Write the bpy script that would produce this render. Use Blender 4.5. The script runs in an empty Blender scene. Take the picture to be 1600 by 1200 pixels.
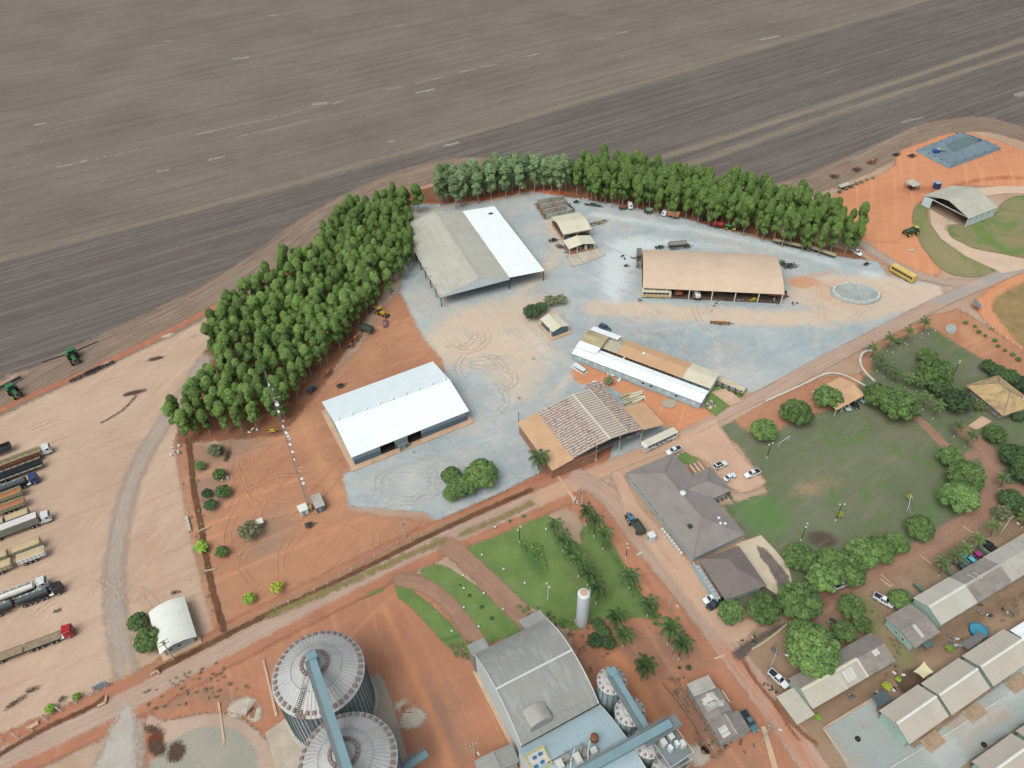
import bpy, math, random
import numpy as np
from mathutils import Vector, Matrix

random.seed(7)
rad = math.radians
scene = bpy.context.scene
COL = scene.collection

# ------------------------------------------------------------------ camera
CAM_H = 175.0
FOC = 1175.0            # focal length in pixels of a 1600 px wide picture
PITCH = rad(42.5)
ROLL = rad(-2.0)
cR, sR = math.cos(ROLL), math.sin(ROLL)
vR = Vector((1, 0, 0)); vU = Vector((0, math.sin(PITCH), math.cos(PITCH))); vD = Vector((0, math.cos(PITCH), -math.sin(PITCH)))
vX = cR * vR + sR * vU
vY = -sR * vR + cR * vU
cam_data = bpy.data.cameras.new('camera')
cam = bpy.data.objects.new('camera', cam_data)
COL.objects.link(cam)
cam_data.sensor_width = 36.0
cam_data.lens = FOC / 1600 * 36
cam_data.clip_start = 1.0
cam_data.clip_end = 20000
mx = Matrix((vX, vY, -vD)).transposed().to_4x4()
mx.translation = Vector((0, 0, CAM_H))
cam.matrix_world = mx
scene.camera = cam

# ------------------------------------------------------------------ light
SUN_EL, SUN_AZ = 58.0, 215.0      # azimuth clockwise from +Y
world = bpy.data.worlds.new('World'); scene.world = world; world.use_nodes = True
wn = world.node_tree; wn.nodes.clear()
wo = wn.nodes.new('ShaderNodeOutputWorld'); bg = wn.nodes.new('ShaderNodeBackground')
sky = wn.nodes.new('ShaderNodeTexSky'); sky.sky_type = 'NISHITA'; sky.sun_disc = False
sky.sun_elevation = rad(SUN_EL); sky.sun_rotation = rad(SUN_AZ); sky.dust_density = 6.0; sky.air_density = 1.0
hs = wn.nodes.new('ShaderNodeHueSaturation'); hs.inputs['Saturation'].default_value = 0.42   # overcast: cloud greys the blue
wn.links.new(sky.outputs[0], hs.inputs['Color']); wn.links.new(hs.outputs[0], bg.inputs['Color'])
bg.inputs['Strength'].default_value = 0.15
wn.links.new(bg.outputs[0], wo.inputs['Surface'])
sl = bpy.data.lights.new('sun', 'SUN'); sl.energy = 0.85; sl.angle = rad(35); sl.color = (1.0, 0.95, 0.88)
so = bpy.data.objects.new('sun', sl); COL.objects.link(so)
sd = Vector((math.sin(rad(SUN_AZ)) * math.cos(rad(SUN_EL)), math.cos(rad(SUN_AZ)) * math.cos(rad(SUN_EL)), math.sin(rad(SUN_EL))))
so.rotation_euler = sd.to_track_quat('Z', 'Y').to_euler(); so.location = (0, 0, 300)
scene.view_settings.view_transform = 'Standard'
scene.view_settings.look = 'None'
scene.view_settings.exposure = 0.42
scene.view_settings.gamma = 1.0
scene.cycles.transparent_max_bounces = 24
scene.cycles.max_bounces = 6

# ------------------------------------------------------------------ measuring: a point of the ground (or of height z) seen at picture position x, y
def P(x, y, z=0.0):
    d = vX * (x - 800) + vY * (600 - y) + vD * FOC
    t = (CAM_H - z) / -d.z
    return Vector((d.x * t, d.y * t, z))
def XY(pts, z=0.0):
    return [tuple(P(x, y, z).xy) for x, y in pts]
def scale_at(x, y, z=0.0):         # metres per picture pixel, across the view
    p = P(x, y, z) - Vector((0, 0, CAM_H))
    return p.dot(vD) / FOC
def heading(a, b):                 # ground angle of the line between two picture positions
    d = P(*b) - P(*a)
    return math.atan2(d.y, d.x)

# ------------------------------------------------------------------ tags
def tag(o, label=None, cat=None, group=None, kind=None):
    if label: o['label'] = label
    if cat: o['category'] = cat
    if group: o['group'] = group
    if kind: o['kind'] = kind
    return o
def thing(name, label, cat, loc=(0, 0, 0), rz=0.0, group=None):
    o = bpy.data.objects.new(name, None); COL.objects.link(o)
    o.empty_display_size = 0.5
    o.location = loc; o.rotation_euler = (0, 0, rz)
    return tag(o, label, cat, group)
def copy_tree(o, parent=None):
    c = o.copy(); COL.objects.link(c); c.parent = parent
    for ch in list(o.children): copy_tree(ch, c)
    return c
def place(proto, loc, rz=0.0, label=None, group=None, sc=1.0, used=set()):
    if proto.name in used: o = copy_tree(proto)
    else: used.add(proto.name); o = proto
    o.location = loc; o.rotation_euler = (0, 0, rz); o.scale = (sc, sc, sc) if not isinstance(sc, tuple) else sc
    if label: o['label'] = label
    if group: o['group'] = group
    return o

# ------------------------------------------------------------------ mesh builder
class MB:
    def __init__(s): s.v = []; s.f = []; s.m = []; s.mi = 0; s.T = None
    def add(s, vs, fs):
        b = len(s.v)
        if s.T is not None: vs = [s.T @ Vector(p) for p in vs]
        s.v += [tuple(p) for p in vs]
        s.f += [tuple(b + i for i in f) for f in fs]; s.m += [s.mi] * len(fs)
        return s
    def box(s, x0, y0, z0, x1, y1, z1):
        return s.add([(x0,y0,z0),(x1,y0,z0),(x1,y1,z0),(x0,y1,z0),(x0,y0,z1),(x1,y0,z1),(x1,y1,z1),(x0,y1,z1)],
              [(0,3,2,1),(4,5,6,7),(0,1,5,4),(1,2,6,5),(2,3,7,6),(3,0,4,7)])
    def cbox(s, c, d): 
        return s.box(c[0]-d[0]/2, c[1]-d[1]/2, c[2]-d[2]/2, c[0]+d[0]/2, c[1]+d[1]/2, c[2]+d[2]/2)
    def bbox(s, x0, y0, z0, x1, y1, z1, c=0.05):      # box with chamfered upright and top edges
        p = [(x0+c,y0),(x1-c,y0),(x1,y0+c),(x1,y1-c),(x1-c,y1),(x0+c,y1),(x0,y1-c),(x0,y0+c)]
        q = [(x0+c*1.6,y0+c),(x1-c*1.6,y0+c),(x1-c,y0+c*1.6),(x1-c,y1-c*1.6),(x1-c*1.6,y1-c),(x0+c*1.6,y1-c),(x0+c,y1-c*1.6),(x0+c,y0+c*1.6)]
        vs = [(a,b,z0) for a,b in p]+[(a,b,z1-c) for a,b in p]+[(a,b,z1) for a,b in q]
        fs = [tuple(range(7,-1,-1)), tuple(range(16,24))]
        for k in (0, 8):
            for i in range(8): j=(i+1)%8; fs.append((k+i,k+j,k+8+j,k+8+i))
        return s.add(vs, fs)
    def prism(s, pts, z0, z1):
        n=len(pts); a=sum(pts[i][0]*pts[(i+1)%n][1]-pts[(i+1)%n][0]*pts[i][1] for i in range(n))
        if a<0: pts=pts[::-1]
        vs=[(x,y,z0) for x,y in pts]+[(x,y,z1) for x,y in pts]
        return s.add(vs,[tuple(range(n-1,-1,-1)),tuple(range(n,2*n))]+[(i,(i+1)%n,n+(i+1)%n,n+i) for i in range(n)])
    def sprism(s, pts, y0, y1):                      # side profile (x,z) run across y
        n=len(pts); a=sum(pts[i][0]*pts[(i+1)%n][1]-pts[(i+1)%n][0]*pts[i][1] for i in range(n))
        if a<0: pts=pts[::-1]
        vs=[(x,y0,z) for x,z in pts]+[(x,y1,z) for x,z in pts]
        return s.add(vs,[tuple(range(n)),tuple(range(2*n-1,n-1,-1))]+[(i,n+i,n+(i+1)%n,(i+1)%n) for i in range(n)])
    def tube(s, p0, p1, r0, r1=None, n=8, cap=True):
        r1 = r0 if r1 is None else r1
        a=Vector(p0); b=Vector(p1); w=(b-a).normalized()
        u=w.orthogonal().normalized(); v=w.cross(u)
        vs=[]
        for p,r in ((a,r0),(b,r1)):
            for i in range(n):
                t=2*math.pi*i/n; vs.append(p+(u*math.cos(t)+v*math.sin(t))*r)
        fs=[(i,(i+1)%n,n+(i+1)%n,n+i) for i in range(n)]
        if cap: fs+=[tuple(range(n-1,-1,-1)),tuple(range(n,2*n))]
        return s.add(vs,fs)
    def path(s, pts, r, n=5):
        for i in range(len(pts)-1): s.tube(pts[i],pts[i+1],r,r,n)
        return s
    def lathe(s, prof, c=(0,0,0), n=24, a0=0.0):
        vs=[]; 
        for r,z in prof:
            for i in range(n):
                t=2*math.pi*i/n+a0; vs.append((c[0]+r*math.cos(t),c[1]+r*math.sin(t),c[2]+z))
        fs=[]
        for k in range(len(prof)-1):
            for i in range(n): j=(i+1)%n; fs.append((k*n+i,k*n+j,(k+1)*n+j,(k+1)*n+i))
        fs.append(tuple(range(n-1,-1,-1))); fs.append(tuple((len(prof)-1)*n+i for i in range(n)))
        return s.add(vs,fs)
    def strut(s, p0, p1, w, h):                       # rectangular bar between two points
        a=Vector(p0); b=Vector(p1); d=(b-a).normalized()
        sd_=d.cross(Vector((0,0,1)))
        if sd_.length<1e-3: sd_=Vector((1,0,0))
        sd_.normalize(); up=sd_.cross(d)
        vs=[]
        for p in (a,b):
            for i,j in ((-1,-1),(1,-1),(1,1),(-1,1)): vs.append(p+sd_*(i*w/2)+up*(j*h/2))
        return s.add(vs,[(0,1,2,3),(7,6,5,4),(0,4,5,1),(1,5,6,2),(2,6,7,3),(3,7,4,0)])
    def build(s, name, mat, parent=None, smooth=False, kind=None, label=None, loc=None, rz=None):
        me = bpy.data.meshes.new(name); me.from_pydata(s.v, [], s.f)
        mats = mat if isinstance(mat, (list, tuple)) else [mat]
        for m in mats: me.materials.append(m)
        if len(mats) > 1: me.polygons.foreach_set('material_index', s.m)
        if smooth: me.polygons.foreach_set('use_smooth', [True]*len(me.polygons))
        me.update()
        o = bpy.data.objects.new(name, me); COL.objects.link(o); o.parent = parent
        if loc is not None: o.location = loc
        if rz is not None: o.rotation_euler = (0,0,rz)
        if kind: o['kind'] = kind
        if label: o['label'] = label
        return o
def lone(mb, name, mat, label, cat, loc=(0,0,0), rz=0.0, group=None, smooth=False, kind=None):
    o = mb.build(name, mat, None, smooth); o.location = loc; o.rotation_euler = (0,0,rz)
    return tag(o, label, cat, group, kind)
def share(o, name, parent, loc=(0,0,0), rz=0.0, sc=None):       # another piece with the same mesh
    c = bpy.data.objects.new(name, o.data); COL.objects.link(c); c.parent = parent; c.location = loc; c.rotation_euler = (0,0,rz)
    if sc: c.scale = sc
    if 'kind' in o: c['kind'] = o['kind']
    return c

# ------------------------------------------------------------------ materials
ALB = 0.66              # the picture's exposure: albedo = linear picture colour x ALB
SAT = 1.03              # haze and overcast light already grey the picture's colours a little
def lin(c):
    v = [((x/255)/12.92 if x/255 <= 0.04045 else ((x/255+0.055)/1.055)**2.4) * ALB for x in c]
    g = 0.3*v[0]+0.6*v[1]+0.1*v[2]
    return tuple((g+(x-g)*SAT)*k for x, k in zip(v, (0.94, 1.0, 0.99)))
MATS = {}
def N(nt, t, **kw):
    n = nt.nodes.new(t)
    for k, v in kw.items():
        if k in n.inputs.keys(): n.inputs[k].default_value = v
        else: setattr(n, k, v)
    return n
def mixc(nt, fac, a, b, mode='MIX'):
    m = nt.nodes.new('ShaderNodeMix'); m.data_type = 'RGBA'; m.blend_type = mode
    for sock, val in ((0, fac), (6, a), (7, b)):
        if hasattr(val, 'links') or hasattr(val, 'is_linked'): nt.links.new(val, m.inputs[sock])
        else: m.inputs[sock].default_value = (val if sock == 0 else (*val[:3], 1))
    return m.outputs[2]
def math_(nt, op, a, b=None, c=None, clamp=False):
    m = nt.nodes.new('ShaderNodeMath'); m.operation = op; m.use_clamp = clamp
    for i, v in enumerate((a, b, c)):
        if v is None: continue
        if hasattr(v, 'is_linked'): nt.links.new(v, m.inputs[i])
        else: m.inputs[i].default_value = v
    return m.outputs[0]
def ramp(nt, x, lo, hi):            # 0 below lo, 1 above hi
    m = nt.nodes.new('ShaderNodeMapRange'); m.interpolation_type = 'SMOOTHSTEP'
    nt.links.new(x, m.inputs[0]); m.inputs[1].default_value = lo; m.inputs[2].default_value = hi
    return m.outputs[0]
def noise(nt, vec, scale, detail=4, rough=0.55, dist=0.0):
    n = N(nt, 'ShaderNodeTexNoise'); n.inputs['Scale'].default_value = scale; n.inputs['Detail'].default_value = detail
    n.inputs['Roughness'].default_value = rough; n.inputs['Distortion'].default_value = dist
    nt.links.new(vec, n.inputs['Vector']); return n.outputs['Fac']
def new_mat(name):
    m = bpy.data.materials.new(name); m.use_nodes = True
    nt = m.node_tree; nt.nodes.clear()
    out = nt.nodes.new('ShaderNodeOutputMaterial'); b = nt.nodes.new('ShaderNodeBsdfPrincipled')
    nt.links.new(b.outputs[0], out.inputs[0])
    return m, nt, b, out
def M(name, col, rough=0.7, var=0.12, vscale=0.6, metal=0.0, spec=0.3, dirt=None, dscale=0.25, damt=0.5, bump=0.0, streak=None, raw=False):
    """painted / plain surface: colour, broad variation, optional dirt colour in patches, optional streaks along an axis"""
    if name in MATS: return MATS[name]
    m, nt, b, out = new_mat(name)
    c = col if raw else lin(col)
    tc = N(nt, 'ShaderNodeTexCoord').outputs['Object']
    oi = N(nt, 'ShaderNodeObjectInfo').outputs['Random']
    n1 = noise(nt, tc, vscale, 5)
    k = math_(nt, 'MULTIPLY_ADD', ramp(nt, n1, 0.25, 0.75), 2*var, 1-var)
    v = nt.nodes.new('ShaderNodeVectorMath'); v.operation = 'SCALE'; v.inputs[0].default_value = c; nt.links.new(k, v.inputs['Scale'])
    colr = v.outputs[0]
    if dirt is not None:
        n2 = noise(nt, tc, dscale, 6, 0.65, 0.5)
        colr = mixc(nt, math_(nt, 'MULTIPLY', ramp(nt, n2, 0.45, 0.7), damt), colr, lin(dirt))
    if streak is not None:          # (axis stretch vector, colour, amount)
        mp = N(nt, 'ShaderNodeMapping'); nt.links.new(tc, mp.inputs[0]); mp.inputs['Scale'].default_value = streak[0]
        n3 = noise(nt, mp.outputs[0], 1.0, 5, 0.6)
        colr = mixc(nt, math_(nt, 'MULTIPLY', ramp(nt, n3, 0.45, 0.68), streak[2]), colr, lin(streak[1]))
    nt.links.new(colr, b.inputs['Base Color'])
    b.inputs['Roughness'].default_value = rough; b.inputs['Metallic'].default_value = metal
    b.inputs['Specular IOR Level'].default_value = spec
    if bump:
        bp = N(nt, 'ShaderNodeBump'); bp.inputs['Strength'].default_value = bump; bp.inputs['Distance'].default_value = 0.05
        nt.links.new(noise(nt, tc, vscale*12, 3), bp.inputs['Height']); nt.links.new(bp.outputs[0], b.inputs['Normal'])
    MATS[name] = m; return m

def ground_mat(name, cols, scale=0.12, fine=1.2, streak=None, soft=1.0, attr_cols=(), tracks=None, bump=0.25, speck=None, contrast=1.0, patch=None, wander=1.0, alpha=1.0):
    """ground surface: two tones mixed by noise, fine grain, optional directional streaks (angle, stretch, colour, amount),
    optional colours mixed in by mesh attributes, ragged edge from the attribute 'edge'"""
    if name in MATS: return MATS[name]
    m, nt, b, out = new_mat(name)
    geo = N(nt, 'ShaderNodeNewGeometry').outputs['Position']
    n1 = noise(nt, geo, scale, 6, 0.6, 0.4)
    c = mixc(nt, ramp(nt, n1, 0.5-0.2/contrast, 0.5+0.2/contrast), lin(cols[0]), lin(cols[1]))
    if patch is not None:        # (scale, colour, lo, hi, amount)
        c = mixc(nt, math_(nt, 'MULTIPLY', ramp(nt, noise(nt, geo, patch[0], 7, 0.62, 0.8), patch[2], patch[3]), patch[4]), c, lin(patch[1]))
    for i, ac in enumerate(attr_cols):
        at = N(nt, 'ShaderNodeAttribute'); at.attribute_name = 'mix%d' % i
        nn = noise(nt, geo, 0.22, 6, 0.65, 0.8)
        f = math_(nt, 'ADD', at.outputs['Fac'], math_(nt, 'MULTIPLY_ADD', nn, 0.9, -0.45))
        f = math_(nt, 'MULTIPLY', ramp(nt, f, 0.1, 0.9), at.outputs['Fac']) if i < 9 else f
        c = mixc(nt, ramp(nt, f, 0.0, 0.85), c, lin(ac))
    if streak is not None:
        for ang, st, scol, amt, lo, hi, sc in streak:
            mp = N(nt, 'ShaderNodeMapping'); mp.vector_type = 'POINT'; nt.links.new(geo, mp.inputs[0])
            mp.inputs['Rotation'].default_value = (0, 0, -ang)
            mp2 = N(nt, 'ShaderNodeMapping'); nt.links.new(mp.outputs[0], mp2.inputs[0]); mp2.inputs['Scale'].default_value = (sc/st, sc, sc)
            n3 = noise(nt, mp2.outputs[0], 1.0, 5, 0.6)
            c = mixc(nt, math_(nt, 'MULTIPLY', ramp(nt, n3, lo, hi), amt), c, lin(scol))
    if tracks is not None:          # wheel marks along a ribbon: attributes u (across), v (along)
        au = N(nt, 'ShaderNodeAttribute'); au.attribute_name = 'u'; av = N(nt, 'ShaderNodeAttribute'); av.attribute_name = 'v'
        cx = N(nt, 'ShaderNodeCombineXYZ'); nt.links.new(math_(nt, 'MULTIPLY', au.outputs['Fac'], 0.9), cx.inputs[0])
        nt.links.new(math_(nt, 'MULTIPLY', av.outputs['Fac'], 0.03), cx.inputs[1])
        n4 = noise(nt, cx.outputs[0], 1.6, 4, 0.6)
        c = mixc(nt, math_(nt, 'MULTIPLY', ramp(nt, n4, 0.42, 0.66), tracks[1]), c, lin(tracks[0]))
    nf = noise(nt, geo, fine, 5, 0.7)
    k = math_(nt, 'MULTIPLY_ADD', nf, 0.34, 0.83)
    nl = noise(nt, geo, 0.018, 3, 0.5)
    k = math_(nt, 'MULTIPLY', k, math_(nt, 'MULTIPLY_ADD', nl, 0.3, 0.85))
    v = nt.nodes.new('ShaderNodeVectorMath'); v.operation = 'SCALE'; nt.links.new(c, v.inputs[0]); nt.links.new(k, v.inputs['Scale'])
    c = v.outputs[0]
    if speck is not None:
        ns = noise(nt, geo, speck[1], 2, 0.5)
        c = mixc(nt, math_(nt, 'MULTIPLY', ramp(nt, ns, speck[2], speck[2]+0.05), speck[3]), c, lin(speck[0]))
    nt.links.new(c, b.inputs['Base Color'])
    b.inputs['Roughness'].default_value = 0.95; b.inputs['Specular IOR Level'].default_value = 0.12
    if bump:
        bp = N(nt, 'ShaderNodeBump'); bp.inputs['Strength'].default_value = bump; bp.inputs['Distance'].default_value = 0.25
        nt.links.new(noise(nt, geo, 0.9, 6, 0.65), bp.inputs['Height']); nt.links.new(bp.outputs[0], b.inputs['Normal'])
    if soft > 0:
        at = N(nt, 'ShaderNodeAttribute'); at.attribute_name = 'edge'
        ne = noise(nt, geo, 0.45/max(wander,0.3), 8, 0.7)
        e = math_(nt, 'ADD', at.outputs['Fac'], math_(nt, 'MULTIPLY_ADD', ne, 3.0*soft*wander, -1.5*soft*wander))
        # the surface breaks up into grains at its edge: each 12 cm cell is either there or not
        snp = nt.nodes.new('ShaderNodeVectorMath'); snp.operation = 'SNAP'; nt.links.new(geo, snp.inputs[0]); snp.inputs[1].default_value = (.12, .12, 10)
        wnz = nt.nodes.new('ShaderNodeTexWhiteNoise'); wnz.noise_dimensions = '2D'; nt.links.new(snp.outputs[0], wnz.inputs['Vector'])
        cover = math_(nt, 'MULTIPLY', ramp(nt, e, -0.8*soft, 0.8*soft), alpha*1.02)
        cover = math_(nt, 'GREATER_THAN', cover, math_(nt, 'MULTIPLY_ADD', wnz.outputs['Value'], .98, .01))
        tr = nt.nodes.new('ShaderNodeBsdfTransparent'); mxs = nt.nodes.new('ShaderNodeMixShader')
        nt.links.new(cover, mxs.inputs[0]); nt.links.new(tr.outputs[0], mxs.inputs[1]); nt.links.new(b.outputs[0], mxs.inputs[2])
        nt.links.new(mxs.outputs[0], out.inputs[0])
    MATS[name] = m; return m

# ------------------------------------------------------------------ ground sheets
def chaikin(pts, it=2, closed=True):
    for _ in range(it):
        q = []
        n = len(pts)
        rng = range(n) if closed else range(n-1)
        if not closed: q.append(pts[0])
        for i in rng:
            a, b = pts[i], pts[(i+1) % n]
            q.append((a[0]*.75+b[0]*.25, a[1]*.75+b[1]*.25)); q.append((a[0]*.25+b[0]*.75, a[1]*.25+b[1]*.75))
        if not closed: q.append(pts[-1])
        pts = q
    return pts
def seg_dist(X, Y, pts, closed):
    n = len(pts); D = np.full(X.shape, 1e9, np.float32); U = np.zeros(X.shape, np.float32); V = np.zeros(X.shape, np.float32); run = 0.0
    inside = np.zeros(X.shape, bool)
    for i in range(n if closed else n-1):
        (x0, y0), (x1, y1) = pts[i], pts[(i+1) % n]
        dx, dy = x1-x0, y1-y0; L2 = dx*dx+dy*dy+1e-12
        t = np.clip(((X-x0)*dx+(Y-y0)*dy)/L2, 0, 1)
        d = np.hypot(X-x0-t*dx, Y-y0-t*dy)
        cr = (dx*(Y-y0)-dy*(X-x0)); sgn = np.sign(cr); L = math.sqrt(L2)
        k = d < D
        D = np.where(k, d, D); U = np.where(k, sgn*d, U); V = np.where(k, run+t*L, V); run += L
        if closed:
            cond = ((y0 > Y) != (y1 > Y)); xi = x0+(Y-y0)*dx/(dy if abs(dy) > 1e-12 else 1e-12)
            inside ^= cond & (X < xi)
    return D, inside, U, V
def sdf(X, Y, shape):
    """shape: ('poly', px points, smooth) or ('line', px points, width m) in picture positions on the ground"""
    kind, pts, par = shape
    w = XY(pts)
    if kind == 'poly':
        if par: w = chaikin(w, 2 if len(w) < 16 else 1)
        D, ins, U, V = seg_dist(X, Y, w, True); return np.where(ins, D, -D), U, V
    if kind == 'line':
        D, ins, U, V = seg_dist(X, Y, chaikin(w, 2, False), False); return par/2-D, U, V
    if kind == 'ell':     # px centre, px rx, ry -> radii in metres
        c = w[0]; ra, rb, ang = par
        dx, dy = X-c[0], Y-c[1]; ca, sa = math.cos(ang), math.sin(ang)
        q = np.hypot((dx*ca+dy*sa)/ra, (-dx*sa+dy*ca)/rb)
        return (1-q)*min(ra, rb), X, Y
LIFT = [-0.30]         # the sheets of ground lie 4 mm apart; the topmost is at about zero
def zone(name, shape, mat, soft=1.0, cell=None, mixes=(), kind='structure', label=None, lift=None, cut=None):
    w = XY(shape[1])
    if shape[0] == 'ell': R_ = max(shape[2][:2]); bx = (w[0][0]-R_, w[0][0]+R_, w[0][1]-R_, w[0][1]+R_)
    else:
        ex = (shape[2]/2 if shape[0] == 'line' else 0)+soft*1.7
        xs = [p[0] for p in w]; ys = [p[1] for p in w]; bx = (min(xs)-ex, max(xs)+ex, min(ys)-ex, max(ys)+ex)
    if cell is None:
        cell = max(0.7, math.sqrt((bx[1]-bx[0])*(bx[3]-bx[2])/26000))
        if shape[0] == 'line': cell = min(max(0.35, shape[2]/4), 1.2)
    nx = int((bx[1]-bx[0])/cell)+2; ny = int((bx[3]-bx[2])/cell)+2
    gx = bx[0]+np.arange(nx+1)*cell; gy = bx[2]+np.arange(ny+1)*cell
    X, Y = np.meshgrid(gx.astype(np.float32), gy.astype(np.float32))
    S, U, V = sdf(X, Y, shape)
    if cut is not None:
        for cshape in cut: S = np.minimum(S, -sdf(X, Y, cshape)[0])
    lim = -1.6*soft if soft > 0 else -cell*0.2
    K = np.maximum(np.maximum(S[:-1, :-1], S[1:, :-1]), np.maximum(S[:-1, 1:], S[1:, 1:])) > lim
    idx = np.arange((nx+1)*(ny+1)).reshape(ny+1, nx+1)
    q = np.stack([idx[:-1, :-1][K], idx[:-1, 1:][K], idx[1:, 1:][K], idx[1:, :-1][K]], 1)
    us, inv = np.unique(q, return_inverse=True); q = inv.reshape(-1, 4)
    if lift is None: LIFT[0] += 0.004
    z = LIFT[0] if lift is None else lift
    co = np.stack([X.ravel()[us], Y.ravel()[us], np.full(len(us), z)], 1)
    me = bpy.data.meshes.new(name); me.vertices.add(len(us)); me.vertices.foreach_set('co', co.ravel())
    me.loops.add(q.size); me.loops.foreach_set('vertex_index', q.ravel().astype(np.int32))
    me.polygons.add(len(q)); me.polygons.foreach_set('loop_start', np.arange(0, q.size, 4, dtype=np.int32)); me.polygons.foreach_set('loop_total', np.full(len(q), 4, np.int32))
    me.update(); me.validate()
    def att(n, A):
        a = me.attributes.new(n, 'FLOAT', 'POINT'); a.data.foreach_set('value', A.ravel()[us].astype(np.float32))
    att('edge', S)
    if shape[0] == 'line': att('u', U); att('v', V)
    for i, lst in enumerate(mixes):
        A = np.zeros(X.shape)
        for shp, sf, amt in lst:
            pw = XY(shp[1]); ex = sf+2+(shp[2]/2 if shp[0] == 'line' else max(shp[2][:2]) if shp[0] == 'ell' else 0)
            kx = (gx > min(p[0] for p in pw)-ex) & (gx < max(p[0] for p in pw)+ex); ky = (gy > min(p[1] for p in pw)-ex) & (gy < max(p[1] for p in pw)+ex)
            if not kx.any() or not ky.any(): continue
            i0, i1 = np.where(kx)[0][[0, -1]]; j0, j1 = np.where(ky)[0][[0, -1]]; sub = (slice(j0, j1+1), slice(i0, i1+1))
            s_ = sdf(X[sub], Y[sub], shp)[0]; t = np.clip((s_+sf)/(2*sf), 0, 1); A[sub] = np.maximum(A[sub], t*t*(3-2*t)*amt)
        att('mix%d' % i, A)
    me.materials.append(mat)
    o = bpy.data.objects.new(name, me); COL.objects.link(o); o['kind'] = kind
    if label: o['label'] = label
    return o
def sheet(name, px, mat, kind='structure', lift=None, label=None, parent=None):     # crisp-edged slab lying on the ground
    if lift is None: LIFT[0] += 0.004
    w = XY(px); z = LIFT[0] if lift is None else lift
    return MB().prism(w, -0.4, z).build(name, mat, parent, kind=kind, label=label)
# ================================================================== THE GROUND
fa = heading((90, 260), (530, 155))          # direction of the plough lines
# --- base soil
g_base = ground_mat('soil', [(190,165,146), (178,148,126)], 0.05, 1.0, soft=0, patch=(0.03,(176,132,106),0.45,0.7,0.6))
me = bpy.data.meshes.new('ground')
S_ = 9000
me.from_pydata([(-S_,-S_,-.304),(S_,-S_,-.304),(S_,S_,-.304),(-S_,S_,-.304)], [], [(0,1,2,3)]); me.materials.append(g_base)
go = bpy.data.objects.new('ground', me); COL.objects.link(go); go['kind'] = 'structure'

# --- ploughed field, out to the far distance
far = [(-3000, 250), (-3000, -160), (5000, -160), (5000, 250)]
field_m = ground_mat('field', [(128,115,107), (117,105,98)], 0.02, 0.45, soft=3.0,
    attr_cols=[(103,93,90), (140,128,110), (139,121,103)],
    streak=[(fa, 60, (138,129,119), 0.3, 0.45, 0.75, 0.12), (fa, 160, (108,99,93), 0.3, 0.5, 0.6, 0.30), (fa, 200, (140,131,123), 0.28, 0.5, 0.58, 0.42), (fa, 45, (140,133,124), 0.4, 0.5, 0.66, 1.0), (fa, 55, (94,87,83), 0.4, 0.52, 0.64, 0.8), (fa, 30, (160,150,140), 0.3, 0.56, 0.66, 2.2)],
    speck=((175,172,168), 1.3, 0.72, 0.35), bump=0.5)
fe = [(-400,860),(-200,745),(0,588),(60,575),(105,557),(200,508),(330,455),(420,405),(480,352),(560,305),(680,264),(820,285),(960,300),(1100,322),(1200,335),(1250,315),(1290,290),
      (1330,266),(1400,228),(1468,192),(1520,180),(1570,188),(1640,215),(1800,290),(2300,480),(3600,400),(4200,-120),(1440,-250),(-1800,-250),(-2600,200)]
dark1 = ('poly', [(-2000,900),(-600,560),(0,394),(130,367),(260,332),(500,272),(650,230),(800,184),(960,142),(1130,90),(1300,42),(1440,2),(1700,-80),(2600,-240),(3300,300),(2400,900),(1600,620),(800,700),(0,1300)], 0)
tan1 = ('line', [(-600,572),(0,402),(260,338),(500,276),(800,188),(1130,92),(1440,2),(1700,-80)], 9)
lip1 = ('line', [(-600,560),(0,392),(260,330),(500,268),(800,180),(1130,84),(1440,-6),(1700,-88)], 16)
str1 = ('line', [(1000,252),(1040,243),(1180,200),(1600,60),(1900,-35)], 7)
str2 = ('line', [(1050,262),(1100,248),(1290,182),(1600,80),(1900,-14)], 7)
gb1 = ('line', [(780,12),(690,-15)], 10)
zone('ploughed_field', ('poly', fe, 1), field_m, soft=3.0, cell=3.2, mixes=[
    [(dark1, 3.5, 0.95)],
    [(tan1, 6, 0.8), (lip1, 12, 0.35), (str1, 3.2, 0.85), (str2, 3.2, 0.85), (('line', [(900,165),(945,200),(968,240)], 3), 3, 0.3), (('line', [(690,-40),(740,5),(820,45)], 5), 5, 0.5)],
    [(('ell', [(15,155)], (14, 10, fa)), 12, 0.25), (('ell', [(780,0)], (50, 18, fa)), 30, 0.2), (('ell', [(640,330)], (30, 10, fa)), 10, 0.2), (('ell', [(150,440)], (30, 6, fa)), 10, 0.35)]])
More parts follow.
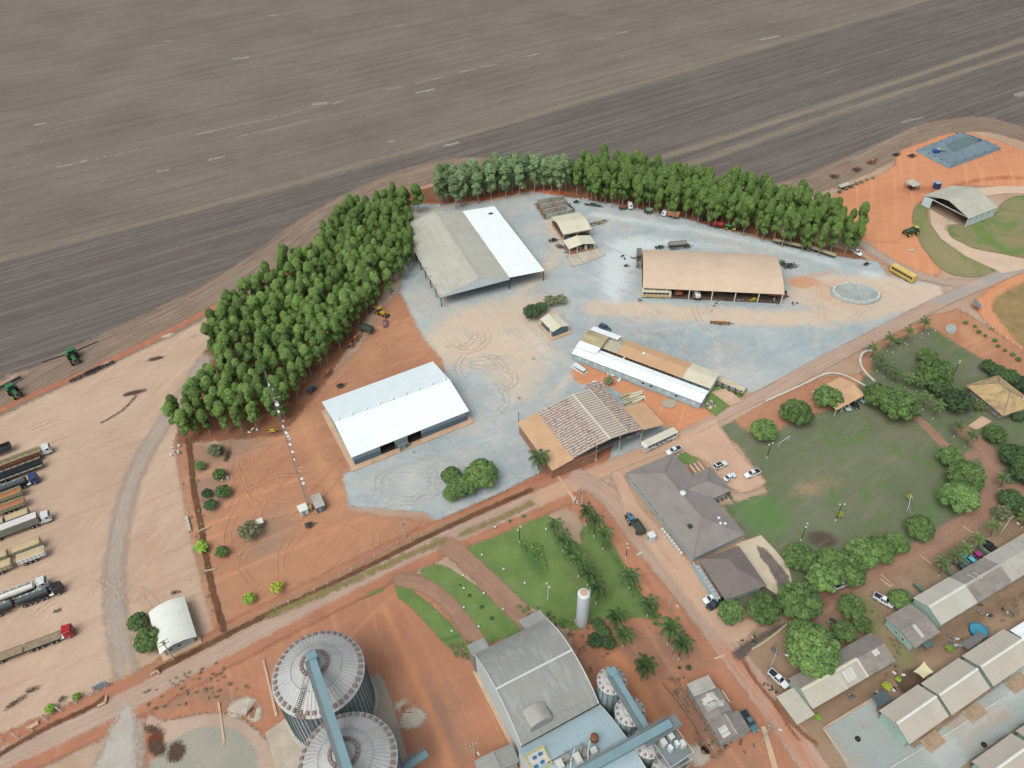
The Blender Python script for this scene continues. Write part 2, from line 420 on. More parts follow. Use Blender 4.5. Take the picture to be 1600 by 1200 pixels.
# --- pale lime streaks and patches on the field
lime = ground_mat('lime', [(190,186,180), (172,165,158)], 0.3, 1.0, soft=1.2, bump=0, wander=1.2, alpha=0.5)
LZ = LIFT[0]; LIFT[0] += .02; LN = [0]
def lime_line(pts, w=1.2):
    LN[0] += 1; zone('lime_streak', ('line', pts, w), lime, soft=1.0, kind='stuff', cell=0.9, lift=LZ+.003+.0005*LN[0])
for pts, w in [([(92,260),(112,256),(134,250)],1.4),([(308,209),(332,204)],1.5),([(335,203),(380,193),(430,183),(470,172),(500,164),(512,161)],0.9),
               ([(520,161),(535,157)],1.8),([(605,139),(626,135)],1.3),([(648,130),(690,120)],1.0),([(720,112),(742,107)],1.6),([(752,104),(775,100)],1.6),
               ([(326,249),(347,244)],1.6),([(246,267),(264,264)],1.4),([(257,64),(270,62)],1.6),([(420,24),(432,23)],1.8),([(370,213),(400,206),(440,198),(480,188)],0.6),
               ([(963,52),(980,49)],1.8),([(930,61),(943,59)],1.4),([(824,87),(842,83)],1.6),([(966,88),(976,86)],1.2),([(366,91),(386,89)],3.2),([(492,162),(508,160)],3.4),
               ([(652,144),(676,139)],2.8),([(55,194),(68,192)],2.4),([(1190,61),(1215,56)],2.6),([(695,227),(715,222)],2.2),([(606,221),(615,219)],1.6),([(1590,148),(1620,138)],4.0),
               ([(1410,190),(1425,186),(1440,184)],1.6),([(1530,196),(1548,190)],1.6),([(150,247),(170,243),(215,232)],0.6),([(620,40),(630,38)],1.4),([(488,48),(500,47)],1.2)]:
    lime_line(pts, w)

# --- worn headland between field and yard: wheel tracks run along it
head_m = ground_mat('headland', [(138,119,105), (126,109,97)], 0.08, 0.8, soft=2.0, tracks=((168,146,128), 0.7), attr_cols=[(190,180,170)], bump=0.4, speck=((200,196,190),1.0,0.70,0.5))
hl = [(-200,820),(-60,680),(0,640),(110,585),(220,533),(330,477),(410,430),(480,372),(560,325),(640,288),(740,268),(840,285),(900,290)]
zone('field_headland', ('line', [(p[0],p[1]-13 if p[0]>0 else p[1]) for p in hl], 21), head_m, soft=2.2, cell=1.2, mixes=[[(('line',[(300,470),(360,440),(440,385),(500,340)],5),4,0.5),(('line',[(560,300),(640,268),(700,250)],4),3,0.4)]])
zone('field_headland', ('line', [(1150,325),(1230,300),(1300,274),(1350,252),(1400,228),(1450,205),(1500,192),(1560,196),(1640,222),(1720,252)], 17), head_m, soft=2.2, cell=1.3, mixes=[[(('line',[(1330,250),(1400,215),(1450,188)],4),4,0.6)]])
# --- wide pinkish truck yard at left
lot_m = ground_mat('truck_yard', [(202,174,152), (190,161,140)], 0.05, 0.9, soft=1.6, streak=[(rad(70), 14, (212,184,164), 0.5, 0.5, 0.7, 0.35), (rad(30), 18, (180,145,127), 0.45, 0.5, 0.7, 0.5)],
    attr_cols=[(175,152,138), (196,140,112)], speck=((120,80,60),0.5,0.74,0.35))
lot = [(-500,1000),(-60,690),(0,650),(110,598),(220,548),(340,490),(400,480),(330,640),(280,672),(272,690),(282,760),(296,830),(312,900),(330,960),(345,990),(225,1052),(190,1090),(100,1140),(0,1185),(-300,1330)]
zone('truck_yard', ('poly', lot, 1), lot_m, soft=1.8, mixes=[[(('line',[(-20,775),(60,740)],22),8,0.25),(('line',[(280,690),(300,800),(330,950)],2.5),3,0.8)],[(('poly',[(250,700),(262,820),(285,930),(300,980),(225,1050),(205,1000),(200,900),(205,820)],1),5,0.45),(('line',[(190,1120),(200,1050),(215,1000)],6),5,0.3)]])
berm = ground_mat('berm', [(184,124,98), (168,112,90)], 0.3, 1.0, soft=0.8, attr_cols=[(150,150,150)])
zone('earth_bank', ('line', [(-100,700),(0,639),(60,612),(110,592),(200,549),(262,518),(330,482),(400,440),(430,420)], 3.0), berm, soft=1.0, cell=0.8, mixes=[[]])
# --- red earth
red_m = ground_mat('red_earth', [(188,139,110), (176,127,101)], 0.04, 0.7, soft=1.5, attr_cols=[(158,130,112), (206,156,118)],
    streak=[(rad(25), 16, (214,156,122), 0.5, 0.5, 0.72, 0.3), (rad(60), 14, (165,104,80), 0.45, 0.52, 0.72, 0.35)], bump=0.35)
zone('red_earth_yard', ('poly', [(272,688),(330,700),(440,655),(500,600),(560,545),(600,478),(632,450),(700,560),(700,600),(560,745),(545,800),(690,815),(700,822),(600,880),(470,940),(340,1003),(330,975),(315,900),(298,830),(286,760)], 0), red_m, soft=1.5, mixes=[
    [(('poly',[(275,690),(420,668),(440,700),(380,720),(360,790),(320,830),(295,800)],1),6,0.75),(('poly',[(370,800),(470,770),(480,850),(420,900),(350,880)],1),10,0.75),(('line',[(330,690),(440,660),(520,590),(600,480)],7),6,0.7),(('line',[(350,990),(500,920),(640,850)],3),4,0.5),(('poly',[(280,850),(345,870),(380,920),(345,1000)],1),4,0.5),(('ell',[(508,730)],(9,6,0)),4,0.4)],
    [(('line',[(470,660),(500,720),(530,770)],9),7,0.7),(('line',[(590,540),(640,500)],14),8,0.4),(('line',[(430,770),(520,770)],3),3,0.4)]])
works_m = ground_mat('works_earth', [(191,136,108), (176,124,100)], 0.06, 0.9, soft=1.3, attr_cols=[(150,122,106), (206,144,108)], patch=(0.05,(160,122,104),.5,.7,.6), streak=[(rad(-68), 14, (204,150,120), 0.45, 0.52, 0.7, 0.4)], bump=.4)
zone('red_earth_works', ('poly', [(210,1092),(330,1022),(470,957),(590,905),(612,905),(700,900),(800,960),(860,1000),(940,1100),(1100,1260),(180,1260)], 0), works_m, soft=1.3, mixes=[
    [(('poly',[(640,1040),(700,1040),(780,1180),(700,1230),(640,1150)],1),8,0.65),(('poly',[(225,1095),(340,1060),(400,1085),(380,1120),(300,1100),(235,1130)],1),5,0.75),(('line',[(395,1040),(480,985),(600,930)],3),3,0.4)],
    [(('line',[(600,950),(650,1060),(700,1180),(720,1260)],3),3,0.9),(('line',[(625,930),(680,1050),(735,1180)],3),2.5,0.6),(('line',[(540,1000),(590,950),(640,910)],1.6),1.5,0.8),(('line',[(655,1085),(700,1060),(760,1045)],1.2),1.5,0.7)]])
zone('red_earth_works', ('poly', [(860,720),(935,745),(990,830),(1060,930),(1140,1020),(1210,1110),(1290,1230),(850,1260),(930,1100),(890,990),(960,900),(900,800),(850,775)], 0), works_m, soft=1.3, mixes=[
    [(('poly',[(960,960),(1080,980),(1150,1050),(1080,1060),(1010,1080),(960,1030)],1),5,0.6),(('poly',[(1030,1075),(1070,1060),(1140,1165),(1110,1190)],1),3,0.7),(('line',[(1120,1180),(1180,1200)],12),6,0.6)],
    [(('line',[(960,1025),(985,1045),(1010,1090),(1030,1140)],4),2.5,0.9)]])
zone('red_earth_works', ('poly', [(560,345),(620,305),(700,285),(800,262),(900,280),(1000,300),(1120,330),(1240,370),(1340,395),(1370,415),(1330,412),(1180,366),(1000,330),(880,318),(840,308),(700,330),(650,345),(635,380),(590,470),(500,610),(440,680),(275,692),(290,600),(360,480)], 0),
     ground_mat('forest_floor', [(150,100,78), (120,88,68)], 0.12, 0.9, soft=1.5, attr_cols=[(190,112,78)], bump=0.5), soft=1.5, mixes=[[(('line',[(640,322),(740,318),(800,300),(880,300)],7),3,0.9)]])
# --- orange earth area on the right
or_m = ground_mat('orange_earth', [(212,150,114), (204,141,107)], 0.04, 0.8, soft=1.4, attr_cols=[(176,112,80), (205,170,145)], streak=[(heading((1340,400),(1340,300)), 16, (224,168,130), 0.5, 0.5, 0.7, 0.4), (heading((1340,300),(1600,250)), 16, (190,122,88), 0.35, 0.52, 0.72, 0.35)])
zone('orange_earth', ('poly', [(1290,315),(1330,290),(1400,262),(1400,238),(1430,225),(1500,202),(1570,222),(1640,252),(1700,300),(1640,330),(1600,292),(1545,290),(1490,288),(1445,308),(1430,322),(1428,345),(1445,380),(1470,410),(1470,432),(1420,430),(1370,408),(1345,388),(1320,340)], 1), or_m, soft=1.5, mixes=[
    [(('line',[(1490,290),(1540,278),(1600,276),(1680,285)],5),3,0.8),(('line',[(1310,300),(1420,255)],3),3,0.5),(('ell',[(1440,296)],(14,5,0)),4,0.7)], [(('line',[(1400,252),(1500,265),(1600,245)],3),4,0.5),(('line',[(1345,385),(1420,428)],6),4,0.5)]])
zone('orange_earth', ('poly', [(1520,470),(1560,440),(1640,405),(1760,430),(1800,600),(1700,640),(1600,560),(1560,520),(1525,485)], 1), or_m, soft=1.4, mixes=[[],[]])
zone('dry_grass', ('poly', [(1545,475),(1570,452),(1640,425),(1760,440),(1760,600),(1680,590),(1600,545),(1565,505)], 1), ground_mat('dry_grass', [(160,135,95), (140,122,88)], 0.2, 1.2, soft=1.5, streak=[(rad(120), 12, (120,104,78), 0.5, 0.5, 0.7, 0.5)]), soft=1.5)
# --- sandy ground around the houses, court etc. (lower right)
earth_m = ground_mat('yard_earth', [(168,140,118), (144,120,100)], 0.07, 1.0, soft=1.3, attr_cols=[(126,104,86), (196,130,96), (132,128,92)], bump=0.35)
zone('yard_earth', ('poly', [(1130,1010),(1180,965),(1230,960),(1340,900),(1440,860),(1530,815),(1620,760),(1760,760),(1760,1260),(1300,1260),(1215,1110)], 0), earth_m, soft=1.3, mixes=[
    [(('poly',[(1260,960),(1400,900),(1440,960),(1330,1000),(1400,1040),(1290,1120),(1220,1120)],1),8,0.7),(('poly',[(1400,1010),(1620,880),(1640,950),(1500,1000),(1340,1120),(1290,1130)],1),6,0.8)],
    [(('line',[(1150,1030),(1230,1120),(1300,1220)],6),4,0.6)],
    [(('poly',[(1370,960),(1400,1000),(1440,1020),(1415,1060),(1385,1010)],1),3,0.9),(('ell',[(1355,960)],(5,8,0)),3,0.8)]])
# --- gravel works yard
grav_m = ground_mat('gravel', [(180,186,186), (162,171,175)], 0.06, 1.3, soft=1.2, attr_cols=[(208,187,167), (208,214,214), (205,155,120), (148,159,166)],
    streak=[(rad(20), 5, (204,208,207), 0.3, 0.5, 0.75, 0.4), (rad(-50), 4, (146,156,162), 0.35, 0.5, 0.75, 0.3), (rad(75), 5, (206,196,184), 0.35, 0.52, 0.72, 0.2)], bump=0.4, patch=(0.04,(200,188,176),0.46,0.66,0.55), speck=((210,212,212), 1.6, 0.64, 0.45))
gy = [(643,318),(700,318),(760,312),(830,298),(870,305),(960,318),(1060,338),(1130,358),(1240,386),(1320,402),(1372,408),(1388,430),(1470,445),(1480,470),(1400,502),(1300,552),(1178,614),(1130,598),(1060,600),(960,560),(900,590),(960,600),(1050,640),(1100,650),(1060,680),(1000,715),(958,735),(954,742),(925,722),(850,735),(820,752),(790,768),(685,815),(665,800),(620,796),(545,790),(535,742),(600,700),(700,600),(690,560),(660,525),(625,455),(628,400)]
zone('gravel_yard', ('poly', gy, 0), grav_m, soft=1.4, mixes=[
    [(('ell',[(760,520)],(30,20,0.5)),14,0.95),(('poly',[(700,480),(860,440),(900,470),(880,560),(840,640),(780,640),(720,560)],1),14,0.8),(('ell',[(745,500)],(22,12,0.5)),10,0.9),(('line',[(800,470),(850,425),(875,385),(860,345)],9),7,0.8),(('line',[(830,500),(860,560),(800,600),(760,560)],14),12,0.65),(('line',[(930,480),(1100,490),(1250,500),(1400,478),(1470,455)],12),6,0.95),(('line',[(1000,495),(1150,488),(1300,505)],10),6,0.7),
      (('poly',[(1225,440),(1300,425),(1395,430),(1480,450),(1400,500),(1230,480)],1),7,1.0),(('line',[(940,380),(940,450),(960,480)],10),8,0.45),(('line',[(860,620),(900,575),(920,600)],7),5,0.7),(('line',[(560,780),(680,810)],3),3,0.5),(('line',[(700,690),(780,660),(850,620)],8),8,0.4),(('line',[(1000,640),(1080,670),(1000,712)],5),5,0.25)],
    [(('poly',[(935,360),(1100,375),(1200,392),(1000,385),(985,480),(925,470)],1),12,0.95),(('line',[(780,300),(860,330)],10),8,0.5),(('line',[(830,520),(880,600)],7),8,0.6),(('poly',[(740,600),(800,590),(830,640),(760,690)],1),9,0.5),(('line',[(930,335),(1050,352),(1230,388),(1370,430)],9),6,0.7)],
    [(('ell',[(1255,440)],(9,5,0)),4,0.9),(('poly',[(1250,435),(1300,430),(1390,440),(1400,470),(1330,490),(1260,470)],1),6,0.55),(('line',[(660,500),(700,470),(800,440),(860,420)],4),4,0.45),(('line',[(640,330),(720,320),(850,300)],4),3,0.7),(('line',[(925,380),(880,400)],6),4,0.3),(('line',[(1240,435),(1300,425)],6),4,0.7),(('line',[(800,395),(840,410),(880,460)],4),5,0.5)],
    [(('poly',[(650,420),(690,480),(860,440),(860,420)],1),5,0.45),(('poly',[(890,470),(980,485),(1180,520),(1300,540),(1180,610),(1000,560),(900,520)],1),12,0.55),(('poly',[(860,510),(920,540),(890,575),(850,530)],1),5,0.5),(('line',[(1000,465),(1220,478)],4),3,0.7),(('line',[(850,375),(865,395)],5),3,0.6),(('poly',[(1290,400),(1372,412),(1350,430),(1310,425)],1),4,0.6)]])
# red pocket between the long building and the tiled hangar
zone('red_earth_works', ('poly', [(892,570),(905,563),(960,588),(1060,628),(1105,640),(1160,628),(1190,640),(1060,690),(1040,665),(1000,640),(960,605),(930,600),(898,600)], 1), or_m, soft=1.2, mixes=[[],[]])
zone('red_earth_works', ('poly', [(812,672),(862,738),(905,722),(960,690),(950,722),(890,748),(850,768),(800,790),(700,822),(690,812),(790,765),(848,736)], 0), berm, soft=0.8, mixes=[[]])
# --- green park, soccer field and lawns
park_m = ground_mat('park_grass', [(120,122,100), (106,114,88)], 0.05, 0.9, soft=1.2, attr_cols=[(136,128,110), (98,126,78), (186,146,118), (92,80,70)], patch=(0.14,(96,122,68),0.52,0.64,0.7), bump=0.5, streak=[(rad(35), 5, (138,130,114), 0.4, 0.52, 0.66, 0.3)])
zone('park_lawn', ('poly', [(1345,590),(1352,540),(1380,520),(1450,500),(1475,505),(1540,560),(1640,640),(1760,700),(1760,800),(1620,770),(1530,820),(1440,860),(1340,900),(1230,958),(1180,960),(1130,935),(1165,835),(1130,790),(1200,770),(1192,748),(1160,700),(1122,668),(1140,650),(1230,610),(1290,590)], 0), park_m, soft=1.2, mixes=[
    [(('poly',[(1200,700),(1260,670),(1400,680),(1450,730),(1400,800),(1300,830),(1230,780)],1),16,0.5),(('poly',[(1430,830),(1500,800),(1530,810),(1460,860)],1),6,0.7),(('line',[(1130,660),(1160,700),(1190,740)],5),4,0.6),(('poly',[(1330,620),(1440,640),(1480,700),(1420,700),(1330,650)],1),6,0.6),(('poly',[(1390,520),(1450,500),(1520,560),(1480,560)],1),6,0.4)],
    [(('poly',[(1150,765),(1230,770),(1260,830),(1180,850),(1130,790)],1),8,0.85),(('line',[(1215,665),(1300,640),(1400,650)],5),5,0.6),(('line',[(1470,700),(1480,780),(1420,830)],8),6,0.7),(('line',[(1230,790),(1320,790),(1420,760)],7),6,0.4)],
    [(('ell',[(1260,765)],(7,4,0.3)),4,0.6),(('ell',[(1290,755)],(8,5,0)),5,0.5)],
    [(('ell',[(1285,842)],(5,3.6,0)),2.0,0.8),(('poly',[(1160,870),(1230,890),(1250,930),(1190,960)],1),3,0.7)]])
zone('red_earth_works', ('poly', [(1135,650),(1180,622),(1240,600),(1290,588),(1350,582),(1345,600),(1300,640),(1240,655),(1190,690),(1165,670)], 1), red_m, soft=1.2, mixes=[[(('line',[(1150,660),(1250,625)],5),4,0.5)],[]])
zone('red_earth_works', ('poly', [(1350,588),(1345,565),(1362,540),(1400,518),(1455,492),(1500,483),(1620,560),(1700,640),(1640,640),(1560,575),(1510,545),(1470,520),(1455,510),(1390,535),(1362,555),(1360,580)], 0), red_m, soft=1.1, mixes=[[],[(('poly',[(1480,500),(1520,500),(1560,550),(1500,540)],1),5,0.6)]])
path_m = ground_mat('path_earth', [(166,130,110), (154,120,103)], 0.15, 1.0, soft=0.8, tracks=((178,146,128), 0.35), attr_cols=[(120,92,78)])
zone('path', ('line', [(1430,650),(1455,672),(1480,700),(1500,720),(1530,705)], 3.2), path_m, soft=0.9, mixes=[[]])
zone('path', ('line', [(1505,672),(1530,690),(1552,720),(1556,755),(1545,785),(1520,812),(1470,842),(1400,880),(1340,905),(1300,930),(1272,950),(1260,970)], 5.5), path_m, soft=1.0, mixes=[[(('line',[(1340,905),(1290,935),(1262,965)],6),5,0.8)]])
zone('path', ('line', [(1555,765),(1600,762),(1700,800)], 4), path_m, soft=0.9, mixes=[[]])
lawn_m = ground_mat('lawn', [(120,140,86), (104,128,74)], 0.16, 1.8, soft=0.6, attr_cols=[(84,112,66), (142,142,98), (130,112,86)], bump=0.45, patch=(0.1,(122,140,78),0.5,0.7,0.5))
zone('lawn', ('poly', [(722,855),(790,815),(848,788),(858,805),(870,830),(905,850),(950,880),(985,940),(985,968),(940,965),(900,985),(870,975),(855,962),(820,942),(780,905),(745,872)], 0), lawn_m, soft=0.6, mixes=[
    [(('poly',[(805,845),(850,850),(860,900),(840,905),(812,870)],1),5,0.95),(('line',[(860,930),(900,960),(880,970)],9),5,0.5),(('line',[(760,830),(850,790)],1.2),0.8,0.7)],
    [(('line',[(740,850),(800,830)],10),8,0.3),(('line',[(790,905),(850,950)],3),3,0.6)], [(('poly',[(860,870),(905,880),(930,930),(880,920)],1),5,0.55)]])
zone('lawn', ('poly', [(903,826),(925,815),(960,850),(985,900),(1010,940),(1040,968),(1000,965),(960,965),(935,920),(915,870)], 1), lawn_m, soft=0.7, mixes=[[(('line',[(940,840),(985,910),(1020,960)],5),3,0.7)],[],[(('line',[(900,830),(930,890),(950,930)],3),2,0.6)]])
zone('lawn', ('poly', [(655,893),(672,878),(700,886),(745,915),(790,955),(823,975),(826,984),(745,1012),(715,958),(680,920),(662,905)], 0), lawn_m, soft=0.6, mixes=[[(('line',[(745,1000),(820,968)],3),3,0.5),(('line',[(660,892),(700,880)],1),0.8,0.6)],[],[]])
zone('lawn', ('poly', [(617,915),(640,918),(680,950),(720,990),(738,1028),(715,1025),(690,1000),(650,955),(620,932)], 0), lawn_m, soft=0.9, mixes=[[(('line',[(690,1000),(725,990)],1.2),0.8,0.9)],[],[(('line',[(700,1010),(735,1030)],2.5),2,0.7)]])
zone('lawn', ('poly', [(552,935),(580,920),(602,915),(598,922),(575,932),(556,938)], 0), lawn_m, soft=0.8, mixes=[[],[],[(('line',[(552,936),(575,930)],2),1,0.7)]])
zone('lawn', ('poly', [(1057,713),(1068,705),(1085,705),(1098,716),(1072,728)], 1), lawn_m, soft=0.3, mixes=[[],[],[]])
zone('lawn', ('poly', [(1101,733),(1112,728),(1124,742),(1140,768),(1150,790),(1135,770),(1118,748),(1108,745)], 1), lawn_m, soft=0.3, mixes=[[(('line',[(1110,740),(1150,790)],5),2,0.8)],[],[]])
dry_lawn = ground_mat('dry_lawn', [(132,132,94), (146,134,104)], 0.12, 1.2, soft=0.9, attr_cols=[(104,128,72), (150,138,104), (158,136,108)], patch=(0.07,(100,132,68),.46,.6,.85), bump=.5)
zone('lawn', ('poly', [(1430,320),(1424,345),(1440,385),(1475,428),(1530,434),(1565,426),(1520,402),(1480,378),(1455,355),(1448,335),(1450,318)], 1), dry_lawn, soft=1.0, mixes=[[],[(('poly',[(1420,310),(1460,330),(1500,390),(1560,430),(1450,430)],1),10,0.8)],[(('line',[(1430,350),(1460,400),(1500,430)],3),4,0.6)]])
zone('lawn', ('poly', [(1477,350),(1512,351),(1550,340),(1572,308),(1620,302),(1720,310),(1720,430),(1600,402),(1560,394),(1520,388),(1490,375)], 1), dry_lawn, soft=0.8, mixes=[[(('line',[(1500,370),(1600,360)],6),4,0.4)],[(('poly',[(1500,350),(1600,330),(1600,370),(1520,380)],1),6,0.5)],[(('line',[(1490,372),(1540,392),(1600,400)],4),4,0.6),(('ell',[(1565,335)],(9,3,0.4)),3,0.6),(('line',[(1500,350),(1560,330),(1620,340)],7),5,0.75),(('line',[(1560,370),(1640,385)],6),4,0.7)]])
zone('dry_grass', ('poly', [(1340,1000),(1500,1020),(1480,1040),(1330,1110)], 1), ground_mat('weedy_earth', [(134,112,90),(120,108,80)], 0.2, 1.2, soft=1.3), soft=1.3) if False else None

# --- roads
road_grey = ground_mat('road_grey', [(186,168,155), (174,159,149)], 0.1, 1.2, soft=1.9, alpha=.85, tracks=((194,176,162), 0.5), attr_cols=[(196,160,138)])
zone('gravel_road', ('line', [(320,560),(290,612),(262,650),(238,688),(214,728),(196,780),(186,830),(178,880),(178,930),(184,990),(196,1040),(206,1100),(208,1160),(206,1260)], 5.2), road_grey, soft=1.3, mixes=[[(('line',[(196,1040),(206,1090)],4),4,0.8)]])
road_m = ground_mat('road_main', [(186,158,142), (176,148,132)], 0.1, 1.2, soft=0.8, tracks=((198,170,152), 0.6), attr_cols=[(160,156,152), (200,158,132), (196,128,98)])
shoulder = ground_mat('road_shoulder', [(184,130,104), (170,118,96)], 0.1, 1.0, soft=1.2, attr_cols=[(150,132,104)])
zone('road_shoulder', ('line', [(-120,1240),(100,1142),(210,1088),(330,1020),(470,948),(600,880),(700,836),(800,795),(880,762)], 12.5), shoulder, soft=1.3, mixes=[[(('line',[(215,1060),(470,925),(660,833),(840,760)],2),1.6,0.8)]])
zone('road', ('line', [(-120,1240),(100,1142),(210,1090),(330,1022),(470,950),(600,882),(700,838),(800,797),(880,762),(950,730),(1030,700),(1100,668),(1180,625),(1240,592),(1300,558),(1400,508),(1470,470),(1540,440),(1600,415),(1760,350)], 5.6), road_m, soft=0.8, cell=0.8, mixes=[
    [(('line',[(200,1095),(470,950),(620,872)],5),5,0.5),(('line',[(1470,470),(1600,415),(1760,350)],6),3,0.9),(('line',[(-100,1232),(100,1142),(160,1115)],6),4,0.5)], [(('line',[(850,775),(1060,686)],9),5,0.85)], [(('line',[(780,805),(870,768)],3),3,0.3)]])
zone('road', ('line', [(905,745),(950,770),(1000,840),(1050,900),(1095,955),(1140,1015),(1190,1080),(1240,1150),(1300,1240)], 6.5), road_m, soft=1.0, cell=0.8, mixes=[[],[(('line',[(950,770),(1000,840)],7),4,0.6)],[(('line',[(1130,1010),(1190,1080),(1300,1240)],7),5,0.75)]])
court_m = ground_mat('court', [(206,172,148), (196,160,138)], 0.08, 1.2, soft=0.8, attr_cols=[(172,140,122), (190,130,102)], streak=[(rad(-60), 14, (214,184,160), 0.4, 0.5, 0.7, 0.4)])
zone('forecourt', ('poly', [(952,735),(972,722),(1040,692),(1120,652),(1124,666),(1150,700),(1186,741),(1197,753),(1180,764),(1160,769),(1140,762),(1100,720),(1060,700),(1000,740),(975,742),(1000,790),(1080,880),(1120,930),(1150,965),(1190,970),(1160,1005),(1130,1000),(1060,915),(985,815)], 0), court_m, soft=0.7, mixes=[[(('line',[(960,750),(1060,890),(1130,960)],2),2,0.5)],[(('line',[(975,730),(1090,670)],3),3,0.4)]])
zone('gravel_road', ('line', [(1345,378),(1375,400),(1420,425),(1480,442),(1530,442)], 5), road_grey, soft=1.2, mixes=[[(('line',[(1430,430),(1530,444)],4),3,0.8)]])
conc_m = ground_mat('concrete_path', [(214,186,164), (200,176,156)], 0.12, 1.2, soft=0.35, attr_cols=[(180,160,146)])
zone('path', ('poly', [(1452,318),(1500,330),(1515,346),(1512,350),(1478,350),(1476,358),(1488,372),(1520,388),(1560,396),(1640,412),(1600,420),(1566,426),(1510,400),(1470,372),(1455,350)], 0), conc_m, soft=0.4, mixes=[[(('poly',[(1452,318),(1515,346),(1478,350)],0),3,0.7)]])
zone('path', ('line', [(1535,300),(1560,296),(1600,296),(1700,300)], 7), conc_m, soft=0.6, mixes=[[]])
zone('path', ('line', [(700,850),(722,870),(760,905),(800,945),(830,975),(845,990)], 5.6), path_m, soft=0.7, mixes=[[(('line',[(800,945),(830,975)],1.6),1.5,0.5)]])
zone('path', ('line', [(625,905),(660,910),(700,940),(730,980),(760,1020)], 4.2), path_m, soft=0.7, mixes=[[(('line',[(715,975),(740,1005)],1.6),1.5,0.5)]])
# --- paved pale wedge at the lower left junction, and round pads
zone('gravel_road', ('poly', [(190,1100),(212,1100),(214,1210),(216,1260),(120,1260),(160,1170)], 1), ground_mat('pale_gravel', [(190,184,176),(180,168,156)], 0.1, 1.1, soft=1.6), soft=1.6)
zone('concrete_pad', ('poly', [(225,1130),(232,1115),(260,1128),(330,1112),(372,1120),(410,1145),(440,1200),(440,1260),(240,1260),(232,1180)], 1), ground_mat('silo_pad', [(196,172,154), (184,158,142)], 0.08, 1.1, soft=0.7, attr_cols=[(176,120,96),(120,70,50)]), soft=0.8, mixes=[[(('line',[(232,1150),(250,1180),(240,1210)],5),2,0.8)],[(('ell',[(243,1155)],(2.2,2,0)),0.8,0.9),(('line',[(222,1125),(226,1140),(236,1148)],0.8),0.6,0.9)]])
zone('gravel_patch', ('ell', [(310,1220)], (13, 12, 0)), ground_mat('wet_gravel', [(172,166,152), (160,156,144)], 0.1, 1.3, soft=0.8), soft=0.8)
sheet('concrete_pad', [(414,1145),(446,1122),(500,1190),(520,1230),(440,1230)], M('pad_concrete', (190,176,160), 0.9, 0.12, 0.3, dirt=(160,140,120)))
zone('concrete_pad', ('poly', [(585,1045),(600,1060),(610,1090),(640,1190),(650,1230),(580,1230),(570,1100)], 1), ground_mat('silo_apron', [(186,170,154), (172,156,142)], 0.1, 1.2, soft=0.4), soft=0.4)
# --- sand and ash heaps lying flat
pale = ground_mat('spilt_sand', [(208,196,180), (190,176,160)], 0.4, 1.5, soft=0.9, wander=0.8)
for x, y, a, b in [(376,1105,3.2,2.2),(398,1115,1.6,2.0),(645,1122,3.0,2.4),(628,1102,1.8,1.2),(1090,1180,2.6,2.2),(1104,1168,1.4,1.2),(262,524,2.4,1.0),(166,567,1.0,.7),(300,524,1.0,.6),(230,560,1.2,.9)]:
    zone('spilt_sand', ('ell', [(x,y)], (a,b,0.4)), pale, soft=0.9, kind='stuff', cell=0.5, lift=LIFT[0]+.004)
burn = ground_mat('dark_soil', [(96,76,66), (84,68,60)], 0.4, 1.5, soft=0.9, wander=0.5)
for x, y, a, b, an in [(209,613,3.4,1.0,0.3),(243,560,2.6,.9,0.3),(1286,842,.1,.1,0),(48,1078,1.2,.5,.3),(96,1092,.7,.5,.3),(22,1098,1.9,.5,.7),(275,1175,2.0,2.4,.4),(246,1168,1.6,2.4,1),(240,1140,.8,2.4,1.3),(22,925,.9,.6,.2),(10,933,1.0,.7,.2),(88,954,.8,.3,.4),(273,1075-150,1.0,.4,.1),(705,1055,.1,.1,0)]:
    if a > 0.3: zone('damp_patch', ('ell', [(x,y)], (a,b,an)), burn, soft=0.5, kind='stuff', cell=0.4, lift=LIFT[0]+.008)
zone('damp_patch', ('line', [(212,618),(196,637),(180,648),(158,660)], 0.4), burn, soft=0.35, kind='stuff', cell=0.3)
# water running down the road
wet = ground_mat('wet_earth', [(112,100,92), (96,88,82)], 0.4, 1.5, soft=0.8, wander=0.5)
zone('wet_road', ('poly', [(1143,1018),(1160,1008),(1195,988),(1225,972),(1232,978),(1190,1000),(1165,1022),(1160,1035),(1148,1028)], 1), wet, soft=0.8, kind='stuff', cell=0.5)
zone('wet_road', ('line', [(1160,1030),(1175,1055),(1190,1075),(1212,1100),(1225,1120),(1245,1135),(1258,1150),(1275,1160)], 0.9), ground_mat('wet_red', [(150,104,80),(130,90,72)], 0.4, 1.5, soft=0.5, wander=0.4), soft=0.6, kind='stuff', cell=0.35)
zone('wet_road', ('line', [(1222,1118),(1236,1140),(1248,1155)], 0.6), MATS['wet_red'], soft=0.5, kind='stuff', cell=0.35)
# --- drainage ditches
ditch = ground_mat('ditch_soil', [(122,86,66), (100,72,56)], 0.3, 1.2, soft=0.5)
zone('drainage_ditch', ('line', [(293,685),(298,720),(303,770),(314,820),(320,860),(328,905),(338,945),(350,985)], 1.5), ditch, soft=0.5, cell=0.4)
zone('drainage_ditch', ('line', [(245,1047),(300,1020),(400,968),(500,922),(600,872),(660,842),(760,795),(830,765)], 1.6), ditch, soft=0.8, cell=0.45)
zone('drainage_ditch', ('line', [(-60,1215),(60,1142),(150,1102),(160,1090)], 1.2), ditch, soft=0.6, cell=0.45)
zone('grass_verge', ('line', [(420,962),(520,920),(620,875),(690,845)], 1.6), ground_mat('verge', [(150,132,92),(130,122,78)], 0.3, 1.3, soft=1.3), soft=1.2, kind='structure', cell=0.5)
zone('grass_verge', ('line', [(720,835),(790,806),(830,786)], 1.4), MATS['verge'], soft=1.2, cell=0.5)
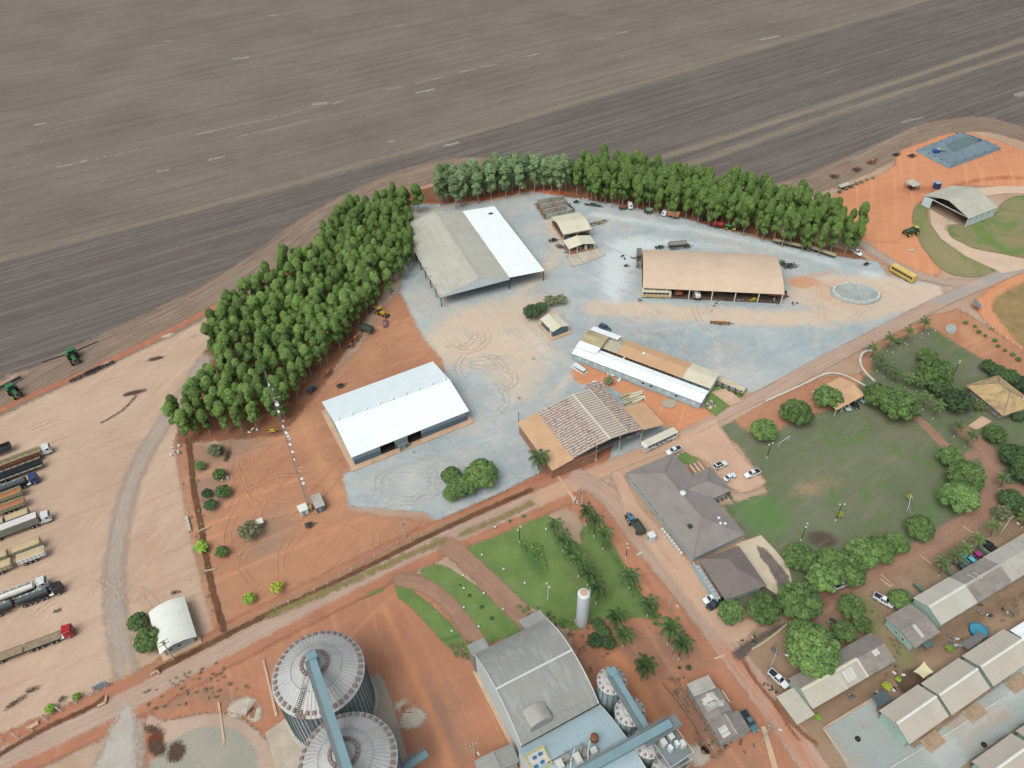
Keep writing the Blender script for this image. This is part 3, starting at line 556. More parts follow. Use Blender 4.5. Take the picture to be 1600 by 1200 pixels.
# --- blue-grey gravel courts by the terraced houses
blue_m = ground_mat('blue_gravel', [(172,175,171), (158,165,164)], 0.06, 1.2, soft=0.5, attr_cols=[(178,140,112), (186,188,184)], patch=(0.08,(172,160,142),0.52,0.7,0.6))
zone('gravel_court', ('poly', [(1286,1138),(1368,1088),(1372,1112),(1428,1170),(1600,1040),(1760,960),(1760,1100),(1600,1130),(1500,1200),(1440,1260),(1360,1260)], 0), blue_m, soft=0.5, mixes=[[(('line',[(1500,1140),(1560,1110)],6),4,0.8),(('ell',[(1350,1130)],(3,2,0)),2,0.5)],[(('line',[(1460,1180),(1560,1100),(1620,1060)],6),5,0.8)]])
# --- wheel marks: pairs of thin pale arcs
trk = [ground_mat('wheel_marks_pale', [(205,204,200),(190,188,184)], 0.5, 1.5, soft=0.45, wander=0.3, alpha=0.55), ground_mat('wheel_marks_red', [(220,166,132),(205,150,118)], 0.5, 1.5, soft=0.45, wander=0.3, alpha=0.55), ground_mat('wheel_marks_dust', [(214,186,168),(222,196,176)], 0.5, 1.5, soft=0.45, wander=0.3, alpha=0.55)]
rt = random.Random(3)
ARC_OK = {0: [(548,790),(537,745),(735,662),(690,560),(625,455),(640,335),(860,310),(1370,412),(1395,430),(1470,455),(1180,610),(1000,560),(880,560),(900,600),(810,665),(850,735),(690,810)],
          1: [(300,690),(440,690),(520,600),(600,480),(628,455),(690,560),(540,740),(545,800),(680,822),(345,980)], 2: [(-60,700),(330,500),(255,680),(280,760),(330,960),(200,1060),(-60,1150)]}
def arcs(n, cx, cy, sx, sy, r0, r1, mi, name='wheel_marks', span=(0.6, 2.6), base=None, ok=None):
    vs, fs, ed = [], [], []; okp = XY(ok or (ARC_OK[2] if cx < 200 else ARC_OK[1] if mi == 1 else ARC_OK[0]))
    for k in range(n):
        c = P(cx+rt.gauss(0, sx), cy+rt.gauss(0, sy)); r = rt.uniform(r0, r1); a0 = rt.uniform(0, 6.28) if base is None else base+rt.gauss(0, .3); sp = rt.uniform(*span); el = rt.uniform(0.55, 1.0)
        tt = np.linspace(a0, a0+sp, 9); rr_ = r+3
        if not seg_dist(c.x+rr_*np.cos(tt), c.y+rr_*el*np.sin(tt), okp, True)[1].all(): continue
        LIFT[0] += 0.0003; z = LIFT[0]
        for off in (0, 1.9):
            m = int(8+r*sp/1.2); w = rt.uniform(0.2, 0.4); b = len(vs)
            for i in range(m+1):
                t = a0+sp*i/m; fall = min(i, m-i)/3.0
                for j, e in ((-1.7, -0.4), (0, 0.22 if fall >= 1 else -0.3+0.5*fall), (1.7, -0.4)):
                    rr = r+off+j*w
                    vs.append((c.x+rr*math.cos(t), c.y+rr*el*math.sin(t), z)); ed.append(e)
            for i in range(m):
                for j in (0, 1): q = b+i*3+j; fs.append((q, q+1, q+4, q+3))
    me = bpy.data.meshes.new(name); me.from_pydata(vs, [], fs); a = me.attributes.new('edge', 'FLOAT', 'POINT'); a.data.foreach_set('value', ed)
    me.materials.append(trk[mi]); o = bpy.data.objects.new(name, me); COL.objects.link(o); o['kind'] = 'stuff'
LIFT[0] += 0.01
arcs(26, 620, 755, 22, 8, 5, 15, 0); arcs(24, 755, 600, 30, 22, 6, 18, 0); arcs(7, 720, 520, 22, 10, 6, 15, 2); arcs(5, 815, 705, 12, 10, 5, 12, 0)
arcs(10, 1090, 545, 40, 8, 5, 13, 0); arcs(22, 470, 740, 25, 30, 6, 20, 1); arcs(30, 520, 850, 30, 20, 8, 24, 1, span=(.4,1.2)); arcs(14, 90, 1000, 40, 30, 15, 40, 2, span=(.3,.9))
arcs(14, 150, 690, 60, 30, 15, 50, 2, span=(.3,.8)); arcs(12, 1380, 330, 25, 25, 8, 30, 1, span=(.4,1.2), ok=[(1330,330),(1420,262),(1600,252),(1600,275),(1450,290),(1425,350),(1450,410),(1370,400)]); arcs(16, 1150, 475, 90, 8, 10, 40, 2, span=(.3,.8)); arcs(5, 1060, 370, 60, 8, 20, 60, 0, span=(.3,.6))
arcs(14, 640, 1050, 25, 40, 12, 50, 1, span=(.3,.8), ok=[(600,930),(690,1020),(740,1060),(800,1210),(640,1210),(590,1040)]); arcs(4, 640, 540, 14, 12, 6, 18, 1)
# ================================================================== BUILDINGS: helpers
MC = lambda n, c, **k: M(n, c, **k)
white_roof = M('white_sheet', (244,248,250), 0.45, 0.03, 0.3, spec=0.4)
bluish_roof = M('pale_blue_sheet', (214,224,228), 0.5, 0.04, 0.3, dirt=(200,206,208), damt=0.3)
grey_roof = M('weathered_grey_sheet', (186,184,172), 0.75, 0.06, 0.15, dirt=(160,154,140), damt=0.3, streak=((0.04,0.8,1),(168,162,150),0.4))
beige_roof = M('dusty_beige_sheet', (212,188,166), 0.8, 0.05, 0.1, dirt=(202,172,146), damt=0.4)
tan_roof = M('red_dust_sheet', (206,168,134), 0.85, 0.06, 0.15, dirt=(190,148,116), damt=0.5)
cream_roof = M('cream_sheet', (216,208,188), 0.7, 0.05, 0.15, dirt=(196,182,156), damt=0.4)
fibre_roof = M('fibre_cement', (182,176,168), 0.9, 0.08, 0.25, dirt=(158,150,142), damt=0.5, dscale=0.3)
fibre_dark = M('old_fibre_cement', (150,142,136), 0.92, 0.12, 0.4, dirt=(122,112,106), damt=0.6, dscale=0.35, streak=((0.06,1.2,1),(130,122,114),0.5))
slate_roof = M('grey_tile', (146,138,134), 0.85, 0.07, 0.2, dirt=(128,120,118), damt=0.45, dscale=0.3)
slate_roof2 = M('darker_grey_tile', (128,116,112), 0.85, 0.07, 0.2, dirt=(112,100,98), damt=0.4)
thatch = M('straw_tile', (188,160,120), 0.95, 0.12, 0.5, dirt=(128,112,90), damt=0.75, dscale=0.4)
white_wall = M('white_wall', (222,226,228), 0.8, 0.05, 0.5, dirt=(188,176,164), damt=0.35)
blue_wall = M('pale_blue_wall', (176,198,206), 0.8, 0.06, 0.5, dirt=(166,170,166), damt=0.35)
slate_wall = M('slate_blue_wall', (98,116,130), 0.8, 0.06, 0.3)
slate_light = M('light_slate_wall', (150,166,176), 0.75, 0.05, 0.3)
mint_wall = M('mint_wall', (170,196,186), 0.8, 0.06, 0.5, dirt=(150,160,148), damt=0.4)
grey_wall = M('grey_render', (170,174,174), 0.85, 0.08, 0.4, dirt=(150,140,128), damt=0.5)
brown_wall = M('dusty_wall', (168,126,104), 0.9, 0.08, 0.4, dirt=(140,98,78), damt=0.5)
block_wall = M('concrete_block', (150,150,144), 0.9, 0.1, 0.5, dirt=(120,108,98), damt=0.5)
steel = M('grey_steel', (140,146,148), 0.5, 0.06, 1.0, metal=0.4)
dark_steel = M('dark_steel', (72,74,76), 0.6, 0.08, 1.0, metal=0.3)
rust = M('rusty_steel', (130,84,60), 0.85, 0.2, 1.5, dirt=(80,56,46), damt=0.7, dscale=1.0)
pale_paint = M('pale_post_paint', (226,222,214), 0.8, 0.06, 2.0)
glass_dark = M('dark_glass', (46,54,62), 0.15, 0.1, 1.0, spec=0.6)
dark_in = M('dark_interior', (58,54,52), 0.95, 0.2, 0.5)
concrete = M('concrete', (196,186,172), 0.9, 0.09, 0.3, dirt=(172,146,122), damt=0.6)
dusty_conc = M('dusty_concrete', (206,174,148), 0.9, 0.08, 0.3, dirt=(186,140,112), damt=0.5)
blue_duct = M('blue_grey_duct', (126,152,160), 0.5, 0.06, 0.4, dirt=(122,144,150), damt=0.3)
black_rub = M('tyre_rubber', (38,38,38), 0.9, 0.1, 3)

def rectR(FL, FR, BL, z=0.0):
    """front left, front right, back left corners (at height z) -> root at front right, x into depth, y to the left; returns loc, rz, L, W"""
    a, b, c = P(*FL, z), P(*FR, z), P(*BL, z)
    u = (a-b); W = u.length; u.normalize()
    n = Vector((-u.y, u.x, 0)); d = (c-a)
    if d.dot(n) < 0: n = -n
    L = abs(d.dot(n))
    # x axis = n, y axis must be u (left): check handedness
    rz = math.atan2(n.y, n.x)
    yv = Vector((-math.sin(rz), math.cos(rz), 0))
    if yv.dot(u) < 0: raise Exception('hand')
    return (b.x, b.y, 0), rz, L, W
def rectF(A, B, C, z=0.0):
    """A->B along the front, C behind: root at A, x along the front, y into depth"""
    a, b, c = P(*A, z), P(*B, z), P(*C, z)
    u = (b-a); L = u.length; u.normalize(); n = Vector((-u.y, u.x, 0)); W = (c-b).dot(n) if abs((c-b).dot(n)) > 0 else 0
    if W < 0: raise Exception('swap %s' % (A,))
    return (a.x, a.y, 0), math.atan2(u.y, u.x), L, W
def prof_z(prof, y):
    for (y0, z0), (y1, z1) in zip(prof, prof[1:]):
        if y0-1e-6 <= y <= y1+1e-6: return z0+(z1-z0)*(y-y0)/(y1-y0)
    return prof[-1][1]
def roof_sheet(root, prof, x0, x1, mat, name='roof', ribs=1.0, th=0.12, y0=None, y1=None, rh=0.06, lift=0.0, parent=None):
    """ribbed sheet following the cross profile (y, z) between y0 and y1, from x0 to x1"""
    y0 = prof[0][0] if y0 is None else y0; y1 = prof[-1][0] if y1 is None else y1
    pr = [(y0, prof_z(prof, y0))]+[p for p in prof if y0+1e-4 < p[0] < y1-1e-4]+[(y1, prof_z(prof, y1))]
    xs = [(x0, 0.0)]
    if ribs:
        n = max(1, int((x1-x0)/ribs)); st = (x1-x0)/n
        for i in range(n):
            c = x0+st*(i+.5); xs += [(c-.12, 0.0), (c-.05, rh), (c+.05, rh), (c+.12, 0.0)]
    xs.append((x1, 0.0))
    mb = MB(); m = len(pr); vs = []; fs = []
    for x, h in xs:
        for y, z in pr: vs.append((x, y, z+h+lift))
    for i in range(len(xs)-1):
        for j in range(m-1): q = i*m+j; fs.append((q, q+m, q+m+1, q+1))
    b = len(vs)
    for x in (x0, x1):
        for y, z in pr: vs.append((x, y, z-th+lift))
    for j in range(m-1):
        fs.append((b+j, b+j+1, b+m+j+1, b+m+j))
        fs.append((j, j+1, b+j+1, b+j)); e = (len(xs)-1)*m; fs.append((e+j+1, e+j, b+m+j, b+m+j+1))
    fs.append((0, b, b+m, (len(xs)-1)*m)); fs.append((m-1, (len(xs)-1)*m+m-1, b+2*m-1, b+m-1))
    mb.add(vs, fs)
    return mb.build(name, mat, parent or root)
def ridge_cap(root, x0, x1, y, z, mat, w=0.35):
    mb = MB(); mb.add([(x0,y-w,z-.02),(x0,y,z+.12),(x0,y+w,z-.02),(x1,y-w,z-.02),(x1,y,z+.12),(x1,y+w,z-.02),(x0,y,z-.1),(x1,y,z-.1)],
        [(0,1,4,3),(1,2,5,4),(0,6,1),(1,6,2),(3,4,7),(4,5,7),(0,3,7,6),(2,6,7,5)])
    return mb.build('ridge_cap', mat, root)
def wall_(root, ax, c0, c1, pos, h0, h1, mat, openings, th, name, side):
    """wall with openings (from, to, z0, z1); where an opening is as high as the wall, the next stretch is a piece of its own"""
    mb = MB(); last = None; cuts = sorted(set([c0, c1]+[o[0] for o in openings]+[o[1] for o in openings]))
    pa, pb = (pos, pos+th) if side < 0 else (pos-th, pos)
    for a, b in zip(cuts, cuts[1:]):
        z = h0; full = True; n0 = len(mb.f)
        for o in sorted([o for o in openings if o[0] <= a+1e-6 and o[1] >= b-1e-6], key=lambda o: o[2])+[None]:
            top = h1 if o is None else o[2]
            if top > z: mb.box(a, pa, z, b, pb, top) if ax == 'x' else mb.box(pa, a, z, pb, b, top)
            z = max(z, h1 if o is None else o[3])
        if len(mb.f) == n0 and mb.f: last = mb.build(name, mat, root); mb = MB()
    if mb.f: last = mb.build(name, mat, root)
    return last
def wall_x(root, x0, x1, y, h0, h1, mat, openings=(), th=0.2, name='wall', side=-1): return wall_(root, 'x', x0, x1, y, h0, h1, mat, openings, th, name, side)
def wall_y(root, x, y0, y1, h0, h1, mat, openings=(), th=0.2, name='wall', side=-1): return wall_(root, 'y', y0, y1, x, h0, h1, mat, openings, th, name, side)
def end_wall(root, x, prof, mat, z0=0.0, th=0.2, inset=0.0, name='gable_wall', drop=0.15):
    """wall closing the end under the roof profile"""
    ys = [p[0] for p in prof]; y0, y1 = ys[0]+inset, ys[-1]-inset
    pts = [(y0, z0), (y1, z0), (y1, prof_z(prof, y1)-drop)]+[(p[0], p[1]-drop) for p in reversed(prof) if y0 < p[0] < y1]+[(y0, prof_z(prof, y0)-drop)]
    mb = MB(); n = len(pts); vs = [(x, y, z) for y, z in pts]+[(x+th, y, z) for y, z in pts]
    mb.add(vs, [tuple(range(n-1, -1, -1)), tuple(range(n, 2*n))]+[(i, (i+1) % n, n+(i+1) % n, n+i) for i in range(n)])
    return mb.build(name, mat, root)
def win_x(root, xc, y, zc, w, h, mat=None, frame=None, side=-1):
    """window on a wall that runs along x; side -1 faces -y"""
    s = side; fr = MB(); t = 0.07
    for a, b, c, d in ((-w/2-t, -h/2-t, w/2+t, -h/2), (-w/2-t, h/2, w/2+t, h/2+t), (-w/2-t, -h/2, -w/2, h/2), (w/2, -h/2, w/2+t, h/2)):
        fr.box(xc+a, min(y+s*.05, y), zc+b, xc+c, max(y+s*.05, y), zc+d)
    f = fr.build('window', frame or pale_paint, root)
    MB().box(xc-w/2, min(y+s*.02, y+s*.002), zc-h/2, xc+w/2, max(y+s*.02, y+s*.002), zc+h/2).build('pane', mat or glass_dark, f)
    return f
def win_y(root, x, yc, zc, w, h, mat=None, frame=None, side=-1):
    s = side; fr = MB(); t = 0.07
    for a, b, c, d in ((-w/2-t, -h/2-t, w/2+t, -h/2), (-w/2-t, h/2, w/2+t, h/2+t), (-w/2-t, -h/2, -w/2, h/2), (w/2, -h/2, w/2+t, h/2)):
        fr.box(min(x+s*.05, x), yc+a, zc+b, max(x+s*.05, x), yc+c, zc+d)
    f = fr.build('window', frame or pale_paint, root)
    MB().box(min(x+s*.02, x+s*.002), yc-w/2, zc-h/2, max(x+s*.02, x+s*.002), yc+w/2, zc+h/2).build('pane', mat or glass_dark, f)
    return f
def hip_roof(root, x0, y0, x1, y1, z, rise, mat, hx0=None, hx1=None, name='roof', rows=True):
    """hip roof with ridge along x; each of the four slopes a part; tile courses as real steps"""
    W = (y1-y0)/2; hx0 = W if hx0 is None else hx0; hx1 = W if hx1 is None else hx1; yc = (y0+y1)/2
    r0, r1 = (x0+hx0, yc, z+rise), (x1-hx1, yc, z+rise)
    c = [(x0,y0,z),(x1,y0,z),(x1,y1,z),(x0,y1,z)]
    def slope(lo_a, lo_b, hi_a, hi_b):
        n = max(3, int((Vector(hi_a)-Vector(lo_a)).length/0.9)); mb = MB()
        for i in range(n):
            t0, t1 = i/n, (i+1)/n
            L = lambda a, b, t: tuple(a[k]+(b[k]-a[k])*t for k in range(3))
            p, q, r_, s_ = L(lo_a,hi_a,t0), L(lo_b,hi_b,t0), L(lo_b,hi_b,t1), L(lo_a,hi_a,t1)
            up = 0.035
            mb.add([(p[0],p[1],p[2]+up),(q[0],q[1],q[2]+up),r_,s_,p,q], [(0,1,2,3),(0,4,5,1)] if i else [(0,1,2,3)])
        b = [Vector(v) for v in (lo_a,lo_b,hi_b,hi_a)]
        mb.add([b[0],b[1],b[2],b[3]]+[v-Vector((0,0,.12)) for v in b]+[b[0]+Vector((0,0,.035)),b[1]+Vector((0,0,.035))], [(7,6,5,4),(8,9,5,4)])
        return mb.build(name, mat, root)
    slope(c[0], c[1], r0, r1); slope(c[2], c[3], r1, r0)
    if hx0 > 0.01: slope(c[3], c[0], r0, r0)
    if hx1 > 0.01: slope(c[1], c[2], r1, r1)
    mb = MB(); mb.strut((r0[0],r0[1],r0[2]+.04),(r1[0],r1[1],r1[2]+.04),.3,.12)
    for a, b in ((c[0],r0),(c[3],r0),(c[1],r1),(c[2],r1)): mb.strut((a[0],a[1],a[2]+.05),(b[0],b[1],b[2]+.05),.26,.1)
    mb.build('ridge_cap', M('ridge_tile', (136,124,118), 0.9, 0.1, 0.6), root)
def post(root, x, y, h, r=0.12, mat=None, z0=0.0, name='post', foot=None):
    o = MB().box(x-r, y-r, z0, x+r, y+r, h).build(name, mat or dark_steel, root)
    if foot: MB().box(x-r*1.3, y-r*1.3, z0, x+r*1.3, y+r*1.3, z0+1.0).build('painted_foot', foot, o)
    return o
def arch(W, e, r, n=10):
    """curved roof profile: eave height e, rise r, width W"""
    R_ = (W*W/4+r*r)/(2*r); out = []
    for i in range(n+1):
        y = W*i/n; out.append((y, e+math.sqrt(max(0, R_*R_-(y-W/2)**2))-(R_-r)))
    return out

# ------------------------------------------------------------------ big open warehouse, grey roof with a white extension
loc, rz, L, W = rectR((688,464), (851,423), (633,353), 5)
t = thing('open_warehouse', 'large open-sided warehouse whose roof is grey on the left and white on the right', 'warehouse', loc, rz)
pf = [(0, 5.0), (0.36*W, 6.1), (0.655*W, 8.9), (W, 5.0)]
pf = [(0, 5.0), (0.345*W, 6.0), (0.64*W, 9.0), (W, 5.0)]
roof_sheet(t, pf, 0, L, white_roof, y1=0.345*W, ribs=1.0)
roof_sheet(t, pf, 0, L, grey_roof, y0=0.345*W, y1=0.64*W, ribs=1.0)
roof_sheet(t, pf, 0, L, grey_roof, y0=0.64*W, ribs=1.0)
ridge_cap(t, 0, L, 0.64*W, 9.07, grey_roof, 0.8)
for x in (-.05, L-.05): 
    mb = MB(); pts = [(0.345*W, 5.85), (W, 4.8)]; mb.add([(x,0.345*W,5.9),(x,0.64*W,8.85),(x,W,4.85),(x+.1,0.345*W,5.9),(x+.1,0.64*W,8.85),(x+.1,W,4.85),(x,0.345*W,5.0),(x+.1,0.345*W,5.0),(x,W,4.7),(x+.1,W,4.7)], [(0,1,2,8,6),(5,4,3,7,9),(0,6,7,3),(6,8,9,7),(2,5,9,8),(0,3,4,1),(1,4,5,2)])
    mb.build('gable_panel', bluish_roof, t)
n = 9
for i in range(n):
    x = 0.6+(L-1.2)*i/(n-1)
    for y in (0.3, 0.345*W, W-0.3): post(t, x, y, prof_z(pf, y)-.1, 0.14)
    MB().box(x-.1, 0.35*W, 5.0, x+.1, W-.3, 5.3).build('truss', dark_steel, t)
    MB().box(x-.08, 0.3, 4.5, x+.08, 0.345*W, 4.75).build('truss', dark_steel, t)
MB().box(L*.88, 3, prof_z(pf,3)+.08, L*.88+1.2, 5, prof_z(pf,5)+.12).build('roof_debris', dark_steel, t)

# ------------------------------------------------------------------ white-roofed shed with slate walls
loc, rz, L, W = rectF((549,715), (733,642), (678,564), 4.6)
t = thing('white_shed', 'long closed shed with bright white roof and slate blue walls on the gravel', 'warehouse', loc, rz)
pf = [(0, 4.6), (W/2, 7.2), (W, 4.6)]
roof_sheet(t, pf, 0, L, white_roof, y1=W/2, ribs=1.0, rh=.035); roof_sheet(t, pf, 0, L, M('white_sheet_shaded',(228,236,240),0.55,0.03,0.3), y0=W/2, ribs=1.0, rh=.035)  # far slope turned from the light: its shade is put into a greyer white
ridge_cap(t, 0, L, W/2, 7.27, white_roof)
for i in range(9): 
    x = 1.5+(L-3)*i/8; MB().lathe([(.3,0),(.3,.35),(.45,.4),(.45,.55),(.1,.75)], (x, W/2+.9, 7.0), 10).build('roof_vent', white_roof, t)
i0 = 0.7
ops = [(L*.235, L*.355, 0, 4.0), (L*.465, L*.58, 0, 4.0)]
wall_x(t, i0, L-i0, i0, 0, 2.3, slate_wall, [(a, b, 0, 2.4) for a, b, _, _ in ops]); wall_x(t, i0, L-i0, i0, 2.3, 4.5, slate_light, [(a, b, 2.3, 4.0) for a, b, _, _ in ops], name='wall_cladding')
wall_x(t, i0, L-i0, W-i0, 0, 4.5, slate_wall, side=1)
for a, b, _, h in ops: 
    MB().box(a-.15, i0-.06, h, b+.15, i0+.02, h+.2).build('door_frame', steel, t)
end_wall(t, i0, pf, slate_light, inset=i0); end_wall(t, L-i0-.2, pf, slate_light, inset=i0)
MB().box(L*.365, i0-1.9, 2.1, L*.455, i0-.03, 2.3).build('canopy', steel, t); MB().box(L*.375, i0-1.8, 0.1, L*.385, i0-1.6, 2.1).build('canopy_post', steel, t)
MB().box(L*.39, i0-1.5, .1, L*.43, i0-.6, 1.6).build('machine_cabinet', slate_light, t)
pl = MB(); pl.box(-1.0, -1.3, -.2, L+1.0, i0-.01, .12); pl.box(-1.0, W-i0+.01, -.2, L+1.0, W+1.0, .12); pl.box(-1.0, i0-.01, -.2, i0-.01, W-i0+.01, .12); pl.box(L-i0+.01, i0-.01, -.2, L+1.0, W-i0+.01, .12); pl.build('plinth', dusty_conc, t)
MB().box(i0, i0+.2, -.2, L-i0, W-i0-.2, .1).build('floor', dark_in, t)

# ------------------------------------------------------------------ workshop with beige curved roof
loc, rz, L, W = rectF((1004.4,449.6), (1226,460), (1213,398.5), 4.6)
t = thing('machinery_workshop', 'wide workshop with beige curved roof open along the front over parked machines', 'workshop', loc, rz)
pf = arch(W, 4.6, 2.6, 10)
roof_sheet(t, pf, 0, L, beige_roof, ribs=1.1)
n = 7
for i in range(n):
    x = 0.5+(L-1)*i/(n-1)
    for y in (0.4, W*.5, W-.4): post(t, x, y, prof_z(pf, y)-.12, 0.17, pale_paint if y < 1 else dark_steel)
    MB().box(x-.1, .6, 4.1, x+.1, W-.6, 4.35).build('truss', dark_steel, t)
wall_x(t, 0, L, W-.1, 0, 3.6, block_wall, [(L*.2, L*.3, 0, 3.3), (L*.55, L*.66, 0, 3.3)], side=1)
MB().box(0.2, 0.5, -.2, L-.2, W-.2, .06).build('floor', M('oily_floor', (112,92,80), 0.9, 0.25, 0.3, dirt=(62,52,48), damt=0.8), t)
MB().box(L*.18, W*.55, .06, L*.45, W*.85, 2.2).build('store_room', brown_wall, t)
# --- block annex beside it
loc, rz, L, W = rectF((994,419), (1004,419.5), (1004,396), 0)
t = thing('block_annex', 'small roofless concrete block room against the left end of the workshop', 'outbuilding', loc, rz)
L -= .5
wall_x(t, 0, L, 0, 0, 2.6, block_wall, [(L*.15, L*.4, 0, 2.0), (L*.6, L*.85, .8, 2.0)]); wall_x(t, 0, L, W, 0, 2.6, block_wall, side=1); wall_y(t, 0, .2, W-.2, 0, 2.6, block_wall); wall_y(t, L, .2, W-.2, 0, 2.6, block_wall, side=1)
wall_x(t, .2, L-.2, W*.5, 0, 2.6, block_wall); MB().box(.2, W*.52, 2.3, L-.2, W-.2, 2.4).build('roof_slab', M('dark_slab',(118,122,122),0.9,0.1,0.5), t)
MB().box(-.1, W*.42, 2.62, L, W*.5, 2.75).build('beam', rust, t)
# --- clutter heap left of annex
# ------------------------------------------------------------------ long staff building: two wings and a cross block
Z = 3.2
loc, rz, L, W = rectF((893,552), (1096,630), (1108.3,612.4), Z)
t = thing('long_two_wing_building', 'long low building with a white front wing, tan rear wing and narrow courtyard between', 'building', loc, rz)
inv = Matrix.Rotation(-rz, 4, 'Z') @ Matrix.Translation((-loc[0], -loc[1], 0))
loc_of = lambda x, y, z: inv @ P(x, y, z)
pf = [(0, Z), (W*.55, Z+.75), (W, Z+.35)]
roof_sheet(t, pf, 0, L, white_roof, ribs=1.1)
wall_x(t, .3, L-.3, .5, 0, Z-.05, blue_wall); end_wall(t, L-.5, pf, blue_wall, inset=.5); end_wall(t, .3, pf, blue_wall, inset=.5)
wall_x(t, .5, L-.5, W-.4, 0, Z+.3, white_wall, side=1)
for i in range(15):
    win_x(t, 3.2+i*(L-6)/14, .5, 1.7, 1.1, .8, glass_dark if i in (8, 9, 12) else M('pale_glass', (206,220,228), .3, .05, 1))
c0 = loc_of(936.8, 539.7, 3.5); c1 = loc_of(1110.3, 610.5, 3.5); c2 = loc_of(1125.8, 583.3, 3.5)
ya = (c0.y+c1.y)/2; yb = c2.y; xa = c0.x; xb = c2.x
pr = [(ya, 3.5), (ya+(yb-ya)*.55, 4.1), (yb-.0, 3.3)]
s1, s2 = xa+(xb-xa)*.17, xa+(xb-xa)*.76
roof_sheet(t, pr, xa, s1, M('clear_grey_sheet', (190,180,158), 0.7, 0.12, 0.5, dirt=(150,150,140), damt=.7), ribs=.8, lift=.08); roof_sheet(t, pr, s1, s2, tan_roof, ribs=1.1); roof_sheet(t, pr, s2, xb, cream_roof, ribs=1.1, lift=.03)
wall_x(t, xa, xb-.4, yb-.6, 0, 3.2, white_wall, side=1); end_wall(t, xb-.6, pr, white_wall, inset=.5)
nb = 13
for i in range(nb+1):
    x = xa+.4+(xb-xa-1.2)*i/nb; post(t, x, ya+.35, 3.4, .13, M('dark_brown_post',(84,70,62),.8,.1,1))
    if i < nb: MB().box(x+.2, ya+1.6, .05, x+(xb-xa-1.2)/nb-.2, ya+1.75, 2.9).build('wall_panel', M('courtyard_panel', (150,134,110), .9, .15, .6, dirt=(110,96,80), damt=.6) if i < 9 else blue_wall, t)
MB().box(xa, ya+1.8, 0, xb-.6, ya+2.0, 3.3).build('wall', white_wall, t)
MB().box(xa, W-.35, -.2, xb, ya+1.55, .08).build('courtyard_floor', M('courtyard_floor', (120,104,90), .9, .15, .5), t)
MB().box(L*.18+8, W-.2, 3.3, L*.18+8.5, ya, 3.6).build('beam', cream_roof, t)
# cross block
b0 = loc_of(928, 509.7, 4.2); b1 = loc_of(955, 521, 4.2); xw = 8.2
prb = [(W*.45, 4.3), (W+ (b0.y-W)*.35, 5.3), (b0.y, 4.2)]
roof_sheet(t, prb, 0.0, xw, white_roof, y1=W*.9+.4, ribs=1.1); roof_sheet(t, prb, 0, xw, M('stained_sheet', (186,170,136), .85, .15, .5, dirt=(150,126,96), damt=.8), y0=W*.9+.4, y1=b0.y-3.2, ribs=.8, lift=.05); roof_sheet(t, prb, 0, xw+3.0, white_roof, y0=b0.y-3.2, ribs=1.1)
end_wall(t, .3, prb, white_wall, inset=.4); end_wall(t, xw-.6, prb, blue_wall, inset=.4); wall_x(t, .3, xw+2.6, b0.y-.3, 0, 4.1, white_wall, side=1); wall_x(t, .3, xw-.4, W*.45+.4, 0, 4.2, white_wall)
ridge_cap(t, 0, L, W*.55, Z+.82, white_roof, .25)
MB().lathe([(.5,0),(.5,.3),(.3,.6),(.05,.7)], ((s1+s2)/2-4, (ya+yb)/2, 3.9), 12).build('roof_vent', white_roof, t)

# ------------------------------------------------------------------ tiled hangar with patched brown roof
Z = 4.6
loc, rz, L, W = rectR((862.5,735), (1037.5,662.5), (810,660), Z)
t = thing('patched_roof_hangar', 'hangar with streaked brown and white ribbed roof between tan strips', 'hangar', loc, rz)
pf = [(0, Z), (.18*W, Z+1.3), (.34*W, Z+2.6), (.49*W, Z+3.2), (.65*W, Z+2.5), (.81*W, Z+1.3), (W, Z)]
def patched(nm, a, b, amt):
    """rows of dark sheet edges with the paint flaked off in short dashes down the slope"""
    if nm in MATS: return MATS[nm]
    m, nt, bs, out = new_mat(nm); tc = N(nt, 'ShaderNodeTexCoord').outputs['Object']
    sp = nt.nodes.new('ShaderNodeSeparateXYZ'); nt.links.new(tc, sp.inputs[0])
    mp = N(nt, 'ShaderNodeMapping'); nt.links.new(tc, mp.inputs[0]); mp.inputs['Scale'].default_value = (1.6, .75, 0)
    row = math_(nt, 'FRACT', math_(nt, 'DIVIDE', sp.outputs[0], (L*1.0)/rib_rows))
    dash = ramp(nt, noise(nt, mp.outputs[0], 1.3, 3, .7), amt-.05, amt+.05)
    f = math_(nt, 'MULTIPLY', dash, ramp(nt, row, .28, .40))
    big = ramp(nt, noise(nt, tc, .25, 3), .3, .7)
    base = mixc(nt, big, lin(a), tuple(x*1.35 for x in lin(a)))
    c = mixc(nt, f, base, lin(b)); nt.links.new(c, bs.inputs['Base Color']); bs.inputs['Roughness'].default_value = .9; bs.inputs['Specular IOR Level'].default_value = .1
    MATS[nm] = m; return m
rib_rows = 22
m1 = patched('flaking_roof_brown', (148,120,113), (212,202,192), .46); m2 = patched('flaking_roof_pale', (152,128,118), (208,200,190), .34)
bands = [(.20*W, .345*W, m1), (.345*W, .50*W, m2), (.50*W, .56*W, m2), (.56*W, .82*W, m1)]
rib_rows = 22
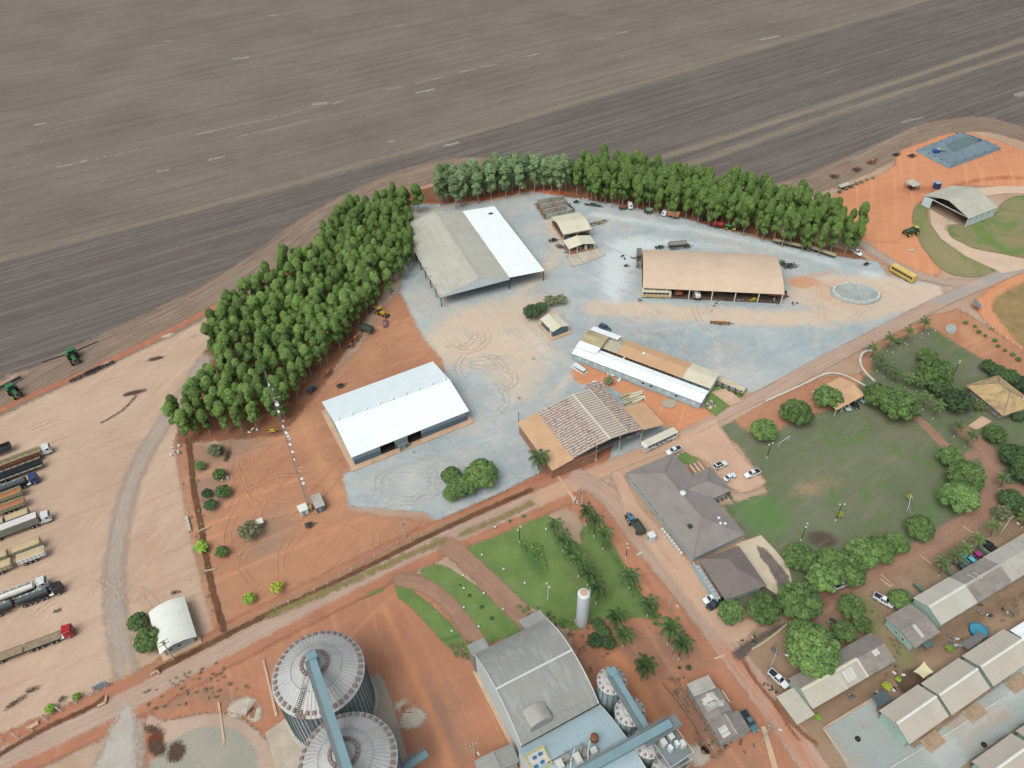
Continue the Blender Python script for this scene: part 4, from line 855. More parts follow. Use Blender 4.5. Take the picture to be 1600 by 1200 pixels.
def stepped(root, x0, x1, y0, y1, mat, n):
    n = round(n*(x1-x0)/L)
    """roof of overlapping courses across the slope (long steps parallel to the gable)"""
    mb = MB(); st = (x1-x0)/n; ys = [y0]+[p[0] for p in pf if y0 < p[0] < y1]+[y1]
    for i in range(n):
        a, b = x0+st*i, x0+st*(i+1)
        for u, v in zip(ys, ys[1:]):
            zu, zv = prof_z(pf, u), prof_z(pf, v)
            mb.add([(a,u,zu+.24),(b,u,zu),(b,v,zv),(a,v,zv+.24),(a,u,zu),(a,v,zv)], [(0,1,2,3),(0,3,5,4)])
    mb.build('roof', mat, root)
dL = L*1.13
for y0, y1, m in bands: stepped(t, 0, L if y0 > .3*W else L*25/22, y0, y1, m, rib_rows)
MB().box(0, .2*W, prof_z(pf,.2*W)-.3, L, .8*W, prof_z(pf,.2*W)-.2).build('ceiling_frame', dark_steel, t)
roof_sheet(t, pf, -.2, L, tan_roof, y0=.82*W, ribs=1.1, lift=.05); roof_sheet(t, pf, -.2, L*.5, tan_roof, y1=.2*W, ribs=1.1, lift=.05)
MB().strut((0,.5*W,Z+3.42),(L,.5*W,Z+3.42),.7,.12).build('ridge_cap', cream_roof, t)
MB().strut((.2,.34*W,prof_z(pf,.34*W)+.3),(L,.34*W,prof_z(pf,.34*W)+.3),.3,.08).build('sheet_edge', cream_roof, t)
wall_y(t, .6, .62*W, W-.5, 0, Z+.2, brown_wall); wall_x(t, .6, L-.5, W-.4, 0, Z-.1, brown_wall, side=1)
MB().box(.0, .6*W, Z-.5, .15, W-.1, Z-.05).build('fascia', brown_wall, t)
for x, y in [(.5,.02*W+.2),(.5,.2*W),(.5,.40*W),(.5,.61*W),(L*.5,.02*W+.2),(L*.5,.2*W),(L-.6,.2*W),(L-.6,.5*W),(L-.6,.8*W),(L*.5,.6*W)]:
    post(t, x, y, prof_z(pf, y)-.1, .17, concrete, foot=pale_paint)
for y in (.02*W, .2*W, .4*W, .6*W): pass
MB().box(.3, .0, Z-.35, .45, .6*W, Z-.1).build('front_beam', steel, t)
MB().box(L*.35, W*.35, .06, L*.9, W*.8, 2.6).build('inner_room', brown_wall, t)
for y in (.22*W, .3*W, .13*W): MB().box(.9, y-.6, Z-1.2, 2.2, y+.6, Z-.6).build('wall_fan', white_wall, t)

# ------------------------------------------------------------------ main office with hip roof
Z = 3.4
loc, rz, L, W = rectF((1084,872.5), (1164.5,834.5), (1051,709), Z)
# use ridge along the long side: root at front-right, x into depth
loc, rz, L, W = rectR((1084,872.5), (1164.5,834.5), (977.5,739), Z)
t = thing('office_building', 'long office with grey hip roof and pale blue walls beside the parked cars', 'building', loc, rz)
hip_roof(t, 0, 0, L, W, Z, 3.0, slate_roof, hx0=W*.5, hx1=W*.42)
wi = 1.0
MB().box(wi, wi, 0, L-wi, W-wi, Z-.05).build('wall', blue_wall, t)
for x in [L-4.0, L-8.0, L-11.6, L-15.0, L-18.6]: win_x(t, x, W-wi, 1.7, 2.0, 1.1, side=1)
for x in (L-21.5, 9, 6): win_x(t, x, W-wi, 1.9, 1.0, .8, side=1)
MB().lathe([(.7,0),(.7,.7),(.9,.75),(.3,1.1)], (L*.52, W*.5, Z+2.9), 12).build('roof_vent', white_wall, t)
for x, y in ((L*.2, W*.24), (L*.13, W*.22), (L*.15, W*.28)): MB().lathe([(.25,0),(.25,.5),(.45,.55),(.45,.7),(.1,.85)], (x, y, Z+1.3), 10).build('roof_vent', white_wall, t)
MB().box(L*.22, W*.72, Z+1.75, L*.22+1.2, W*.72+1.0, Z+2.2).build('roof_hatch', dark_steel, t)
for i in range(9): MB().bbox(4+i*1.1, W+.2, .1, 4.8+i*1.1, W+.8, 1.0, .05).build('air_conditioner', white_wall, t)
# wing
wL = 9.5
r2 = thing('wing', None, None); r2.parent = t
wx = L*.565; whw = 5.0
zc = Z-.02
mb = MB()
a0, a1, pk, rj = (wx-whw, -6.4, zc), (wx+whw, -6.4, zc), (wx, -1.2, zc+2.15), (wx, W*.36, zc+2.15)
c0, c1 = (wx-whw, 0, zc), (wx+whw, 0, zc)
mb.add([a0, a1, pk, rj, c1, c0], [(0,1,2),(1,4,3,2),(0,2,3,5),(0,5,4,1)]); mb.build('roof', slate_roof, r2)
mb = MB(); mb.strut(a0, pk, .26, .12); mb.strut(a1, pk, .26, .12); mb.strut(pk, rj, .26, .12); mb.build('ridge_cap', MATS['ridge_tile'], r2)
MB().box(wx-whw+1.6, -5.0, 0, wx+whw-1.2, wi-.01, Z-.1).build('wall', blue_wall, r2)
MB().box(wx-whw-.2, -6.0, -.2, wx+whw, -.2, .12).build('porch_floor', dusty_conc, r2)
for i in range(3): MB().box(wx-whw-.1+i*.0, -5.6+i*1.4, .12, wx-whw+.6, -4.9+i*1.4, .9).build('bench', slate_wall, r2)
bpy.data.objects.remove
# ------------------------------------------------------------------ second office block
loc, rz, L, W = rectR((1134,938), (1198,915), (1085.5,877), 3.2)
t = thing('canteen_block', 'smaller dark grey hip-roofed block joined to the end of the office', 'building', loc, rz)
hip_roof(t, 0, 0, L, W, 3.2, 2.7, slate_roof2, hx0=W*.5, hx1=W*.35)
MB().box(.9, .9, 0, L-.9, W-1.2, 3.1).build('wall', blue_wall, t)
for x in (L*.3, L*.55, L*.8): win_x(t, x, W-1.2, 1.8, 1.5, 1.0, side=1)
wall_x(t, 1, L+.5, W+1.6, 0, 2.2, blue_wall, side=1); MB().box(1, W-1.1, 2.2, L+.5, W+1.3, 2.25) 
for i in range(9): MB().box(1.5+i*(L-2)/9, W+.3, 1.9, 2.6+i*(L-2)/9, W+1.35, 2.0).build('shade_panel', M('grey_tank_lid',(176,178,176),.8,.1,1), t)
# ------------------------------------------------------------------ patio slab
pt = sheet('patio', [(1149,850),(1189,836),(1210,858),(1232,884),(1238,912),(1222,934),(1198,918),(1170,880)], M('patio_concrete', (208,192,168), .85, .08, .3, dirt=(196,176,150), damt=.5))
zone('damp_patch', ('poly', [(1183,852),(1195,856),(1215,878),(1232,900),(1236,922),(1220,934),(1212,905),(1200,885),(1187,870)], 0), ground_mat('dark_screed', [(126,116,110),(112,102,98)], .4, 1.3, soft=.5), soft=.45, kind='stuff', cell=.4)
MB().path([tuple(P(1189,836,.9)), tuple(P(1210,858,.9)), tuple(P(1232,884,.9))], .04).build
# paved steps between lawns
for i in range(7):
    u = i/7; x0, y0 = 1074+u*22, 728-u*9; sheet('paving_strip', [(x0, y0), (x0+2.0, y0-.9), (x0+15, y0+16), (x0+12.5, y0+17.5)], MATS['patio_concrete'] if i % 2 else brown_wall, lift=.09+.001*i)
# ================================================================== MORE BUILDINGS
def shed(name, label, cat, FLr, FRr, BLr, z, rise, roof_mat, wall_mat, ridge='depth', ov=.4, walls=True, rib=1.0, wins=(), cap=None, posts=0, prof=None, front_open=False):
    """simple shed; FL, FR, BL are eave corners in the picture; ridge runs into the depth or across the front"""
    if ridge == 'depth': loc, rz, L, W = rectR(FLr, FRr, BLr, z)
    else:
        a = P(*FLr, z); b = P(*FRr, z); c = P(*BLr, z)
        u = (b-a); L = u.length; u.normalize(); n = Vector((-u.y, u.x, 0)); W = (c-a).dot(n)
        if W < 0: raise Exception('flip '+name)
        loc = (a.x, a.y, 0); rz = math.atan2(u.y, u.x)
    t = thing(name, label, cat, loc, rz)
    pf = prof(W) if prof else ([(0, z), (W/2, z+rise), (W, z)] if rise >= 0 else [(0, z-rise), (W, z)])
    roof_sheet(t, pf, 0, L, roof_mat, ribs=rib)
    if rise > 0 and not prof: ridge_cap(t, 0, L, W/2, z+rise+.07, cap or roof_mat, .3)
    if walls:
        if not (ridge != 'depth' and front_open): wall_x(t, ov, L-ov, ov, 0, prof_z(pf, ov)-.12, wall_mat)
        wall_x(t, ov, L-ov, W-ov, 0, prof_z(pf, W-ov)-.12, wall_mat, side=1)
        if not (ridge == 'depth' and front_open): end_wall(t, ov, pf, wall_mat, inset=ov)
        end_wall(t, L-ov-.2, pf, wall_mat, inset=ov)
    for i in range(posts):
        x = ov+(L-2*ov)*i/max(1, posts-1)
        for y in (ov, W-ov): post(t, x, y, prof_z(pf, y)-.12, .1, pale_paint)
    for w in wins:      # (side, pos 0..1, zc, w, h)
        s_, u_, zc, ww, hh = w
        if s_ == 'f': win_x(t, ov+(L-2*ov)*u_, ov, zc, ww, hh)
        if s_ == 'l': win_y(t, ov, ov+(W-2*ov)*u_, zc, ww, hh)
        if s_ == 'b': win_x(t, ov+(L-2*ov)*u_, W-ov, zc, ww, hh, side=1)
    return t, loc, rz, L, W, pf
def shift(t): return t

# --- aircraft hangar on the right
t, loc, rz, L, W, pf = shed('farm_hangar', 'grey gable hangar with open front on the pale concrete drive', 'hangar', (1443,305), (1514,341), (1488,288.5), 4.6, 2.4, grey_roof, bluish_roof, 'depth', ov=.3, front_open=True,
    prof=lambda W: [(0, 4.4), (W*.1, 5.2), (W*.48, 7.6), (W*.62, 7.2), (W, 4.4)])
MB().box(.3, W*.80, 0, .5, W-.3, 4.3).build('door', bluish_roof, t)
MB().box(.3, .4, 4.3, .6, W-.4, 4.5).build('front_beam', white_wall, t)
for i in range(4): MB().box(2+i*(L-3)/4, .27, 1.6, 2.3+i*(L-3)/4, .3-.01, 3.9).build('wall_slot', slate_wall, t)
MB().box(.4, .5, -.2, L-.4, W-.5, .10).build('floor', M('hangar_floor', (150,128,112), .9, .1, .4), t)
# --- small sheds north of the yard
t, loc, rz, L, W, pf = shed('wash_shed', 'cream gable shed over machine parts behind the lower white one', 'shed', (880,366.5), (925,357.8), (862,339), 4.2, 1.3, cream_roof, brown_wall, 'across', walls=False, posts=3, ov=.3)
wall_x(t, .4, L-.4, .6, 3.2, 4.0, grey_roof, name='fascia_panel'); wall_x(t, .4, L-.4, W-.5, 0, 2.5, brown_wall, side=1)
MB().box(.5, .8, -.2, L-.4, W-.5, .08).build('floor', M('stained_floor', (128,98,80), .9, .2, .5, dirt=(90,70,60), damt=.7), t)
wall_y(t, .35, .3, W-.3, 0, .9, dusty_conc, name='low_wall')
MB().lathe([(1.0,0),(1.0,1.7),(.7,1.9),(.1,2.0)], (2.8, .2, .1), 16).build('water_tank', M('tank_blue', (52,104,160), .5, .08, 1), t)
for i in range(5): MB().bbox(5+i*1.7, 1.2+(i % 2), .1, 6.1+i*1.7, 2.2+(i % 2), 1.0, .08).build('drum_rack', rust if i % 2 else dark_steel, t)
t, loc, rz, L, W, pf = shed('fuel_station', 'low white gable canopy at the head of two concrete ramps', 'shed', (889,389.3), (931.6,380.5), (881,375.6), 3.0, 1.1, cream_roof, grey_wall, 'depth', walls=False, ov=.3)
for y in (.5, W*.35, W*.68, W-.5):
    for x in (.4, L-.5): post(t, x, y, 3.0, .14, pale_paint)
MB().box(.2, .1, -.2, L-.2, W-.1, .35).build('plinth', brown_wall, t)
wall_y(t, L-.5, .4, W-.4, .35, 2.7, grey_wall); wall_y(t, .35, W*.70, W-.4, .35, 1.3, brown_wall, name='counter')
for i in range(3): MB().bbox(1.2, 1.2+i*2.4, .35, 2.0, 2.2+i*2.4, 1.9, .06).build('fuel_pump', M('pump_teal', (110,140,140), .6, .1, 1) if i != 1 else white_wall, t)
for k, px in enumerate([[(884,399),(898,396),(911,412),(893,417)], [(899.5,395.8),(919,391),(936,403),(913,411)], [(920.5,390.8),(936,388),(945,398),(938,402)]]):
    sheet('concrete_pad', px, concrete, lift=.1)
# concrete storage bays
def wall_px(root, a, b, h, th, mat, name='wall'):
    pa, pb = P(*a), P(*b); d = (pb-pa); L = d.length; an = math.atan2(d.y, d.x)
    o = MB().box(0, -th/2, 0, L, th/2, h).build(name, mat, None); o.location = pa; o.rotation_euler = (0, 0, an)
    if root: o.parent = root
    return o
conc_grey = M('bay_concrete', (176,180,174), .9, .12, .4, dirt=(130,112,100), damt=.6)
t = thing('storage_bays', 'concrete storage bays of four parallel long walls beside the wash shed', 'bunker')
for a, b in (((840,318),(880,311)), ((844,325.5),(885,318)), ((849,334),(882.5,326.5)), ((853.5,341),(895.5,332))): wall_px(t, a, b, 2.0, .5, conc_grey)
wall_px(t, (882.5,324.5), (895.5,332), 1.6, .35, conc_grey); wall_px(t, (889,322), (897,329.5), 1.0, .25, dark_steel)
zone('red_earth_works', ('poly', [(836,318),(880,310),(890,320),(880,332),(852,342)], 0), MATS['forest_floor'], soft=1.5, mixes=[[]])
# --- kiosk
t, loc, rz, L, W, pf = shed('small_kiosk', 'small slate walled kiosk with cream gable roof below the dark mango tree', 'hut', (863.7,518.7), (889.7,508.7), (845.5,497.6), 3.0, .9, cream_roof, slate_wall, 'depth', ov=.5, wins=[('f',.5,1.6,1.2,.9)])
MB().box(-1.0, -.8, -.2, L+.5, W+.8, .14).build('plinth', dusty_conc, t)
MB().box(1.8, W-.48, .14, 2.7, W-.42, 2.2).build('door', white_wall, t); MB().box(3.6, W-.48, 1.1, 4.8, W-.44, 2.0).build('window', glass_dark, t)
# --- white building lower left
t, loc, rz, L, W, pf = shed('white_gatehouse', 'white-roofed low building beside two round trees at the truck yard corner', 'building', (249.5,1022.5), (307.5,994.5), (232.5,957), 3.2, .9, M('chalk_roof', (226,226,218), .7, .04, .3, dirt=(210,200,186), damt=.3), grey_wall, 'depth', ov=.9, prof=lambda W: arch(W, 3.2, 1.2, 8), wins=[('l',.5,1.8,1.0,.8),('l',.8,1.8,1.0,.8)], rib=1.2)
MB().box(.78, W*.15, 2.6, .86, W*.85, 2.9).build('sign_band', slate_light, t); MB().box(-.2, -.3, -.2, L+.2, W+.2, .12).build('plinth', dusty_conc, t)
# --- open hut with cars
t, loc, rz, L, W, pf = shed('carport', 'tan mono-pitch carport over parked cars beside the playing field', 'carport', (1307,641), (1352,617), (1278,607), 3.0, 1.1, tan_roof, grey_wall, 'across', walls=False, ov=.4, posts=5)
carport = (loc, rz, L, W)
# --- straw coloured hip roof lodge
a = P(1509,602,3.2); b = P(1567.5,650,3.2); c = P(1607,623,3.2)
u = (b-a).normalized(); n = Vector((-u.y, u.x, 0)); L = (b-a).length; W = (c-b).dot(n)
t = thing('straw_roof_lodge', 'lodge with weathered straw-coloured hip roof among the garden trees', 'house', (a.x, a.y, 0), math.atan2(u.y, u.x))
hip_roof(t, 0, 0, L, abs(W), 3.2, 3.4, thatch, hx0=L*.36, hx1=L*.36) if abs(W) < L else hip_roof(t, 0, 0, L, abs(W), 3.2, 3.4, thatch, hx0=L*.40, hx1=L*.40)
MB().box(1.4, 1.4, 0, L-1.4, abs(W)-1.4, 3.1).build('wall', grey_wall, t)
for x in (2, L*.35, L*.7, L-2): post(t, x, .5, 3.2, .14, brown_wall)
MB().lathe([(.7,0),(.7,1.1),(.5,1.3),(.1,1.35)], (L-2.5, abs(W)-3, 4.4), 12).build('water_tank', white_wall, t)
sheet('concrete_pad', [(1513,665),(1534,650),(1550,658),(1527,672)], dusty_conc)

# ------------------------------------------------------------------ arched grain warehouse and its pale blue extension
Z = 9.0
loc, rz, L, W = rectF((814,1166), (936,1099), (855,966), Z)
t = thing('grain_warehouse', 'big grey barrel-roofed grain warehouse above the green lawns', 'warehouse', loc, rz)
gm = M('galvanised_roof', (152,151,147), .6, .07, .12, dirt=(150,142,132), damt=.35, streak=((.9,.03,1),(180,180,178),.4))
pf = arch(W, Z, 4.2, 14)
roof_sheet(t, pf, 0, L, gm, ribs=.9, rh=.025)
MB().strut((0,W*.5,Z+4.3),(L,W*.5,Z+4.3),.5,.16).build('ridge_cap', M('bright_ridge',(206,206,204),.6,.05,1), t)
for x, nm in ((.2, 'gable_wall'), (L-.4, 'gable_wall')): end_wall(t, x, pf, bluish_roof if x < 1 else gm, inset=.3)
for x in (L-.1, .1):
    mb = MB(); off = .1; n_ = len(pf); vs = [(x+dx, y, z+dz) for dx, dz in ((-.12,.03),(.12,.03),(.12,.22),(-.12,.22)) for y, z in pf]; fs = []
    for i in range(n_-1):
        for k in range(4): j = (k+1) % 4; fs.append((k*n_+i, j*n_+i, j*n_+i+1, k*n_+i+1))
    mb.add(vs, fs); mb.build('verge_trim', MATS['bright_ridge'], t)
wall_x(t, .3, L-.3, .3, 0, Z, gm); wall_x(t, .3, L-.3, W-.3, 0, Z, gm, side=1)
MB().box(-.6, -.4, -.2, L+.6, W+.6, .12).build('plinth', dusty_conc, t)
for x0, x1 in ((-.3, L*.21), (L*.70, L+.2)):
    o = MB(); o.add([(x0,W-.2,8.6),(x1,W-.2,8.6),(x1,W+3.4,7.9),(x0,W+3.4,7.9),(x0,W-.2,8.45),(x1,W-.2,8.45),(x1,W+3.4,7.75),(x0,W+3.4,7.75)], [(0,1,2,3),(7,6,5,4),(0,4,5,1),(1,5,6,2),(2,6,7,3),(3,7,4,0)])
    pr = o.build('porch_roof', gm, t); MB().box(x0+.3, W, 0, x1-.3, W+3.0, 7.7).build('porch_wall', gm, t)
# dormer: hood with curved cover standing on the front slope
dx0, dx1 = L*.16, L*.42
mb = MB(); dp = [(dx0+(dx1-dx0)*i/8, 12.0+1.0*math.sin(math.pi*i/8)) for i in range(9)]+[(dx1, 9.2), (dx0, 9.2)]
mb2 = MB(); mb2.sprism(dp, 1.2, 5.2); mb2.build('roof_hood', M('hood_sheet',(170,166,162),.7,.06,.4), t)
# blue extension
Z2 = 8.2
p0 = P(814,1168,Z2+.0); p1 = P(937,1101,Z2)
u = (p1-p0).normalized(); n = Vector((u.y, -u.x, 0)); Lb = (p1-p0).length+.8; Wb = 30.0
t = thing('pale_blue_warehouse', 'pale blue barrel-roofed hall joined below the grey warehouse', 'warehouse', (p1.x, p1.y, 0), math.atan2(-u.y, -u.x))
bm_ = M('pale_blue_roof', (176,196,204), .5, .05, .1, dirt=(160,180,188), damt=.5, streak=((.05,.9,1),(188,204,210),.4))
pf2 = arch(Wb, Z2, 4.6, 16)
roof_sheet(t, pf2, 0, Lb, bm_, ribs=.9, rh=.03)
end_wall(t, .1, pf2, bluish_roof, inset=.3); end_wall(t, Lb-.3, pf2, bluish_roof, inset=.3); wall_x(t, .1, Lb-.3, Wb-.3, 0, Z2, bluish_roof, side=1)
mb = MB()
for (y0, z0), (y1, z1) in zip(pf2, pf2[1:]): mb.strut((.05, y0, z0+.1), (.05, y1, z1+.1), .2, .2)
mb.build('verge_trim', MATS['bright_ridge'], t)
# small low roofs left of it (bottom edge)
t, *_ = shed('annex_shed', 'low grey shed wall-to-wall with the pale blue hall at the picture bottom', 'shed', (752,1218), (812,1190), (728,1195) , 4, .6, gm, grey_wall, 'depth', ov=.3)
# roof machinery
mach = M('machine_grey', (150,146,138), .7, .12, 1, dirt=(118,96,80), damt=.6); mach_w = M('machine_white', (206,204,198), .6, .08, 1)
t = thing('roof_dust_machinery', 'cluster of dusty cyclone boxes and pipes on the pale blue roof', 'machinery', tuple(P(905,1185,12.6)), heading((882,1190),(930,1165)))
rr = random.Random(5)
for i in range(5): MB().bbox(-5+i*1.9, -.8+rr.uniform(-1.2,1.2), -1.0, -3.6+i*1.9, .6+rr.uniform(-.6,1.2), rr.uniform(.6,1.8), .08).build('dust_box', mach if i % 2 else mach_w, t)
for i in range(4): MB().path([(-5+i*2, -2, -.5), (-4+i*2, 0, 1.2), (-2+i*1.8, 1.6, 1.4), (-1.8+i*1.8, 2.6, -.6)], .18, 7).build('pipe', mach_w if i % 2 else mach, t)
MB().lathe([(.2,-1),(.9,.6),(.9,1.8),(.3,2.1)], (4.6, 1.8, 0), 14).build('cyclone', rust, t)
MB().box(-6, -3, -1.4, 6, 2.6, -1.15).build('dusty_platform', M('grain_dust', (128,112,100), .95, .2, .6), t)
t = thing('yellow_cage_platform', 'yellow guard-railed platform with blue motors on the pale blue roof', 'platform', tuple(P(841,1190,11.2)), heading((820,1195),(850,1178)))
yel = M('yellow_paint', (214,190,90), .6, .06, 1); blu = M('motor_blue', (60,110,160), .5, .08, 1)
MB().box(-2.2,-2.0,0,2.2,2.0,.12).build('deck', mach_w, t)
for a, b in (((-2.2,-2),(2.2,-2)),((2.2,-2),(2.2,2)),((2.2,2),(-2.2,2)),((-2.2,2),(-2.2,-2))):
    for z in (.6, 1.1): MB().tube((a[0],a[1],z),(b[0],b[1],z),.07,n=6).build('rail', yel, t)
for x in (-2.2, 2.2):
    for y in (-2, 0, 2): MB().tube((x,y,0),(x,y,1.1),.07,n=6).build('rail_post', yel, t)
for x, y in ((-1,-.8),(.6,-.6),(-.4,.9),(1,1)): MB().tube((x-.4,y,.45),(x+.4,y,.45),.32,n=10).build('motor', blu, t)

# ------------------------------------------------------------------ big silos
galv = M('silo_wall_sheet', (166,180,184), .55, .08, .3, metal=.15, dirt=(116,128,130), damt=.4)
galv_roof = M('silo_roof_sheet', (186,184,182), .5, .08, .25, metal=.1, dirt=(168,156,152), damt=.55, streak=((.3,.3,1),(214,212,210),.3))
stiff = M('silo_stiffener', (120,134,138), .6, .1, .5, metal=.2)
hatch_m = M('vent_hood', (140,122,118), .8, .12, 1)
def silo(cx, cy, R_, h, rise, label, nrib, nvent, base=True, ladder=None):
    t = thing('grain_silo', label, 'silo', (cx, cy, 0), 0, 'grain silos')
    mb = MB(); n = 96; st = int(h/1.1)
    prof = []
    for i in range(st): z = .3+(h-.3)*i/st; prof += [(R_, z), (R_+.035, z+(h-.3)/st*.5)]
    prof.append((R_, h))
    mb.lathe([(R_, 0)]+prof, (0,0,0), n); mb.build('silo_wall', galv, t)
    for i in range(nrib):
        a = 2*math.pi*i/nrib; ca, sa = math.cos(a), math.sin(a)
        if i == 0: s0 = MB().box(R_+.02, -.09, 0, R_+.2, .09, h-.1).build('stiffener', stiff, t); s0.rotation_euler = (0,0,a)
        else: share(s0, 'stiffener', t, rz=a)
    # roof: folded radial sheets
    nr = 60 if R_ > 8 else 32; vs = []; fs = []; rt_ = R_*.09
    for i in range(nr*4):
        a = 2*math.pi*i/(nr*4); up = (.09 if R_ > 8 else .06) if i % 4 == 0 else 0
        vs += [((R_+.3)*math.cos(a), (R_+.3)*math.sin(a), h-.1+up), (R_*.55*math.cos(a), R_*.55*math.sin(a), h+rise*.47+up), (rt_*math.cos(a), rt_*math.sin(a), h+rise+up*.4)]
    m_ = nr*4
    for i in range(m_):
        j = (i+1) % m_
        for k in (0, 1): fs.append((i*3+k, j*3+k, j*3+k+1, i*3+k+1))
    b = len(vs); vs += [((R_+.3)*math.cos(2*math.pi*i/m_), (R_+.3)*math.sin(2*math.pi*i/m_), h-.3) for i in range(m_)]; fs += [(i*3, b+i, b+(i+1) % m_, ((i+1) % m_)*3) for i in range(m_)]
    fs.append(tuple(i*3+2 for i in range(m_)))
    mb = MB(); mb.add(vs, fs); mb.build('silo_roof', galv_roof, t)
    mb = MB()
    for i in range(72): a0, a1 = 2*math.pi*i/72, 2*math.pi*(i+1)/72; mb.tube((R_*.56*math.cos(a0), R_*.56*math.sin(a0), h+rise*.47+.1), (R_*.56*math.cos(a1), R_*.56*math.sin(a1), h+rise*.47+.1), .07, n=4, cap=False)
    mb.build('stiffening_ring', galv, t)
    # vents at rim and near top
    v0 = None
    def vent(r, a, z, sc):
        nonlocal v0
        if v0 is None:
            m_ = MB(); m_.mi = 0; m_.bbox(-.45, -.38, 0, .45, .38, .5, .06); m_.mi = 1; m_.box(-.55, -.46, -.02, .55, .46, .12)
            v0 = m_.build('roof_vent', [hatch_m, galv_roof], t); v0.location = (r*math.cos(a), r*math.sin(a), z); v0.rotation_euler = (0, .45, a); v0.scale = (sc,)*3; return
        o = share(v0, 'roof_vent', t, (r*math.cos(a), r*math.sin(a), z), a, (sc,)*3); o.rotation_euler = (0, .45, a)
    for i in range(nvent): a = 2*math.pi*(i+.5)/nvent; vent(R_*.93, a, h+rise*.07+.05, 1.0 if R_ > 8 else .6)
    if R_ > 8:
        for i in range(20): a = 2*math.pi*(i+.3)/20; vent(R_*.27, a, h+rise*.78, .95)
        mb = MB(); a = rad(-108)
        for k in range(26):
            r = R_*(1-.86*k/25); z = h+rise*(1-r/R_)+.12; c_, s_ = math.cos(a), math.sin(a); tx, ty = -s_, c_
            mb.strut((r*c_-tx*.45, r*s_-ty*.45, z), (r*c_+tx*.45, r*s_+ty*.45, z), .2, .12)
        for sgn in (-1, 1): mb.tube((R_*c_+tx*.45*sgn, R_*s_+ty*.45*sgn, h+.9), (R_*.14*c_+tx*.45*sgn, R_*.14*s_+ty*.45*sgn, h+rise*.86+.9), .05, n=5)
        mb.build('roof_stairs', dark_steel, t)
        q = MB(); q.box(R_-1.6, -.9, h-.1, R_+.6, .9, h+.35); o = q.build('access_hatch', hatch_m, t); o.rotation_euler = (0, 0, rad(-102))
        q = MB()
        for z in np.arange(1, h, 1.2): q.box(R_+.1, -.35, z, R_+.3, .35, z+.06)
        q.box(R_+.15,-.4,0,R_+.22,-.33,h); q.box(R_+.15,.33,0,R_+.22,.4,h)
        o = q.build('ladder', stiff, t); o.rotation_euler = (0, 0, rad(-95))
        MB().lathe([(R_+1.0, 0), (R_+1.0, .35), (R_+.02, .36)], n=64).build('foundation_ring', concrete, t)
    return t
HS = 17.0
c1 = P(497.5,1051,HS); r1 = 69.8*scale_at(497.5,1051,HS)
c2 = P(543,1190,HS); r2_ = 76*scale_at(543,1190,HS)
silo(c1.x, c1.y, r1, HS, 5.4, 'big round silo with full roof in view, upper of the two large ones', 60, 40)
silo(c2.x, c2.y, r1, HS, 5.4, 'big round silo cut by the bottom edge of the picture', 60, 40)
def bar_px(a, za, b, zb): return P(*a, za), P(*b, zb)
# conveyor over the big silos
def conveyor(p, q, w, h, label, name='conveyor_gallery', rails=True, head=True):
    d = (q-p); L = d.length; an = math.atan2(d.y, d.x)
    t = thing(name, label, 'conveyor', tuple(p), an)
    dz = q.z-p.z; Lh = math.hypot(d.x, d.y)
    m_ = MB(); m_.strut((0,0,0),(Lh,0,dz),w,h); m_.build('conveyor_trough', blue_duct, t)
    m_ = MB(); m_.strut((0,0,h/2+.05),(Lh,0,dz+h/2+.05),w*1.06,.1); m_.build('cover', blue_duct, t)
    if rails:
        m_ = MB(); m_.strut((0,-w*.5-.5,-h/2),(Lh,-w*.5-.5,dz-h/2),.9,.08); m_.build('walkway', steel, t)
        for z in (.55, 1.1): MB().tube((0,-w*.5-.95,z-h/2),(Lh,-w*.5-.95,dz+z-h/2),.035,n=5).build('rail', steel, t)
        n = int(Lh/2); p0 = None
        for i in range(n+1):
            x = Lh*i/n
            if p0 is None: p0 = MB().tube((0,0,0),(0,0,1.1),.035,n=5).build('rail_post', steel, t); p0.location = (x,-w*.5-.95,dz*i/n-h/2)
            else: share(p0, 'rail_post', t, (x,-w*.5-.95,dz*i/n-h/2))
    if head: MB().bbox(-1.0,-w*.8,-h*.8,.9,w*.8,h*.9,.1).build('conveyor_head', blue_duct, t); MB().box(-.6,-w*.5,-2.4,.4,w*.5,-h*.8).build('chute', blue_duct, t)
    return t, an, Lh
ztop = HS+5.4+1.6
d0 = Vector((c1.x, c1.y, ztop)); d1 = Vector((c2.x, c2.y, ztop)); ext = d1+(d1-d0)*.5
conveyor(d0, ext, 1.5, 1.0, 'blue-grey conveyor running over both big silos')
# small silos
HS2 = 14.0; smalls = [(956,1063), (984.5,1111), (1014,1160), (1044,1206)]
lab = ['farthest of the small silos in the row beside the grey warehouse', 'second small silo from the far end of the row', 'small silo under the crossing conveyor bridge', 'nearest small silo below the crossing conveyor bridge']
cs = [P(x, y, HS2) for x, y in smalls]; rs = 21.5*scale_at(970,1085,HS2)
for c, l in zip(cs, lab): silo(c.x, c.y, rs, HS2, 1.9, l, 16, 14)
zt = HS2+3.6
conveyor(Vector((cs[0].x, cs[0].y, zt)), Vector((cs[2].x, cs[2].y, zt)), 1.2, .8, 'blue-grey conveyor over the row of small silos')
a = P(1048,1131,20); b = P(905,1210,20)
conveyor(a, b, 1.6, 1.0, 'wide conveyor bridge crossing above the pale blue roof', head=False)
t = thing('bridge_deck', 'grated deck beside the conveyor bridge end', 'walkway', tuple(P(1033,1142,19.2)), heading((1010,1155),(1048,1131)))
MB().box(-4.5,-1.3,0,4.5,1.3,.1).build('grating', steel, t)
for y in (-1.3, 1.3):
    for z in (.55, 1.1): MB().tube((-4.5,y,z),(4.5,y,z),.04,n=5).build('rail', steel, t)
